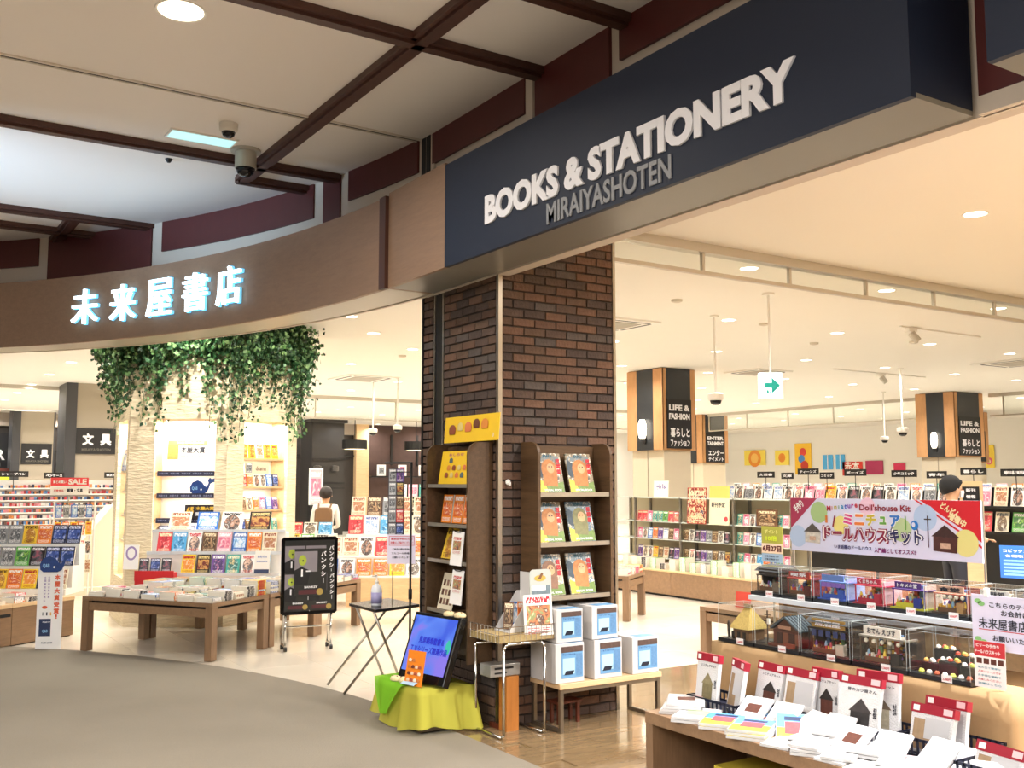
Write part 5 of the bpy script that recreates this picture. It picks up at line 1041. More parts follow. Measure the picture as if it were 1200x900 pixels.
def mini(P, wd, dp, hh, kind, label):
    t = thing('miniature_house', label, 'dollhouse', P, -PI/2); r2 = random.Random(hash(kind) % 1000 if False else sum(map(ord, kind))); p = lambda n, a, b, c: bx(n, a, b, mm(c), t)
    def gable(x0, x1, y0, y1, z, h_, c, ov=.012):   # ridge along y, gable faces the viewer
        xm = (x0 + x1) / 2; b = MB(); b.prism([(x0 - ov, z), (x0 - ov, z + .006), (xm, z + h_ + .006), (x1 + ov, z + .006), (x1 + ov, z), (xm, z + h_)], y1 - y0 + ov * 2, 0, 'y', y0 - ov); b.build('roof', mm(c), t)
        MB().prism([(x0, z), (x1, z), (xm, z + h_)], y1 - y0 - .004, 0, 'y', y0 + .002).build('gable', mm('#5a3524'), t)
        for i in range(7):
            yy = y0 - ov + (y1 - y0 + 2 * ov) * i / 6
            MB().path([(x0 - ov, yy, z + .009), (xm, yy, z + h_ + .009), (x1 + ov, yy, z + .009)], .002, 4).build('roof_rib', mm('#2e3940' if c != '#b59a55' else '#8f7740'), t)
    if kind == 'mill':
        b = MB(); b.prism([(.06, .02), (wd * .8, .02), (wd * .8, dp - .03), (.06, dp - .03)], .05, 0, 'z', 0); b.build('walls', mm('#6a4a2c'), t)
        b = MB(); n = len(b.v); z = .05; a_ = [(.045, .0, z), (wd * .86, .0, z), (wd * .86, dp, z), (.045, dp, z), (wd * .44, dp * .5, hh * .9), (wd * .6, dp * .5, hh * .9)]; b.v = [tuple(v) for v in a_]; b.f = [(0, 1, 5, 4), (1, 2, 5), (2, 3, 4, 5), (3, 0, 4), (3, 2, 1, 0)]; b.m = [0] * 5; b.build('thatched_roof', mat('thatch', '#b59a55', .9, noise=(90, .4)), t)
        p('ridge_cap', (wd * .41, dp * .44, hh * .86), (wd * .63, dp * .56, hh * .96), '#7a6236')
        w_ = MB(); 
        for i in range(12):
            a = 2 * PI * i / 12; c = 2 * PI * (i + 1) / 12; w_.tube((-.005, .03 + .038 * math.cos(a), .042 + .038 * math.sin(a)), (-.005, .03 + .038 * math.cos(c), .042 + .038 * math.sin(c)), .004, 4); w_.tube((-.005, .03, .042), (-.005, .03 + .038 * math.cos(a), .042 + .038 * math.sin(a)), .0015, 4)
        o = w_.build('water_wheel', mm('#2c211a'), t); o.location = (.045, -.0, 0); o.rotation_euler = (0, 0, .9); o.location = (.06, .0, 0)
        for x in (.05, .09, .13): p('doorway', (x, .017, 0), (x + .02, .0195, .035), '#20160f')
    elif kind == 'shrine':
        p('walls', (.06, .04, 0), (wd - .03, dp - .02, .07), '#5a2f22'); gable(.06, wd - .03, .04, dp - .02, .07, .055, '#4d5a61'); p('porch', (.05, .01, 0), (wd - .05, .0395, .012), '#6b3524')
        for i in range(4): p('sliding_door', (.085 + i * .04, .037, .012), (.118 + i * .04, .0395, .06), ['#3b211a', '#7c4a34'][i % 2])
        p('name_board', (.11, .02, .078), (.19, .024, .092), '#b0856a'); MB().tube((.03, .03, 0), (.03, .03, .15), .004, 6).tube((.005, .03, .13), (.055, .03, .13), .002, 4).tube((.01, .03, .115), (.05, .03, .115), .002, 4).build('pole', mm('#4a3a2e'), t)
        p('lamp_box', (.035, .02, .09), (.05, .03, .115), '#e6e0d0'); p('bench', (.16, .005, .0), (.22, .02, .02), '#8a3a24')
    elif kind == 'sushi':
        for i, (x, y, w_, h_) in enumerate(((.03, .10, .09, .085), (.13, .09, .09, .07), (.205, .11, .07, .075), (.0, .05, .08, .035), (.09, .04, .085, .05), (.185, .05, .09, .04))):
            p('stand', (x, y, 0), (x + w_, y + .05, h_), '#1a1b1e')
            for j in range(5): MB().lathe([(.006, 0), (.012, .004), (.009, .012), (.002, .015)], (0, 0, 0), 8).build('food', mm(['#e8e4d8', '#b8442e', '#a9b84a', '#e0a050', '#f0ece0'][(i + j) % 5]), t).location = (x + .012 + (j * .018) % w_, y + .015 + .018 * (j % 2), h_)
        for i in range(7): MB().lathe([(.01, 0), (.013, .005), (.008, .014)], (0, 0, 0), 8).build('food', mm(['#c9cf5a', '#e8e4d8', '#b85a3a', '#f0ece0'][i % 4]), t).location = (.02 + i * .038, .018, 0)
    else:
        pal = {'izakaya': ('#3a2a22', '#2a2320', '#2d3a6a', '#a98a3a'), 'oden': ('#2e2622', '#e6e2d6', '#c9a070', '#23201f'), 'shack': ('#4a3a30', '#3a2f2a', '#5a4a3a', '#7a6a5a'), 'redshop': ('#8a2f28', '#a03a30', '#c9b8a0', '#5a2a22'), 'toyshop': ('#a8b4e0', '#6a8ad0', '#8a6ac0', '#3a5ab0'), 'pinkshop': ('#e0b0b8', '#c0304a', '#e8708a', '#b02a40'), 'purpleshop': ('#c9b0a0', '#4a2a7a', '#8a5ac0', '#c9c83a'), 'restaurant': ('#7a3028', '#c9806a', '#8a3a30', '#e0d8c8'), 'signshop': ('#8a7a6a', '#e0ddd4', '#c8c4b8', '#6a6a60')}[kind]
        p('floor_slab', (0, 0, 0), (wd, dp, .006), pal[3] if kind in ('toyshop', 'pinkshop', 'purpleshop') else '#4a3f36'); p('back_wall', (.01, dp - .012, .006), (wd - .01, dp, hh * .8), pal[0]); p('side_wall', (wd - .018, .03, .006), (wd - .01, dp - .012, hh * .8), pal[0])
        if kind in ('izakaya', 'shack', 'signshop'): p('side_wall', (.01, .05, .006), (.018, dp - .012, hh * .7), pal[0])
        p('canopy', (.0, .015, hh * .62), (wd, dp * .6, hh * .66), pal[1] if kind != 'oden' else '#8a8478'); 
        if kind in ('izakaya', 'shack'): gz = hh * .8; b = MB().prism([(0, gz), (dp, gz), (dp * .75, gz + .03), (dp * .2, gz + .02)], wd, 0, 'x', 0); b.build('tiled_roof', mm('#3f4143'), t)
        nb = bx('name_board', (wd * .12, .010, hh * .68), (wd * .9, .0145, hh * .9), mm({'izakaya': '#9a7a3a', 'oden': '#ece8dc', 'restaurant': '#c9a08a', 'signshop': '#e0ddd4'}.get(kind, pal[1])), t)
        S_ = {'izakaya': '居酒屋', 'oden': 'おでん えびす', 'pinkshop': 'くまちゃん', 'purpleshop': 'トキメキ堂', 'restaurant': '食堂', 'redshop': '喫茶', 'signshop': '甘味処'}.get(kind)
        if S_: text(S_, nb, wd * .5, hh * .79, wd * .6, hh * .14, M_ktext if kind in ('oden', 'signshop', 'restaurant') else M_wtext, .008, .03)
        for i in range(5):
            x = wd * (.14 + .17 * i)
            if kind in ('oden', 'restaurant'): MB().lathe([(.004, 0), (.010, .005), (.010, .012), (.004, .017)], (0, 0, 0), 8).build('lantern', mm('#e8e2cc'), t).location = (x, .02, hh * .48)
            elif kind in ('izakaya', 'toyshop'): p('noren', (x - .014, .018, hh * .45), (x + .014, .020, hh * .61), pal[2])
            p('shelf_goods', (x - .012, dp - .04, .03 + .02 * (i % 2)), (x + .008, dp - .0125, .055 + .02 * (i % 3)), ['#d8c8a8', '#b84a3a', '#4a6a9a', '#e0b040', '#7aa06a'][(i + len(kind)) % 5])
            MB().lathe([(.006, 0), (.009, .008), (.005, .022), (.003, .028)], (0, 0, 0), 8).build('jar', mm(['#e8e0d8', '#c9505a', '#6a4a8a', '#e8c84a', '#8ab0c8'][(i * 2 + len(kind)) % 5]), t).location = (x + .004, .032 + .018 * (i % 2), .026)
        gb = [MB() for _ in range(4)]
        for zr in (.03, .052, .074, .094):
            if zr > hh * .62: continue
            for i in range(9): gx = wd * (.08 + .088 * i); gb[r2.randrange(4)].box((gx, dp - .03, zr), (gx + wd * .05, dp - .014, zr + r2.uniform(.008, .016)))
            p('shelf_board', (wd * .06, dp - .032, zr - .003), (wd * .9, dp - .0125, zr), '#8a6a4a')
        for i in range(10): gx = wd * (.12 + .055 * i); gb[r2.randrange(4)].box((gx, .022, .0262), (gx + wd * .03, .036, .0262 + r2.uniform(.006, .016)))
        for i, g_ in enumerate(gb):
            if g_.v: tag(g_.build('goods', mm(['#e8e2d0', '#b8443a', '#e0b040', '#6a8ab0' if kind != 'izakaya' else '#6a4a34'][i]), t), kind='stuff')
        p('post', (.004, .016, .006), (.009, .021, hh * .62), pal[1] if kind != 'oden' else '#5a4a3a'); p('post', (wd - .009, .016, .006), (wd - .004, .021, hh * .62), pal[1] if kind != 'oden' else '#5a4a3a')
        p('counter', (wd * .1, .02, .0065), (wd * .62, .045, .026), {'purpleshop': '#c8c23a', 'pinkshop': '#b02a40', 'toyshop': '#3a5ab0'}.get(kind, '#6a4a34'))
        bxc = p('crate', (wd * .68, .008, .0065), (wd * .86, .035, .05), {'purpleshop': '#24348a', 'restaurant': '#b08a5a', 'izakaya': '#c8bca8'}.get(kind, pal[3]))
    return t
front = [((4.045, 3.79), 'mill', 'thatched water mill with a dark wheel'), ((3.78, 3.485), 'shrine', 'dark wooden house with grey slate roof and a utility pole'), ((3.475, 3.18), 'izakaya', 'dark tavern with indigo curtains and a gold name board'), ((3.17, 2.875), 'oden', 'dark food stall with a white name board and pale lanterns'), ((2.865, 2.57), 'sushi', 'black tiered stands covered with tiny dishes')]
for (ya, yb), kd, lb in front:
    wd = ya - yb; case((3.93, ya, .702), wd, .2, .198, f'clear case around the {lb}'); mini((3.945, ya - .02, .7205), wd - .04, .165, .165, kd, f'miniature {lb}, front row').scale = (1, 1, 1.14)
upper = [((4.06, 3.85), 'shack', 'dark weathered shack'), ((3.84, 3.63), 'redshop', 'red-brown tea shop'), ((3.62, 3.41), 'toyshop', 'lilac and blue toy shop'), ((3.40, 3.19), 'pinkshop', 'pink shop with crimson base'), ((3.18, 2.965), 'purpleshop', 'shop with purple lettering and a blue tub'), ((2.955, 2.745), 'restaurant', 'red-brown eatery with round white lanterns'), ((2.735, 2.53), 'signshop', 'grey shop with a white name board'), ((2.52, 2.31), 'shack', 'brown stall half hidden by the lilac notice'), ((2.30, 2.09), 'redshop', 'red stall at the right edge')]
for (ya, yb), kd, lb in upper:
    wd = ya - yb; case((4.20, ya, .930), wd, .2, .158, f'clear upper case around the {lb}'); mini((4.215, ya - .016, .9485), wd - .032, .165, .13, kd, f'miniature {lb}, upper row').scale = (1, 1, 1.08)
# low shelf unit in front -----------------------------------------
ls_ = thing('display_bench', 'low open-fronted brown shelf bench covered with dollhouse kit packets', 'bench', (3.248, 1.2, 0))
bx('top', (0, 0, .395), (.645, 2.65, .45), M_wood, ls_, .002); bx('side_panel', (.0, 2.595, 0), (.645, 2.645, .3945), M_woodz, ls_); bx('lower_shelf', (.03, 0, .06), (.64, 2.5945, .09), M_wood, ls_); bx('back_board', (.62, 0, .0905), (.64, 2.5945, .3945), M_wood, ls_)
for i, (y, c) in enumerate(((3.28, 'yellow'), (3.0, 'cream'), (2.7, 'yellow'))): tag(bx('storage_carton', (3.36, y, .091), (3.70, y + .22, .26), mat('carton_' + c, {'yellow': '#c9b43a', 'cream': '#b8a888'}[c], .6)), ['yellow carton in the dark lower shelf, nearest the side panel', 'cream carton between two yellow ones in the lower shelf', 'yellow carton farther along the lower shelf'][i], 'carton')
M_hdr = mat('header_red', '#9c1c30', .45, noise=(20, .1)); M_crate = mat('crate_navy', '#161c33', .5)
q = N('clear_bag'); q.b.inputs['Base Color'].default_value = (.78, .78, .79, 1); q.b.inputs['Roughness'].default_value = .12; q.b.inputs['Specular IOR Level'].default_value = .9
nz = q.new('TexNoise', i_Scale=30.0, i_Detail=2.0); bp = q.new('Bump', i_Strength=.5, i_Distance=.01); q.l(nz.outputs[0], bp.inputs['Height']); q.l(bp.outputs[0], q.b.inputs['Normal']); M_bag = q.m
def crate(P, lx, ly, h_, label):
    t = thing('crate', label, 'crate', P); b = MB()
    bx('bottom', (0, 0, 0), (lx, ly, .006), M_crate, t)
    for z in (.0, h_ - .012): b.box((0, 0, z), (.006, ly, z + .012)).box((lx - .006, 0, z), (lx, ly, z + .012)).box((0, 0, z), (lx, .006, z + .012)).box((0, ly - .006, z), (lx, ly, z + .012))
    n = 12
    for i in range(n): y = ly * (i + .5) / n; b.box((0, y - .004, 0), (.006, y + .004, h_)).box((lx - .006, y - .004, 0), (lx, y + .004, h_))
    for i in range(8): x = lx * (i + .5) / 8; b.box((x - .004, 0, 0), (x + .004, .006, h_)).box((x - .004, ly - .006, 0), (x + .004, ly, h_))
    b.build('lattice_walls', M_crate, t); return t
def kitbag(P, wd, h_, label, tilt=.16, rz=0, n=1, art=0, clear=False, group=None):
    """upright bag with red header, faces -x"""
    t = thing('kit_bag', label, 'packet', group=group, M=Matrix.Translation(P) @ Euler((-tilt + math.sin(P[1] * 37) * .05, math.sin(P[1] * 23) * .04, -PI/2 + rz + math.sin(P[1] * 51) * .13)).to_matrix().to_4x4())
    b = MB(); b.prism([(0, 0), (wd, 0), (wd * .985, h_ * .5), (wd, h_), (0, h_), (wd * .015, h_ * .5)], .022, 0, 'y', 0); b.build('pouch', M_bag, t)
    hd = bx('header', (-.003, -.004, h_ - .012), (wd + .003, .026, h_ + .026), M_hdr, t); rect('stamp', hd, wd * .05, h_ - .004, wd * .2, h_ + .018, M_paper, -.005); rect('price_sticker', hd, wd * .76, h_ - .004, wd * .97, h_ + .02, mat('sticker_pink', '#f0c8cc', .5), -.005)
    if clear: rect('contents_print', t, wd * .08, h_ * .08, wd * .6, h_ * .8, mat('kraft', '#a58a6a', .7, noise=(40, .3)), -.001); rect('sheet_print', t, wd * .35, h_ * .35, wd * .92, h_ * .85, mat('sheet_grey', '#c9c9cc', .4), -.002)
    else:
        text('ミニチュアキット' if art != 3 else '昔のカツ屋さん', t, wd * .55, h_ * .86, wd * .7, h_ * .06, M_ktext, -.001, .02)
        c1, c2 = (('#7a7050', '#8a8060'), ('#5a2f22', '#2a2320'), ('#b0a890', '#6a5a4a'), ('#2a2626', '#3a3434'))[art]
        g = rect('house_print', t, wd * .32, h_ * .16, wd * .78, h_ * .5, mat('print_' + c1[1:], c1, .6, noise=(70, .4)), -.001); quad('roof_print', t, [(wd * .27, h_ * .48), (wd * .83, h_ * .48), (wd * .55, h_ * .72)], mat('print_' + c2[1:], c2, .6, noise=(70, .4)), -.0015)
        text('福島' if art == 3 else '完成', t, wd * .9, h_ * .5, wd * .09, h_ * .2, M_ktext, -.001, .03)
    return t
crate((3.50, 3.50, .451), .22, .33, .055, 'navy lattice crate at the end of the bench by the thatched mill'); kitbag((3.53, 3.805, .46), .16, .225, 'white kit bag with a thatched house picture in the end crate', art=0); kitbag((3.60, 3.66, .46), .14, .215, 'kit bag with dark contents behind the thatched house bag', rz=-.25, clear=True)
crate((3.66, 3.02, .451), .22, .56, .06, 'navy lattice crate behind the blue and yellow packets')
kitbag((3.68, 3.56, .462), .17, .205, 'kit bag with a dark wooden house picture in the long crate', art=1, tilt=.2); kitbag((3.675, 3.38, .463), .17, .205, 'clear kit bag of flat parts beside the wooden house bag', clear=True, tilt=.2); kitbag((3.74, 3.25, .463), .15, .21, 'kit bag standing farther back at the end of the long crate', tilt=.12, rz=-.1, art=1)
crate((3.60, 2.74, .451), .24, .27, .07, 'navy lattice crate holding the large food stall kit'); kitbag((3.60, 3.005, .465), .20, .235, 'large white kit bag with a black food stall picture', art=3, tilt=.18); kitbag((3.70, 2.97, .465), .2, .245, 'red-headed kit bag just behind the large food stall bag', art=2, tilt=.12)
crate((3.62, 2.38, .451), .24, .33, .075, 'navy lattice crate before the tiny dishes display'); kitbag((3.66, 2.69, .463), .21, .165, 'clear kit bag of grey and brown card parts in a crate', clear=True, tilt=.22); kitbag((3.74, 2.67, .463), .2, .185, 'kit bag with a pale sheet behind the card parts bag', clear=True, tilt=.14)
crate((3.42, 1.98, .451), .28, .34, .085, 'navy lattice crate at the corner of the tan cloth'); kitbag((3.50, 2.31, .463), .2, .12, 'short clear kit bag with a yellow and white sheet in the corner crate', clear=True, tilt=.35)
def packet(P, wd, ln, rz, tilt, label, col, group=None, tagc=True, roll=0):
    t = thing('packet', label, 'packet', group=group, M=Matrix.Translation(P) @ Euler((tilt, roll, rz)).to_matrix().to_4x4())
    bx('sleeve', (-wd/2, -ln/2, 0), (wd/2, ln/2, .011), M_bag, t)
    def top(nm, x0, y0, x1, y1, m, z): b = MB(); b.face([(x0, y0, z), (x1, y0, z), (x1, y1, z), (x0, y1, z)]); b.build(nm, m, t)
    if col == 'yb':
        top('yellow_print', -wd/2 + .004, -ln/2 + .004, wd/2 - .004, 0, mat('packet_yellow', '#e8d23a', .4), .0118); top('blue_print', -wd/2 + .004, 0, wd/2 - .004, ln/2 - .004, mat('packet_blue', '#5aa0dc', .4), .0118); top('picture_print', -wd * .28, -ln * .22, wd * .28, ln * .2, mat('packet_red', '#c84a50', .5, noise=(60, .4)), .0124); top('title_print', -wd * .3, ln * .24, wd * .3, ln * .38, mat('navy_print', '#1f2f55', .5), .0124)
    else:
        if tagc: top('price_tag', wd * .18, ln * .22, wd * .46, ln * .46, mat('sticker_pink', '#f0c8cc', .5), .0118); 
        if col == 'dark': top('picture_print', -wd * .25, -ln * .1, wd * .25, ln * .22, mat('print_5a2f22', '#5a2f22', .6, noise=(70, .4)), .0118)
        if col == 'green': top('picture_print', -wd * .3, -ln * .2, wd * .3, ln * .25, mat('print_sage', '#a8b48a', .6, noise=(50, .3)), .0118)
        if col == 'plain': top('mark_print', -wd * .3, -ln * .1, wd * .15, ln * .05, mat('print_greyline', '#a8a8ac', .6, noise=(160, .5)), .0118)
    return t
k = 0
for i, (x, y, z, rz, ti, c, lb) in enumerate(((3.41, 3.77, .451, -.9, 0, 'plain', 'white packet at the bottom of the pile on the bench corner'), (3.41, 3.765, .464, -.85, 0, 'plain', 'white packet second in the pile on the bench corner'), (3.42, 3.76, .477, -.8, 0, 'plain', 'white packet third in the pile on the bench corner'), (3.43, 3.755, .490, -.75, .0, 'dark', 'white packet with a dark brown picture on top of the corner pile'),
    (3.345, 3.60, .451, -1.0, 0, 'plain', 'clear packet lying between the corner pile and the yellow ones'), (3.35, 3.595, .464, -1.05, 0, 'green', 'clear packet with a faded green picture on the bench edge'),
    (3.36, 3.44, .451, -.95, 0, 'yb', 'lowest blue and yellow packet of the first pile'), (3.365, 3.44, .464, -1.0, 0, 'yb', 'top blue and yellow packet of the first pile'), (3.345, 3.24, .451, -1.05, 0, 'yb', 'lowest blue and yellow packet of the middle pile'), (3.35, 3.245, .464, -1.1, 0, 'yb', 'middle blue and yellow packet of the middle pile'), (3.355, 3.25, .477, -1.0, 0, 'yb', 'top blue and yellow packet of the middle pile'),
    (3.55, 3.41, .451, -1.2, 0, 'yb', 'blue and yellow packet before the wooden house bag'), (3.50, 3.13, .470, -.85, .32, 'yb', 'blue and yellow packet propped up next to the long crate'))):
    packet((x, y, z), .175, .235, rz, ti, lb, c)
for i in range(24):
    col_, row_ = i % 8, i // 8
    x = 3.33 + .125 * row_ + R.uniform(-.01, .01); y = 3.05 - .145 * col_ - .03 * row_ + R.uniform(-.01, .01)
    if x > 3.55 and (y < 2.75 or y > 3.0): continue
    lay = 1 + (i * 5) % 3
    for q_ in range(lay): packet((x + .004 * q_, y, .451 + .0135 * q_), .13, .17, -1.25 + R.uniform(-.3, .3), 0, f'white kit packet, {ORD[q_]} layer, {ORD[col_]} from the yellow packets, {["edge", "middle", "inner"][row_]} row', 'plain', 'white kit packets strewn along the bench') 
for i in range(9):
    y = 3.42 - .155 * i + R.uniform(-.02, .02); x = 3.545 - (.07 if i in (4, 5) else 0) - (.10 if i > 7 else 0)
    packet((x, y, .49), .14, .18, -PI/2 + R.uniform(-.5, .5), .55 + R.uniform(-.1, .15), f'white kit packet propped against the crates, {ORD[i]} from the corner pile', 'plain' if i % 4 else 'dark', 'white kit packets propped against the crates')
# banner above the cases ------------------------------------------
bn_ = board('banner', 'large pale lilac banner reading Miniature Dolls house Kit above the cases', 'banner', (4.445, 3.975, 1.170), -PI/2, 1.157, .292, .01, mat('banner_lilac', '#d9dcf2', .5))
BW, BH = 1.157, .292
quad('maroon_corner', bn_, [(0, BH), (0, BH * .42), (.19, BH)], mat('banner_maroon', '#a83a58', .5)); quad('red_corner', bn_, [(.83, BH), (BW, BH), (BW, BH * .33)], mat('banner_red', '#cf1f2c', .5)); quad('red_line', bn_, [(.80, BH), (.815, BH), (BW, BH * .27), (BW, BH * .23)], mat('banner_red', '#cf1f2c', .5))
text('どんどん', bn_, 1.0, .245, .11, .035, mat('banner_gold', '#f3e2b0', .5), -.003, .05, rot=.5); text('増殖中', bn_, 1.035, .20, .1, .04, mat('banner_gold', '#f3e2b0', .5), -.003, .05, rot=.5); text('手作り', bn_, .06, .245, .07, .05, M_paper, -.003, .04, rot=-.7)
for x, z, r_, c in ((.05, .08, .06, '#b9cdea'), (.20, .215, .058, '#a9c78a'), (.345, .15, .05, '#eadf86'), (.72, .14, .06, '#b8cf9a'), (.86, .205, .065, '#b4cbea'), (1.075, .09, .065, '#e2dc8c'), (.52, .25, .05, '#efcadd')): disc('circle_print', bn_, x, z, r_, r_, mat('pastel_' + c[1:], c, .5), -.0012, 24)
cols = ['#c03a4a', '#d8803a', '#b8a83a', '#4a9a5a', '#3a8ab8', '#4a5ab8', '#8a4ab0', '#b03a8a', '#c03a4a']
for i, ch in enumerate('Miniature'): text(ch, bn_, .27 + i * .0225, .238 + .0022 * i, None, .028 if ch in 'Mt' else .021, mat('rainbow_' + cols[i][1:], cols[i], .5), -.003, .03)
text("Doll'shouse Kit", bn_, .625, .248, .31, .034, mat('banner_plum', '#8a2438', .5), -.003, .03)
kc = ['#d8508a', '#e8803a', '#c8b83a', '#6aa84a', '#3a7ac8']
for i, ch in enumerate('ミニチュア'):
    text(ch, bn_, .395 + i * .073, .183, .072 if ch != 'ュ' else .05, .068 if ch != 'ュ' else .05, M_paper, -.0025, .11); text(ch, bn_, .395 + i * .073, .183, .062 if ch != 'ュ' else .042, .058 if ch != 'ュ' else .042, mat('kana_' + kc[i][1:], kc[i], .5), -.004, .05)
for s_, x, w_, c in (('ドールハウス', .435, .41, '#8a2040'), ('キット', .745, .195, '#2a2a58')):
    text(s_, bn_, x, .106, w_ + .018, .088, mat('outline_' + c[1:], c, .5), -.0025, .10); text(s_, bn_, x, .106, w_ + .004, .076, M_paper, -.0035, .075); text(s_, bn_, x, .106, w_ - .012, .064, mat('kanafill_' + c[1:], c, .5), -.0045, .045)
text('いま話題のドールハウス', bn_, .42, .035, .24, .022, mat('banner_navy', '#3a3a6a', .5), -.003, .03); text('入門編としてオススメ!!', bn_, .68, .03, .25, .026, mat('banner_purple', '#7a2a6a', .5), -.003, .04)
def house_print(x, z, s_, c1, c2):
    g = quad('house_print', bn_, [(x, z), (x + s_ * .95, z - s_ * .05), (x + s_, z + s_ * .55), (x + .02 * s_, z + s_ * .55)], mat('print_' + c1[1:], c1, .6, noise=(60, .5)), -.003); quad('roof_print', bn_, [(x - .06 * s_, z + s_ * .52), (x + s_ * 1.08, z + s_ * .5), (x + s_ * .5, z + s_ * .95)], mat('print_' + c2[1:], c2, .6, noise=(60, .3)), -.004)
    rect('window_print', g, x + s_ * .3, z + s_ * .1, x + s_ * .7, z + s_ * .3, mat('print_window', '#c8a890', .6, noise=(90, .4)), -.0045)
house_print(.10, .05, .11, '#c9c4b8', '#5a544e'); house_print(.90, .045, .135, '#4a2620', '#3a201c'); rect('pole_print', bn_, .872, .06, .878, .215, mat('print_3a201c', '#3a201c', .6), -.004); rect('pole_print', bn_, .855, .195, .895, .2, mat('print_3a201c', '#3a201c', .6), -.004)
disc('reel_print', bn_, .80, .165, .022, .024, mat('reel_blue', '#2a7ac8', .5), -.004); disc('reel_hole', bn_, .795, .168, .01, .012, mat('banner_lilac', '#d9dcf2', .5), -.005); quad('scissors_print', bn_, [(.29, .14), (.30, .14), (.315, .2), (.305, .2)], mat('banner_plum', '#8a2438', .5), -.004); rect('pencil_print', bn_, .745, .14, .752, .21, mat('kana_6aa84a', '#6aa84a', .5), -.004); rect('brush_print', bn_, .245, .16, .26, .2, mat('rainbow_d8803a', '#d8803a', .5), -.004)
for x in (.0, 1.157): MB().tube((4.462, 3.975 - x, .93), (4.462, 3.975 - x, 1.462), .006, 8).build('banner_pole', M_steel); tag(bpy.context.scene.objects[-1] if False else [o for o in bpy.data.objects if o.name.startswith('banner_pole')][-1], 'thin metal pole holding the lilac banner, ' + ('end near the ivy side' if x == 0 else 'end near the right edge'), 'pole')
# notices at the right ----------------------------------------------
rn = board('notice', 'lilac notice in a clear frame about the bookshop register at the right edge', 'notice', (3.952, 2.566, .862), -PI/2, .42, .222, .004, mat('notice_lavender', '#dedcf4', .5))
text('こちらのテーブルの', rn, .21, .185, .26, .022, M_ktext, -.002, .02); text('お会計は', rn, .19, .155, .12, .024, M_ktext, -.002, .02); text('未来屋書店レジへ', rn, .20, .108, .34, .044, M_ktext, -.002, .012); rect('red_underline', rn, .03, .080, .38, .083, M_rtext, -.002); text('お願いいたします', rn, .20, .05, .22, .024, M_ktext, -.002, .02)
for x, z in ((.03, .195), (.045, .185), (.025, .04), (.05, .03)): disc('leaf_print', rn, x, z, .016, .010, mat('leaf_print_green', '#8ac07a', .5), -.002, 10)
for x in (.06, .35): MB().box((x, -.006, .215), (x + .018, .01, .25)).build('clip', M_paper, rn)
bx('clear_frame', (-.008, .0045, -.012), (.428, .007, .245), M_acr, rn)
MB().tube((.1, .03, .07 - .232), (.1, .03, .2), .005, 6).build('support', M_steel, rn)
rc = board('small_notice', 'small upright red and white leaflet under the lilac notice', 'leaflet', (3.905, 2.535, .716), -PI/2, .135, .185, .003, M_paper, tilt=-.03); rect('red_band', rc, 0, .125, .135, .185, mat('sale_red2', '#c8323a', .5)); text('ビリーの手作り', rc, .06, .168, .1, .014, M_paper, -.002, .03); text('ドールハウスキット', rc, .06, .143, .11, .016, M_paper, -.002, .03)
for i in range(4): rect('house_print', rc, .01 + i * .031, .095, .034 + i * .031, .117, mat('print_5a2f22', '#5a2f22', .6, noise=(70, .4)), -.001)
for i in range(5): text(['組み立て簡単な', '人気シリーズです', 'お手頃な価格で', 'お楽しみください', '売場はこちら'][i], rc, .065, .08 - i * .016, .1, .009, [mat('teal_print', '#3a8aa0', .5), M_rtext][i % 2], -.001, .01)

# ============================================================ RIGHT: BEHIND THE DISPLAY
bt = thing('display_table', 'brown table of magazine piles behind the clear cases', 'table', (5.0, 1.6, 0))
bx('tabletop', (0, 0, .74), (.9, 2.6, .78), M_wood, bt)
for x in (.0, .83):
    for y in (.0, 2.53): bx('leg', (x, y, 0), (x + .07, y + .07, .739), M_woodz, bt)
ctr = [(.14 + .20 * (i % 2), .5 + .25 * (i // 2), R.choice((4, 6, 7)), R.choice(['white', 'cream', 'grey', 'white'])) for i in range(16)]
k = 0
for (a, b_, n, wd_) in ctr:
    z = .781
    for i in range(n):
        m = COVERS[wd_ if R.random() < .8 else R.choice(['red', 'blue', 'yellow', 'green'])][0]; w2 = [w for w in COVERS if m in COVERS[w]][0]; o = inst('magazine', book_mesh(.16, .22, .02, m, True), None, (5.0 + a, 1.6 + b_, z), (0, 0, -PI/2 + R.uniform(-.06, .06))); z += .02
        tag(o, f'{w2} magazine, {ORD[i]} layer of {ORD[k]} pile behind the clear cases', 'magazine', 'magazines piled behind the clear cases')
    k += 1
for i, (y, w_) in enumerate(((3.93, .20), (3.70, .20))):
    e = board('wooden_stand', ['red-brown wooden book stand behind the cases, left one', 'red-brown wooden book stand behind the cases, one under the banner middle'][i], 'stand', (4.82, y, .92), -PI/2, w_, .13, .012, wood('stand_wood', '#9a5f3c', (9, 9, 1.5), .5, .8), tilt=-.2); MB().tube((w_ / 2, .17, -.90), (w_ / 2, .02, .03), .008, 6).build('support', M_steel, e)
bsn = board('price_board', 'blue printed board standing behind the cases at the right edge', 'sign', (5.74, 3.53, .985), -PI/2 + .3, .26, .19, .006, mat('board_blue', '#2a6ac0', .5)); text('コピックスケッチ', bsn, .13, .16, .22, .018, M_wtext, -.002, .02); text('各種取り揃え', bsn, .13, .13, .2, .016, M_wtext, -.002, .02)
for i in range(5): rect('price_row', bsn, .02, .015 + i * .02, .24, .027 + i * .02, mat('row_blue', '#7fb0ea', .5, noise=(120, .4)), -.001)
MB().tube((.13, .02, -.20), (.13, .02, .05), .006, 6).build('support', M_steel, bsn)
ez = thing('easel', 'black and wood easel frame at the right end of the banner', 'easel', (6.2, 3.15, 0), -PI/2)
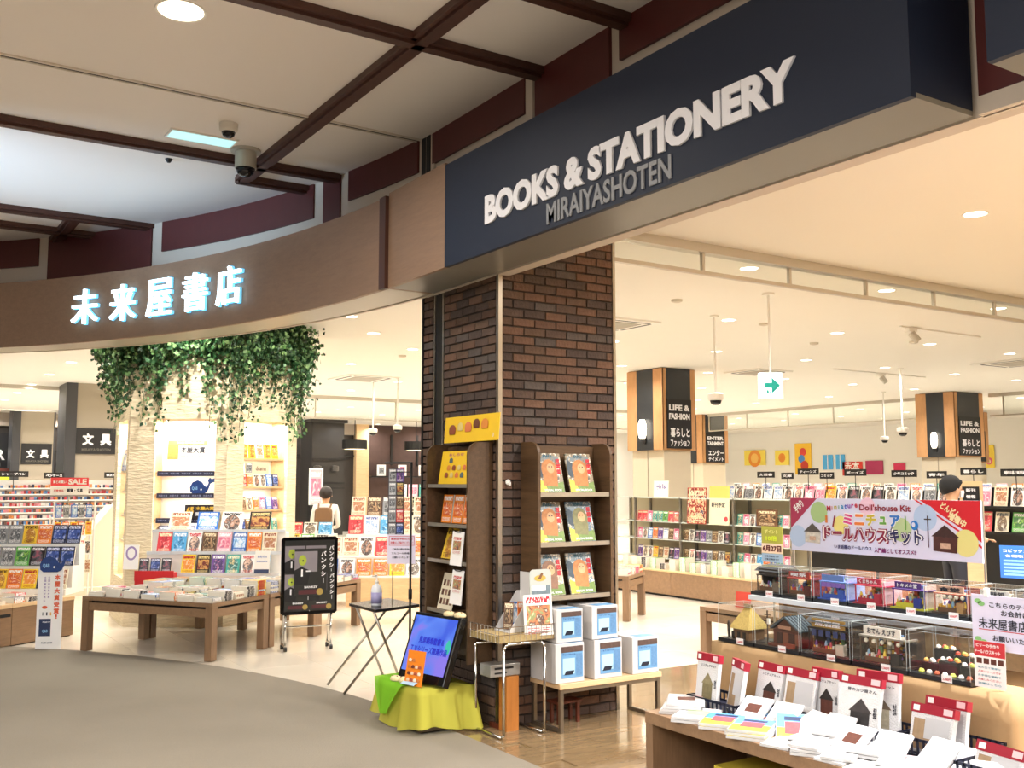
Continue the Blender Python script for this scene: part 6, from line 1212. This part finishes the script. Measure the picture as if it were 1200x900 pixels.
for x in (.0, .22, .44): MB().tube((x, .25, .0), (x, .0, 1.35), .014, 6).build('leg', M_light, ez)
bx('board', (.0, .05, .72), (.46, .07, 1.36), M_black, ez); bx('ledge', (-.02, -.02, .70), (.48, .08, .72), M_light, ez)
dts = board('date_sign', 'green and cream date sign reading 6月27日 beside the glass shelves', 'sign', (5.20, 4.915, 1.012), -PI/2, .185, .24, .004, mat('sign_green', '#a9a94a', .5)); rect('cream_strip', dts, 0, .06, .185, .125, mat('sign_peach', '#ecd2b8', .5)); text('6月27日', dts, .0925, .092, .165, .042, mat('dark_red_print', '#5a1a1a', .5), -.002, .05); rect('blue_strip', dts, 0, 0, .185, .058, mat('sign_blue', '#9ab4cc', .5)); text('ポイント', dts, .09, .205, .12, .028, mat('yellow_letter', '#e6e48a', .5), -.002, .03); text('10倍', dts, .09, .16, .1, .036, mat('lime_letter', '#cfe03a', .5), -.002, .05)
for i in range(2): text('対象日限定です', dts, .09, .04 - i * .02, .13, .012, M_ktext, -.002)
MB().tube((.09, .01, -1.01), (.09, .01, .05), .007, 8).build('pole', M_steel, dts); MB().lathe([(.12, -1.012), (.12, -1.0), (.01, -.995)], (.09, .01, 0), 18).build('base', M_steel, dts)
rcd = board('menu_card', 'small red card standing on the low table left of the cases', 'card', (6.75, 6.72, .422), -PI/2 + .2, .16, .14, .004, mat('card_red', '#c8483a', .5), tilt=-.15)

# glass comic shelves on their wooden island
isl = thing('display_island', 'long pale wooden island base with the glass comic shelves', 'display box', (9.3, 8.55, 0))
for i in range(4): bx('panel', (0, i * .95 + .002, .03), (.9, (i + 1) * .95 - .002, .33), M_wood, isl)
bx('top', (-.01, 0, .3305), (.91, 3.8, .35), M_light, isl); bx('plinth', (.03, .02, 0), (.88, 3.78, .0295), M_dark, isl)
gs = thing('glass_shelves', 'glass and metal comic shelving with three bays on the wooden island', 'shelf', (9.78, 8.75, .351))
M_post = mat('shelf_post', '#8f8a80', .35, .7)
for y in (0, .99, 2.03, 3.02, 3.5): 
    for x in (0, .3): bx('post', (x, y - .015, 0), (x + .03, y + .015, .98), M_post, gs)
for z in (.10, .37, .62, .965): bx('glass_board', (.0, -.01, z), (.33, 3.51, z + .012), mat('frosted_glass', '#cfd8d2', .15), gs)
bx('back_panel', (.331, -.01, 0), (.345, 3.51, .98), mat('shelf_back', '#cdbfa0', .6), gs)
k = 0
for z, nm, wsx in ((.974, 'top', ['red', 'red', 'pink', 'teal', 'teal', 'green']), (.734, 'middle', ['pink', 'white', 'blue', 'orange', 'purple', 'white', 'brown']), (.464, 'lower', ['purple', 'cream', 'white', 'yellow', 'brown', 'cream', 'black'])):
    for bay, (y1, n_, en) in enumerate(((11.72, 8, 'bay nearest the pillar'), (10.72, 8, 'middle bay'), (9.68, 8, 'bay nearest the banner'))):
        w2 = wsx if bay == 0 else (['brown', 'white', 'black', 'purple', 'grey'] if bay == 1 else ['teal', 'pink', 'white', 'blue', 'orange', 'navy'])
        if nm == 'top' and bay == 1: continue
        face_row((9.84, y1, z + .001), -PI/2, n_, .114, .1, .155, .015, .12, w2, 'comic', f'on the {nm} glass board, {en}', 'comics on the glass shelves', end='the pillar')
for i, (y, z, w_, h_, c, lb) in enumerate(((10.62, .975, .38, .50, 'black', 'dark illustrated comic poster on the top glass board'), (10.18, .975, .38, .52, 'cream', 'cream and white release notice on the top glass board'), (11.35, 1.33, .32, .24, 'white', 'small white handwritten sign on top of the glass shelves'), (9.35, 1.15, .36, .22, 'brown', 'wide framed photograph print above the banner-side comics'))):
    e = board('poster', lb, 'poster', (9.765 if i < 2 else (9.79 if i == 2 else 9.80), y, z if i != 3 else .98), -PI/2, w_, h_, .006, COVERS[c][0] if c != 'black' else cover('night_poster', '#161a30', '#f0e0c0', ['#10142a', '#a03a30', '#e8d0a8', '#2a3a6a', '#c87a4a'], 2, 55), tilt=-.05)
    bpy.data.objects[e.name].children[0].data.materials[0] = bpy.data.objects[e.name].children[0].data.materials[0]
    rect('print', e, .01, .01, w_ - .01, h_ - .01, [cover('night_poster', '#161a30', '#f0e0c0', ['#10142a', '#a03a30', '#e8d0a8', '#2a3a6a', '#c87a4a'], 2, 55), mat('notice_cream', '#efe6c8', .5), M_paper, COVERS['brown'][0]][i], -.001)
    if i == 1: rect('yellow_band', e, .0, .36, .38, .52, mat('band_yellow', '#e0cc6a', .5), -.002); disc('red_stamp', e, .32, .08, .035, .035, mat('sale_red', '#e0424a', .5), -.002); text('新刊予定', e, .17, .27, .26, .07, M_ktext, -.002, .03)
    if i == 2: text('girls', e, .16, .15, .2, .09, mat('violet_ink', '#4a3aa0', .5), -.002)
k = 0
for i in range(13):
    n = R.choice((4, 6, 7, 9)); z = .351; wd_ = R.choice(['cream', 'white', 'cream', 'green', 'grey'])
    for j in range(n):
        o = inst('comic', book_mesh(.12, .17, .02, COVERS[wd_][0], True), None, (9.46, 11.5 - i * .2, z), (0, 0, -PI/2 + R.uniform(-.05, .05))); z += .0205
        tag(o, f'{wd_} comic, {ORD[j]} layer of {ORD[i]} pile on the wooden island', 'book', 'comics piled on the wooden island')
# black gondola with magazines facing out, category signs above
gondola('magazine_shelf', 'long black magazine shelf behind the glass comic shelves', (12.0, 12.15), -PI/2, 4.1, 1.28, (1.25, .93), 'magazine', 'of the near black shelf', 'magazines on the near black shelf', 'the striped column', [['white', 'white', 'grey', 'white', 'white', 'white', 'white', 'white', 'pink', 'pink', 'yellow', 'white', 'black', 'white', 'black', 'white'], ['black', 'cream', 'white', 'grey', 'brown', 'white', 'pink']], 20, .175, .25)
gondola('magazine_shelf', 'black magazine shelf running past the person with black hair', (12.05, 7.95), -PI/2, 3.6, 1.28, (1.25, .93), 'magazine', 'of the second black shelf', 'magazines on the far right black shelf', 'the comics', [['orange', 'pink', 'cream', 'white', 'blue', 'orange', 'green', 'white', 'red', 'yellow', 'white'], ['white', 'red', 'cream', 'green', 'grey', 'white', 'blue']], 16, .18, .25)
gondola('magazine_shelf', 'black magazine shelf farther back between the striped columns', (16.2, 16.2), -PI/2, 9.5, 1.3, (1.27,), 'magazine', 'of the farther black shelf', 'magazines on the farther black shelf', 'the pillar', [['white', 'pink', 'orange', 'white', 'teal', 'white', 'cream']], 34, .2, .26)
for i, (y, z, s_, w_) in enumerate(((11.45, 1.62, '文芸書', .36), (10.95, 1.60, '文庫', .24), (10.62, 1.66, 'ティーンズ', .40), (10.2, 1.60, 'コミック', .26), (9.75, 1.64, 'ボーイズ', .38), (8.95, 1.62, '少年コミック', .4), (8.4, 1.60, '青年', .3), (7.9, 1.64, '暮らし', .36), (7.35, 1.62, '料理', .4), (6.95, 1.60, '手芸', .26))):
    hang_label((12.05, y, z), -PI/2, w_, .095, s_, f'small black shelf sign, {ORD[i]} from the striped column')
# end panels and props by the right edge
ep = thing('end_panel', 'beige wooden end panel with a small black board beside the dark-haired person', 'panel', (10.6, 6.97, 0), -PI/2 + .4); bx('panel', (0, 0, 0), (.24, .05, 1.56), M_light, ep); bx('black_board', (.03, -.012, 1.33), (.21, -.001, 1.50), M_black, ep); text('新刊', ep, .12, 1.46, .1, .04, M_wtext, -.014, .03); text('情報', ep, .12, 1.385, .1, .04, M_wtext, -.014, .03)
gy = board('category_sign', 'grey sign about self service book covers near the right edge', 'sign', (7.9, 4.31, 1.40), -PI/2, .36, .16, .01, mat('slate_sign', '#5e5e60', .5)); text('セルフ', gy, .18, .11, .16, .04, M_wtext, -.002, .04); text('ブックカバー', gy, .18, .055, .28, .04, M_wtext, -.002, .04); MB().tube((.18, .02, -1.4), (.18, .02, .02), .01, 8).build('pole', M_black, gy); MB().lathe([(.15, -1.4), (.15, -1.385)], (.18, .02, 0), 16).build('base', M_black, gy)
gr = thing('garland', 'green and white leafy garland lying along a black shelf at the right edge', 'plant', (9.4, 4.9, 1.60)); b = MB(); r4 = random.Random(5)
for i in range(420): leaf(b, Vector((r4.gauss(0, .06), -r4.uniform(-.35, .9), r4.gauss(0, .035))), r4.uniform(.03, .055))
tag(b.build('foliage', M_ivy, gr), kind='stuff')
gondola('book_shelf', 'dark book shelf under the leafy garland at the right edge', (9.3, 5.3), -PI/2, 2.4, 1.3, (1.15, .85), 'book', 'under the leafy garland', 'books under the garland', 'the person', [['green', 'white', 'white', 'grey', 'cream', 'orange'], ['white', 'pink', 'cream', 'teal', 'white']], 10, .18, .22)

# striped columns ------------------------------------------------------
M_cwood = wood('column_wood', '#b98a5c', (3, 3, 1), .5, .85); M_cblk = mat('column_graphite', '#25282c', .35); M_sign = mat('column_sign', '#131318', .45); M_sconce = mat('sconce_glass', '#fff6e6', .4, emit=6, ecol='#fff0d8')
def striped(P, wx, wy, label, l1, l2, lamp=True, top_dark=True):
    t = struct(thing('pillar', label, None, (P[0], P[1], 0))); zb = 2.067
    bx('core', (.06, .06, 0), (wx - .06, wy - .06, zb), M_beige, t); bx('joint', (.052, wy * .5, 0), (.06, wy * .5 + .01, zb), mat('joint_taupe', '#8a8070', .7), t)  # joint strip in a plain darker taupe
    bx('box', (.012, .012, zb), (wx, wy, 3.395), M_cwood, t)
    bx('wood_strip', (0, 0, zb), (.012, wy * .27, 3.39), M_cwood, t); bx('black_strip', (-.004, wy * .27, zb), (.012, wy * .72, 3.39), M_cblk, t); bx('wood_strip', (0, wy * .72, zb), (.012, wy, 3.39), M_cwood, t)
    bx('wood_strip', (0, -.0, zb), (wx * .1, .012, 3.39), M_cwood, t); bx('black_panel', (wx * .1, -.003, 2.89), (wx * .85, .012, 3.39), M_cblk, t); bx('wood_strip', (wx * .85, 0, zb), (wx, .012, 3.39), M_cwood, t)
    sgn = board('category_sign', f'black {l1[0]} sign on the {label}', 'sign', (P[0] + wx * .1, P[1] - .02, 2.09), 0, wx * .75, .80, .016, M_sign); W_ = wx * .75
    for i, s_ in enumerate(l1[1:]): text(s_, sgn, W_ * .5, .66 - i * .14, W_ * .85, .10, M_wtext, -.002, .045)
    if l2: text(l2[0], sgn, W_ * .52, .26, W_ * .8, .15, M_wtext, -.002, .03); text(l2[1], sgn, W_ * .52, .09, W_ * .8, .11, M_wtext, -.002, .03)
    if lamp:
        e = thing('wall_lamp', f'glowing white wall lamp on the {label}', 'lamp', (P[0] - .06, P[1] + wy * .5, 2.25)); MB().lathe([(.04, 0), (.062, .06), (.07, .16), (.062, .26), (.04, .32)], (0, 0, 0), 16).build('shade', M_sconce, e, smooth=True); bx('bracket', (.03, -.03, -.08), (.055, .03, .1), M_black, e)
striped((10.8, 12.26), .70, .90, 'wood and black striped column right of the brick pillar', ('LIFE & FASHION', 'LIFE &', 'FASHION'), ('暮らしと', 'ファッション'))
striped((18.65, 12.3), 1.0, .90, 'striped column above the dark-haired person', ('LIFE & FASHION', 'LIFE &', 'FASHION'), ('暮らしと', 'ファッション'))
striped((19.3, 20.3), .95, .9, 'small striped column behind the nearer one', ('ENTERTAINMENT', 'ENTER', 'TAINMENT'), ('エンター', 'テイメント'), False)
striped((24.0, 15.6), 1.1, .9, 'far striped column under the red signs', ('category',), None)
striped((25.5, 9.2), 1.2, 1.0, 'far striped column at the right edge', ('category',), None, False)
# bright far partition with posters
fpw = struct(thing('wall_back', 'bright white partition with posters across the far end of the shop', None)); bx('partition', (27.9, 4.0, 0), (28.1, 30, 3.4), M_white, fpw)
def poster(y, z, w_, h_, c, lb, extra=None):
    e = board('poster', lb, 'poster', (27.86, y, z), -PI/2, w_, h_, .02, mat('far_' + c[1:], c, .5))
    if extra:
        for (x_, z_, r_, c_) in extra: disc('print', e, x_ * w_, z_ * h_, r_ * w_, r_ * w_, mat('far_' + c_[1:], c_, .5), -.004 - .006 * extra.index((x_, z_, r_, c_)), 14)
    return e
def fy(px):  # unused helper value table kept simple
    return px
poster(27.10, 2.17, 1.05, 0.56, '#f3dc58', 'yellow poster with a round orange animal, nearest the small striped column', [(.5, .45, .3, '#e08a2a'), (.5, .45, .18, '#f3c060')])
poster(25.59, 2.16, 0.66, 0.53, '#f3dc58', 'smaller yellow poster with an orange shape on the far white wall', [(.5, .5, .25, '#e08a2a')])
poster(24.66, 1.82, 0.73, 1.09, '#f0c030', 'tall yellow poster with red and blue round figures on the far wall', [(.5, .72, .2, '#d03a30'), (.42, .5, .2, '#4a8ad0'), (.6, .28, .24, '#c8402a')])
poster(17.58, 1.97, 0.42, 0.66, '#f5d648', 'large yellow poster with red and pink round figures right of the far striped column', [(.45, .7, .2, '#d02a2a'), (.4, .45, .2, '#4a9ad8'), (.62, .3, .26, '#e0607a'), (.62, .28, .14, '#f3d0b8')])
for i, (y, z, w_, h_) in enumerate(((23.43, 1.98, 0.42, 0.50), (22.88, 1.98, 0.37, 0.50))):
    e = poster(y, z, w_, h_, '#4aa8e4', ['blue window-like panel on the far white wall, first of two', 'blue window-like panel on the far white wall, second of two'][i]); rect('cross_bar', e, w_ * .46, 0, w_ * .54, h_, M_paper, -.004)
e = poster(22.61, 1.77, 0.81, 0.46, '#d8382c', 'red sign with two white characters on the far wall'); text('赤本', e, .4, .3, .6, .35, M_paper, -.004, .02)
e = poster(21.68, 1.80, 0.68, 0.45, '#a8285a', 'magenta sign beside the red one on the far wall')
poster(20.60, 1.76, 0.43, 0.39, '#d02a5a', 'small crimson sign below a far wall lamp')

# ceiling fittings ------------------------------------------------------
def cctv(x, y, z, dz, label, s=1.0, zc=None):
    t = thing('dome_camera', label, 'camera', (x, y, z))
    if dz > 0: MB().tube((0, 0, -dz + .08), (0, 0, 0), .014, 8).build('pole', M_white, t); MB().lathe([(.05, -.02), (.05, 0)], (0, 0, 0), 14).build('ceiling_plate', M_white, t)
    else: dz = 0
    h0 = -dz
    MB().lathe([(.075 * s, h0 + .0), (.085 * s, h0 + .02), (.085 * s, h0 + .07), (.05 * s, h0 + .085)] if dz else [(.075 * s, -.085 * s), (.085 * s, -.07 * s), (.09 * s, -.001)], (0, 0, 0), 18).build('housing', mat('cctv_white', '#e4ded4', .4), t, smooth=False)
    b = MB(); b.lathe([(.03 * s, (h0 if dz else -.085 * s) - .05 * s), (.055 * s, (h0 if dz else -.085 * s) - .032 * s), (.066 * s, (h0 if dz else -.085 * s))], (0, 0, 0), 16); b.build('dome', mat('dome_black', '#0a0b12', .08), t, smooth=True); return t
cctv(2.11, 7.05, ZC, 0, 'small white dome camera on the mall ceiling', .75); 
t = thing('dome_camera', 'larger grey dome camera hanging near the beam crossing', 'camera', (2.40, 7.55, ZC)); M_cg = mat('cctv_grey', '#b5b0a4', .4)
MB().lathe([(.115, -.02), (.115, 0)], (0, 0, 0), 20).build('ceiling_plate', M_cg, t); MB().lathe([(.082, -.15), (.082, -.021)], (0, 0, 0), 20).build('housing', M_cg, t); MB().lathe([(.03, -.215), (.06, -.19), (.076, -.151)], (0, 0, 0), 18).build('dome', mat('dome_black', '#0a0b12', .08), t, smooth=True)
cctv(7.92, 8.115, ZS, .95, 'dome camera on a long white pole left of the exit sign'); cctv(7.88, 16.93, ZS, .95, 'dome camera on a pole beyond the low tables, nearer the ivy'); cctv(7.92, 16.0, ZS, .93, 'dome camera on a pole beyond the low tables, nearer the pillar'); cctv(14.2, 10.3, ZS, 1.05, 'dome camera on a pole above the lilac banner', 1.1); cctv(17.6, 13.2, ZS, 1.0, 'dome camera on a pole by the far glass barrier'); cctv(22.5, 12.4, ZS, 1.3, 'dome camera on a pole at the far right')
ex_ = thing('exit_sign', 'white box sign with a turquoise arrow hanging on a thin pole', 'sign', (7.42, 6.85, 2.36), AZ + .05)
bx('box', (-.11, -.04, 0), (.11, .04, .25), mat('sign_lit_white', '#fbfffd', .5, emit=1.2, ecol='#f4fffb'), ex_); M_tq = mat('turquoise_print', '#10b0a8', .5)
MB().tube((0, 0, .25), (0, 0, 1.04), .012, 8).build('pole', M_white, ex_); MB().lathe([(.06, 1.02), (.06, 1.04)], (0, 0, 0), 16).build('ceiling_plate', M_white, ex_)
quad('arrow_print', ex_, [(-.07, .10), (.0, .10), (.0, .045), (.085, .125), (.0, .205), (.0, .15), (-.07, .15)], M_tq, -.042); rect('bar_print', ex_, -.05, .05, -.03, .08, M_tq, -.042); rect('bar_print', ex_, -.02, .04, -.005, .07, M_tq, -.042)
def ac(x, y, label, s=.62, h=.02):
    t = thing('air_vent', label, 'ceiling vent', (x, y, ZS - h)); bx('frame', (-s/2, -s/2, 0), (s/2, s/2, h), M_white, t); bx('grille', (-s*.28, -s*.28, -.006), (s*.28, s*.28, -.0005), mat('vent_grey', '#9c9486', .6), t)
    for a, b in (((-s*.42, -s*.36, -.003), (-s*.37, s*.36, -.0005)), ((s*.37, -s*.36, -.003), (s*.42, s*.36, -.0005)), ((-s*.36, -s*.42, -.003), (s*.36, -s*.37, -.0005)), ((-s*.36, s*.37, -.003), (s*.36, s*.42, -.0005))): bx('slot', a, b, M_dark, t)
ac(7.35, 9.15, 'square ceiling air vent just right of the brick pillar', .75); ac(7.45, 16.45, 'square ceiling air vent beyond the ivy column', .95); ac(15.0, 8.8, 'square ceiling air vent at the right edge', .95); ac(12.6, 11.9, 'pale ceiling air vent above the black shelves', .8)
for i, (x, y) in enumerate(((9.6, 5.0), (10.6, 9.0), (6.9, 7.6), (8.8, 8.2), (6.6, 13.2), (11.6, 8.2))):
    t = thing('smoke_detector', f'small round detector on the shop ceiling, {ORD[i]} of six counted into the shop', 'detector', (x, y, ZS)); MB().lathe([(.03, -.03), (.055, -.022), (.06, 0)], (0, 0, 0), 14).build('body', mat('detector_beige', '#cfc6b6', .5), t)
for i, (x, y) in enumerate(((10.5, 7.45), (14.5, 10.9), (11.9, 14.4), (20.5, 14.0))):
    t = thing('track_spotlight', f'small white track spotlight, {ORD[i]} counted from the mall', 'ceiling light', (x, y, ZS)); bx('track', (-1.2 if i else -.2, -.018, -.02), (1.4 if not i else 1.2, .018, 0), M_white, t); bx('driver', (-.08, -.03, -.06), (.08, .03, -.0205), M_white, t); MB().tube((0, 0, -.07), (.06, -.05, -.17), .045, 12).build('head', mat('spot_grey', '#bdb6aa', .4), t)
lp = thing('ceiling_panel', 'flat pale cyan light panel on the mall ceiling by the cameras', 'ceiling light', (2.03, 7.45, ZC)); b = MB(); b.box((-.25, -.1, -.012), (.25, .1, 0)); b.build('frame', M_white, lp); bx('diffuser', (-.235, -.085, -.0135), (.235, .085, -.0121), mat('cyan_diffuser', '#bff4f6', .5, emit=.9, ecol='#b0f0f4'), lp)
t = thing('ceiling_sensor', 'tiny dark sensor on the mall ceiling left of the cameras', 'detector', (1.95, 8.1, ZC)); MB().lathe([(.012, -.03), (.025, -.012), (.03, 0)], (0, 0, 0), 12).build('body', M_dark, t)

# ============================================================ PEOPLE
def person(P, rz, label, shirt, pants, hair, mask=True, bag=None, H_=1.66, lean=0.0):
    """continuous skinned body; local -y is forward"""
    s = H_ / 1.70; root = thing('person', label, 'person', (P[0], P[1], 0), rz)
    J = {'pel': (0, 0, .92), 'waist': (0, -lean * .3, 1.06), 'chest': (0, -lean * .7, 1.26), 'neck': (0, -lean, 1.42), 'headb': (0, -lean * 1.15 - .01, 1.49), 'head': (0, -lean * 1.25 - .02, 1.58), 'crown': (0, -lean * 1.25 - .01, 1.66)}
    Rr = {'pel': .135, 'waist': .12, 'chest': .145, 'neck': .055, 'headb': .062, 'head': .092, 'crown': .06}
    E = [('pel', 'waist'), ('waist', 'chest'), ('chest', 'neck'), ('neck', 'headb'), ('headb', 'head'), ('head', 'crown')]
    for sx, n in ((-1, 'l'), (1, 'r')):
        J['hip' + n] = (sx * .09, 0, .86); J['knee' + n] = (sx * .10, -.02, .48); J['ank' + n] = (sx * .10, .02, .09); J['toe' + n] = (sx * .115, -.12, .035)
        J['sh' + n] = (sx * .17, -lean * .9, 1.37); J['el' + n] = (sx * .21, -lean * .6 - .02, 1.09); J['wr' + n] = (sx * .13, -lean * .6 - .24, 1.04); J['palm' + n] = (sx * .11, -lean * .6 - .31, 1.05)
        Rr.update({'hip' + n: .09, 'knee' + n: .06, 'ank' + n: .04, 'toe' + n: .036, 'sh' + n: .062, 'el' + n: .042, 'wr' + n: .028, 'palm' + n: .034})
        E += [('pel', 'hip' + n), ('hip' + n, 'knee' + n), ('knee' + n, 'ank' + n), ('ank' + n, 'toe' + n), ('chest', 'sh' + n), ('sh' + n, 'el' + n), ('el' + n, 'wr' + n), ('wr' + n, 'palm' + n)]
    def skin(name, J, Rr, E, rootk, mats, sub=2):
        ks = list(J); me = bpy.data.meshes.new(name); me.from_pydata([tuple(c * s for c in J[k]) for k in ks], [(ks.index(a), ks.index(b)) for a, b in E], []); o = bpy.data.objects.new(name, me); COL.objects.link(o); o.parent = root
        m = o.modifiers.new('skin', 'SKIN'); m.use_smooth_shade = True
        for i, k_ in enumerate(ks): me.skin_vertices[0].data[i].radius = (Rr[k_] * s, Rr[k_] * s); me.skin_vertices[0].data[i].use_root = (k_ == rootk)
        mm_ = o.modifiers.new('sub', 'SUBSURF'); mm_.levels = sub; mm_.render_levels = sub
        dg = bpy.context.evaluated_depsgraph_get(); dg.update(); me2 = bpy.data.meshes.new_from_object(o.evaluated_get(dg)); o.modifiers.clear(); o.data = me2
        me2.materials.clear()
        for m_ in mats: me2.materials.append(m_)
        return o
    M_skin = mat('skin', '#d9ab88', .6)
    ob = skin('body', J, Rr, E, 'pel', [M_skin, shirt, pants, mat('shoe_dark', '#23201f', .5)])
    for p in ob.data.polygons:
        c = p.center / s; p.use_smooth = True
        p.material_index = 3 if c.z < .07 else (2 if c.z < .93 and abs(c.x) < .19 and c.y > -.16 else (1 if c.z < 1.43 and not (c.y < -.24 - lean * .5) else 0))
    hz = J['head']; 
    b = MB(); n = 18
    for i in range(9):
        for j in range(n): th_ = PI * (.60 + .14 * math.sin(2 * PI * j / n)) * i / 8; ph_ = 2 * PI * j / n; r_ = .115 * (1.0 if math.sin(ph_) > -.3 else .97); b.v.append((r_ * .93 * math.sin(th_) * math.cos(ph_), r_ * 1.06 * math.sin(th_) * math.sin(ph_) + (.012 if True else 0), .125 * math.cos(th_) + (.03 if math.sin(ph_) < -.4 and th_ > 1.2 else 0)))
    for i in range(8):
        for j in range(n): k2 = (j + 1) % n; b.f.append((i*n+j, (i+1)*n+j, (i+1)*n+k2, i*n+k2)); b.m.append(0)
    hr = b.build('hair', hair, root, smooth=True); hr.location = tuple(c * s for c in (hz[0], hz[1] + .012, hz[2] + .02)); hr.scale = (s, s, s)
    fy_ = hz[1] - .095
    for sx in (-1, 1):
        MB().lathe([(.001, -.008), (.009, 0), (.001, .008)], (0, 0, 0), 8).build('eye', M_ktext, root).location = ((sx * .032) * s, (fy_ + .008) * s, (hz[2] - .005) * s)
        b = MB(); b.lathe([(.006, -.028), (.016, -.012), (.018, .01), (.008, .028)], (0, 0, 0), 8); e = b.build('ear', M_skin, root, smooth=True); e.location = (sx * .094 * s, (hz[1] + .01) * s, (hz[2] - .012) * s); e.scale = (.5 * s, s, s)
    MB().tube((0, fy_ + .01, hz[2] + .005), (0, fy_ - .018, hz[2] - .03), .006, 6, r1=.012).build('nose', M_skin, root).scale = (s, s, s)
    if mask:
        b = MB(); 
        for i in range(7):
            for j in range(5): a = rad(-70 + 140 * i / 6) ; z = -.095 + .075 * j / 4; b.v.append((.098 * math.sin(a), -.112 * math.cos(a) * (1 - .12 * abs(j - 3) / 3), z))
        for i in range(6):
            for j in range(4): k2 = i * 5 + j; b.f.append((k2, k2 + 5, k2 + 6, k2 + 1)); b.m.append(0)
        m_ = b.build('face_mask', mat('mask_white', '#f3f3f4', .7), root, smooth=True); m_.location = tuple(c * s for c in hz); m_.scale = (s, s, s)
    else: MB().box((-.022, fy_ - .002, hz[2] - .052), (.022, fy_ + .01, hz[2] - .044)).build('mouth', mat('lip', '#a8605a', .6), root).scale = (s, s, s)
    for sx in (-1, 1):
        px_, py_, pz_ = J['palm' + ('l' if sx < 0 else 'r')]
        for f in range(4): MB().path([(px_ - sx * .022 + sx * .0145 * f, py_ - .02, pz_), (px_ - sx * .024 + sx * .016 * f, py_ - .055 - .004 * (f in (1, 2)), pz_ - .004), (px_ - sx * .024 + sx * .016 * f, py_ - .075 - .006 * (f in (1, 2)), pz_ - .022)], .0075, 6).build('finger', M_skin, root, smooth=True).scale = (s, s, s)
        MB().path([(px_ - sx * .025, py_ + .01, pz_), (px_ - sx * .05, py_ - .015, pz_ + .004), (px_ - sx * .055, py_ - .04, pz_)], .009, 6).build('thumb', M_skin, root, smooth=True).scale = (s, s, s)
    if bag:
        bp_ = MB(); bp_.prism([(-.13, 1.02), (.13, 1.02), (.14, 1.1), (.13, 1.34), (.08, 1.38), (-.08, 1.38), (-.13, 1.34), (-.14, 1.1)], .13, 0, 'y', .12); o = bp_.build('backpack', bag, root, bevel=.02); o.scale = (s, s, s)
        for sx in (-1, 1): MB().path([(sx * .09, .13, 1.36), (sx * .1, .02, 1.43), (sx * .105, -.12 - lean, 1.33), (sx * .11, -.10, 1.15), (sx * .12, .10, 1.06)], .013, 6).build('strap', bag, root).scale = (s, s, s)
    return root
person((9.11, 6.08), rad(62), 'person with short black hair and a white mask behind the banner', mat('shirt_grey', '#7a7f88', .8), mat('trousers_dark', '#2a2c34', .8), mat('hair_black', '#0a090a', .8), True, None, 1.60)
person((5.50, 13.35), rad(150), 'person in a white shirt with a brown backpack among the magazine shelves', mat('shirt_white', '#ece8e2', .8), mat('trousers_navy', '#2c3448', .8), mat('hair_darkbrown', '#231a17', .5), False, mat('backpack_brown', '#7a5c40', .7), 1.48, .05)
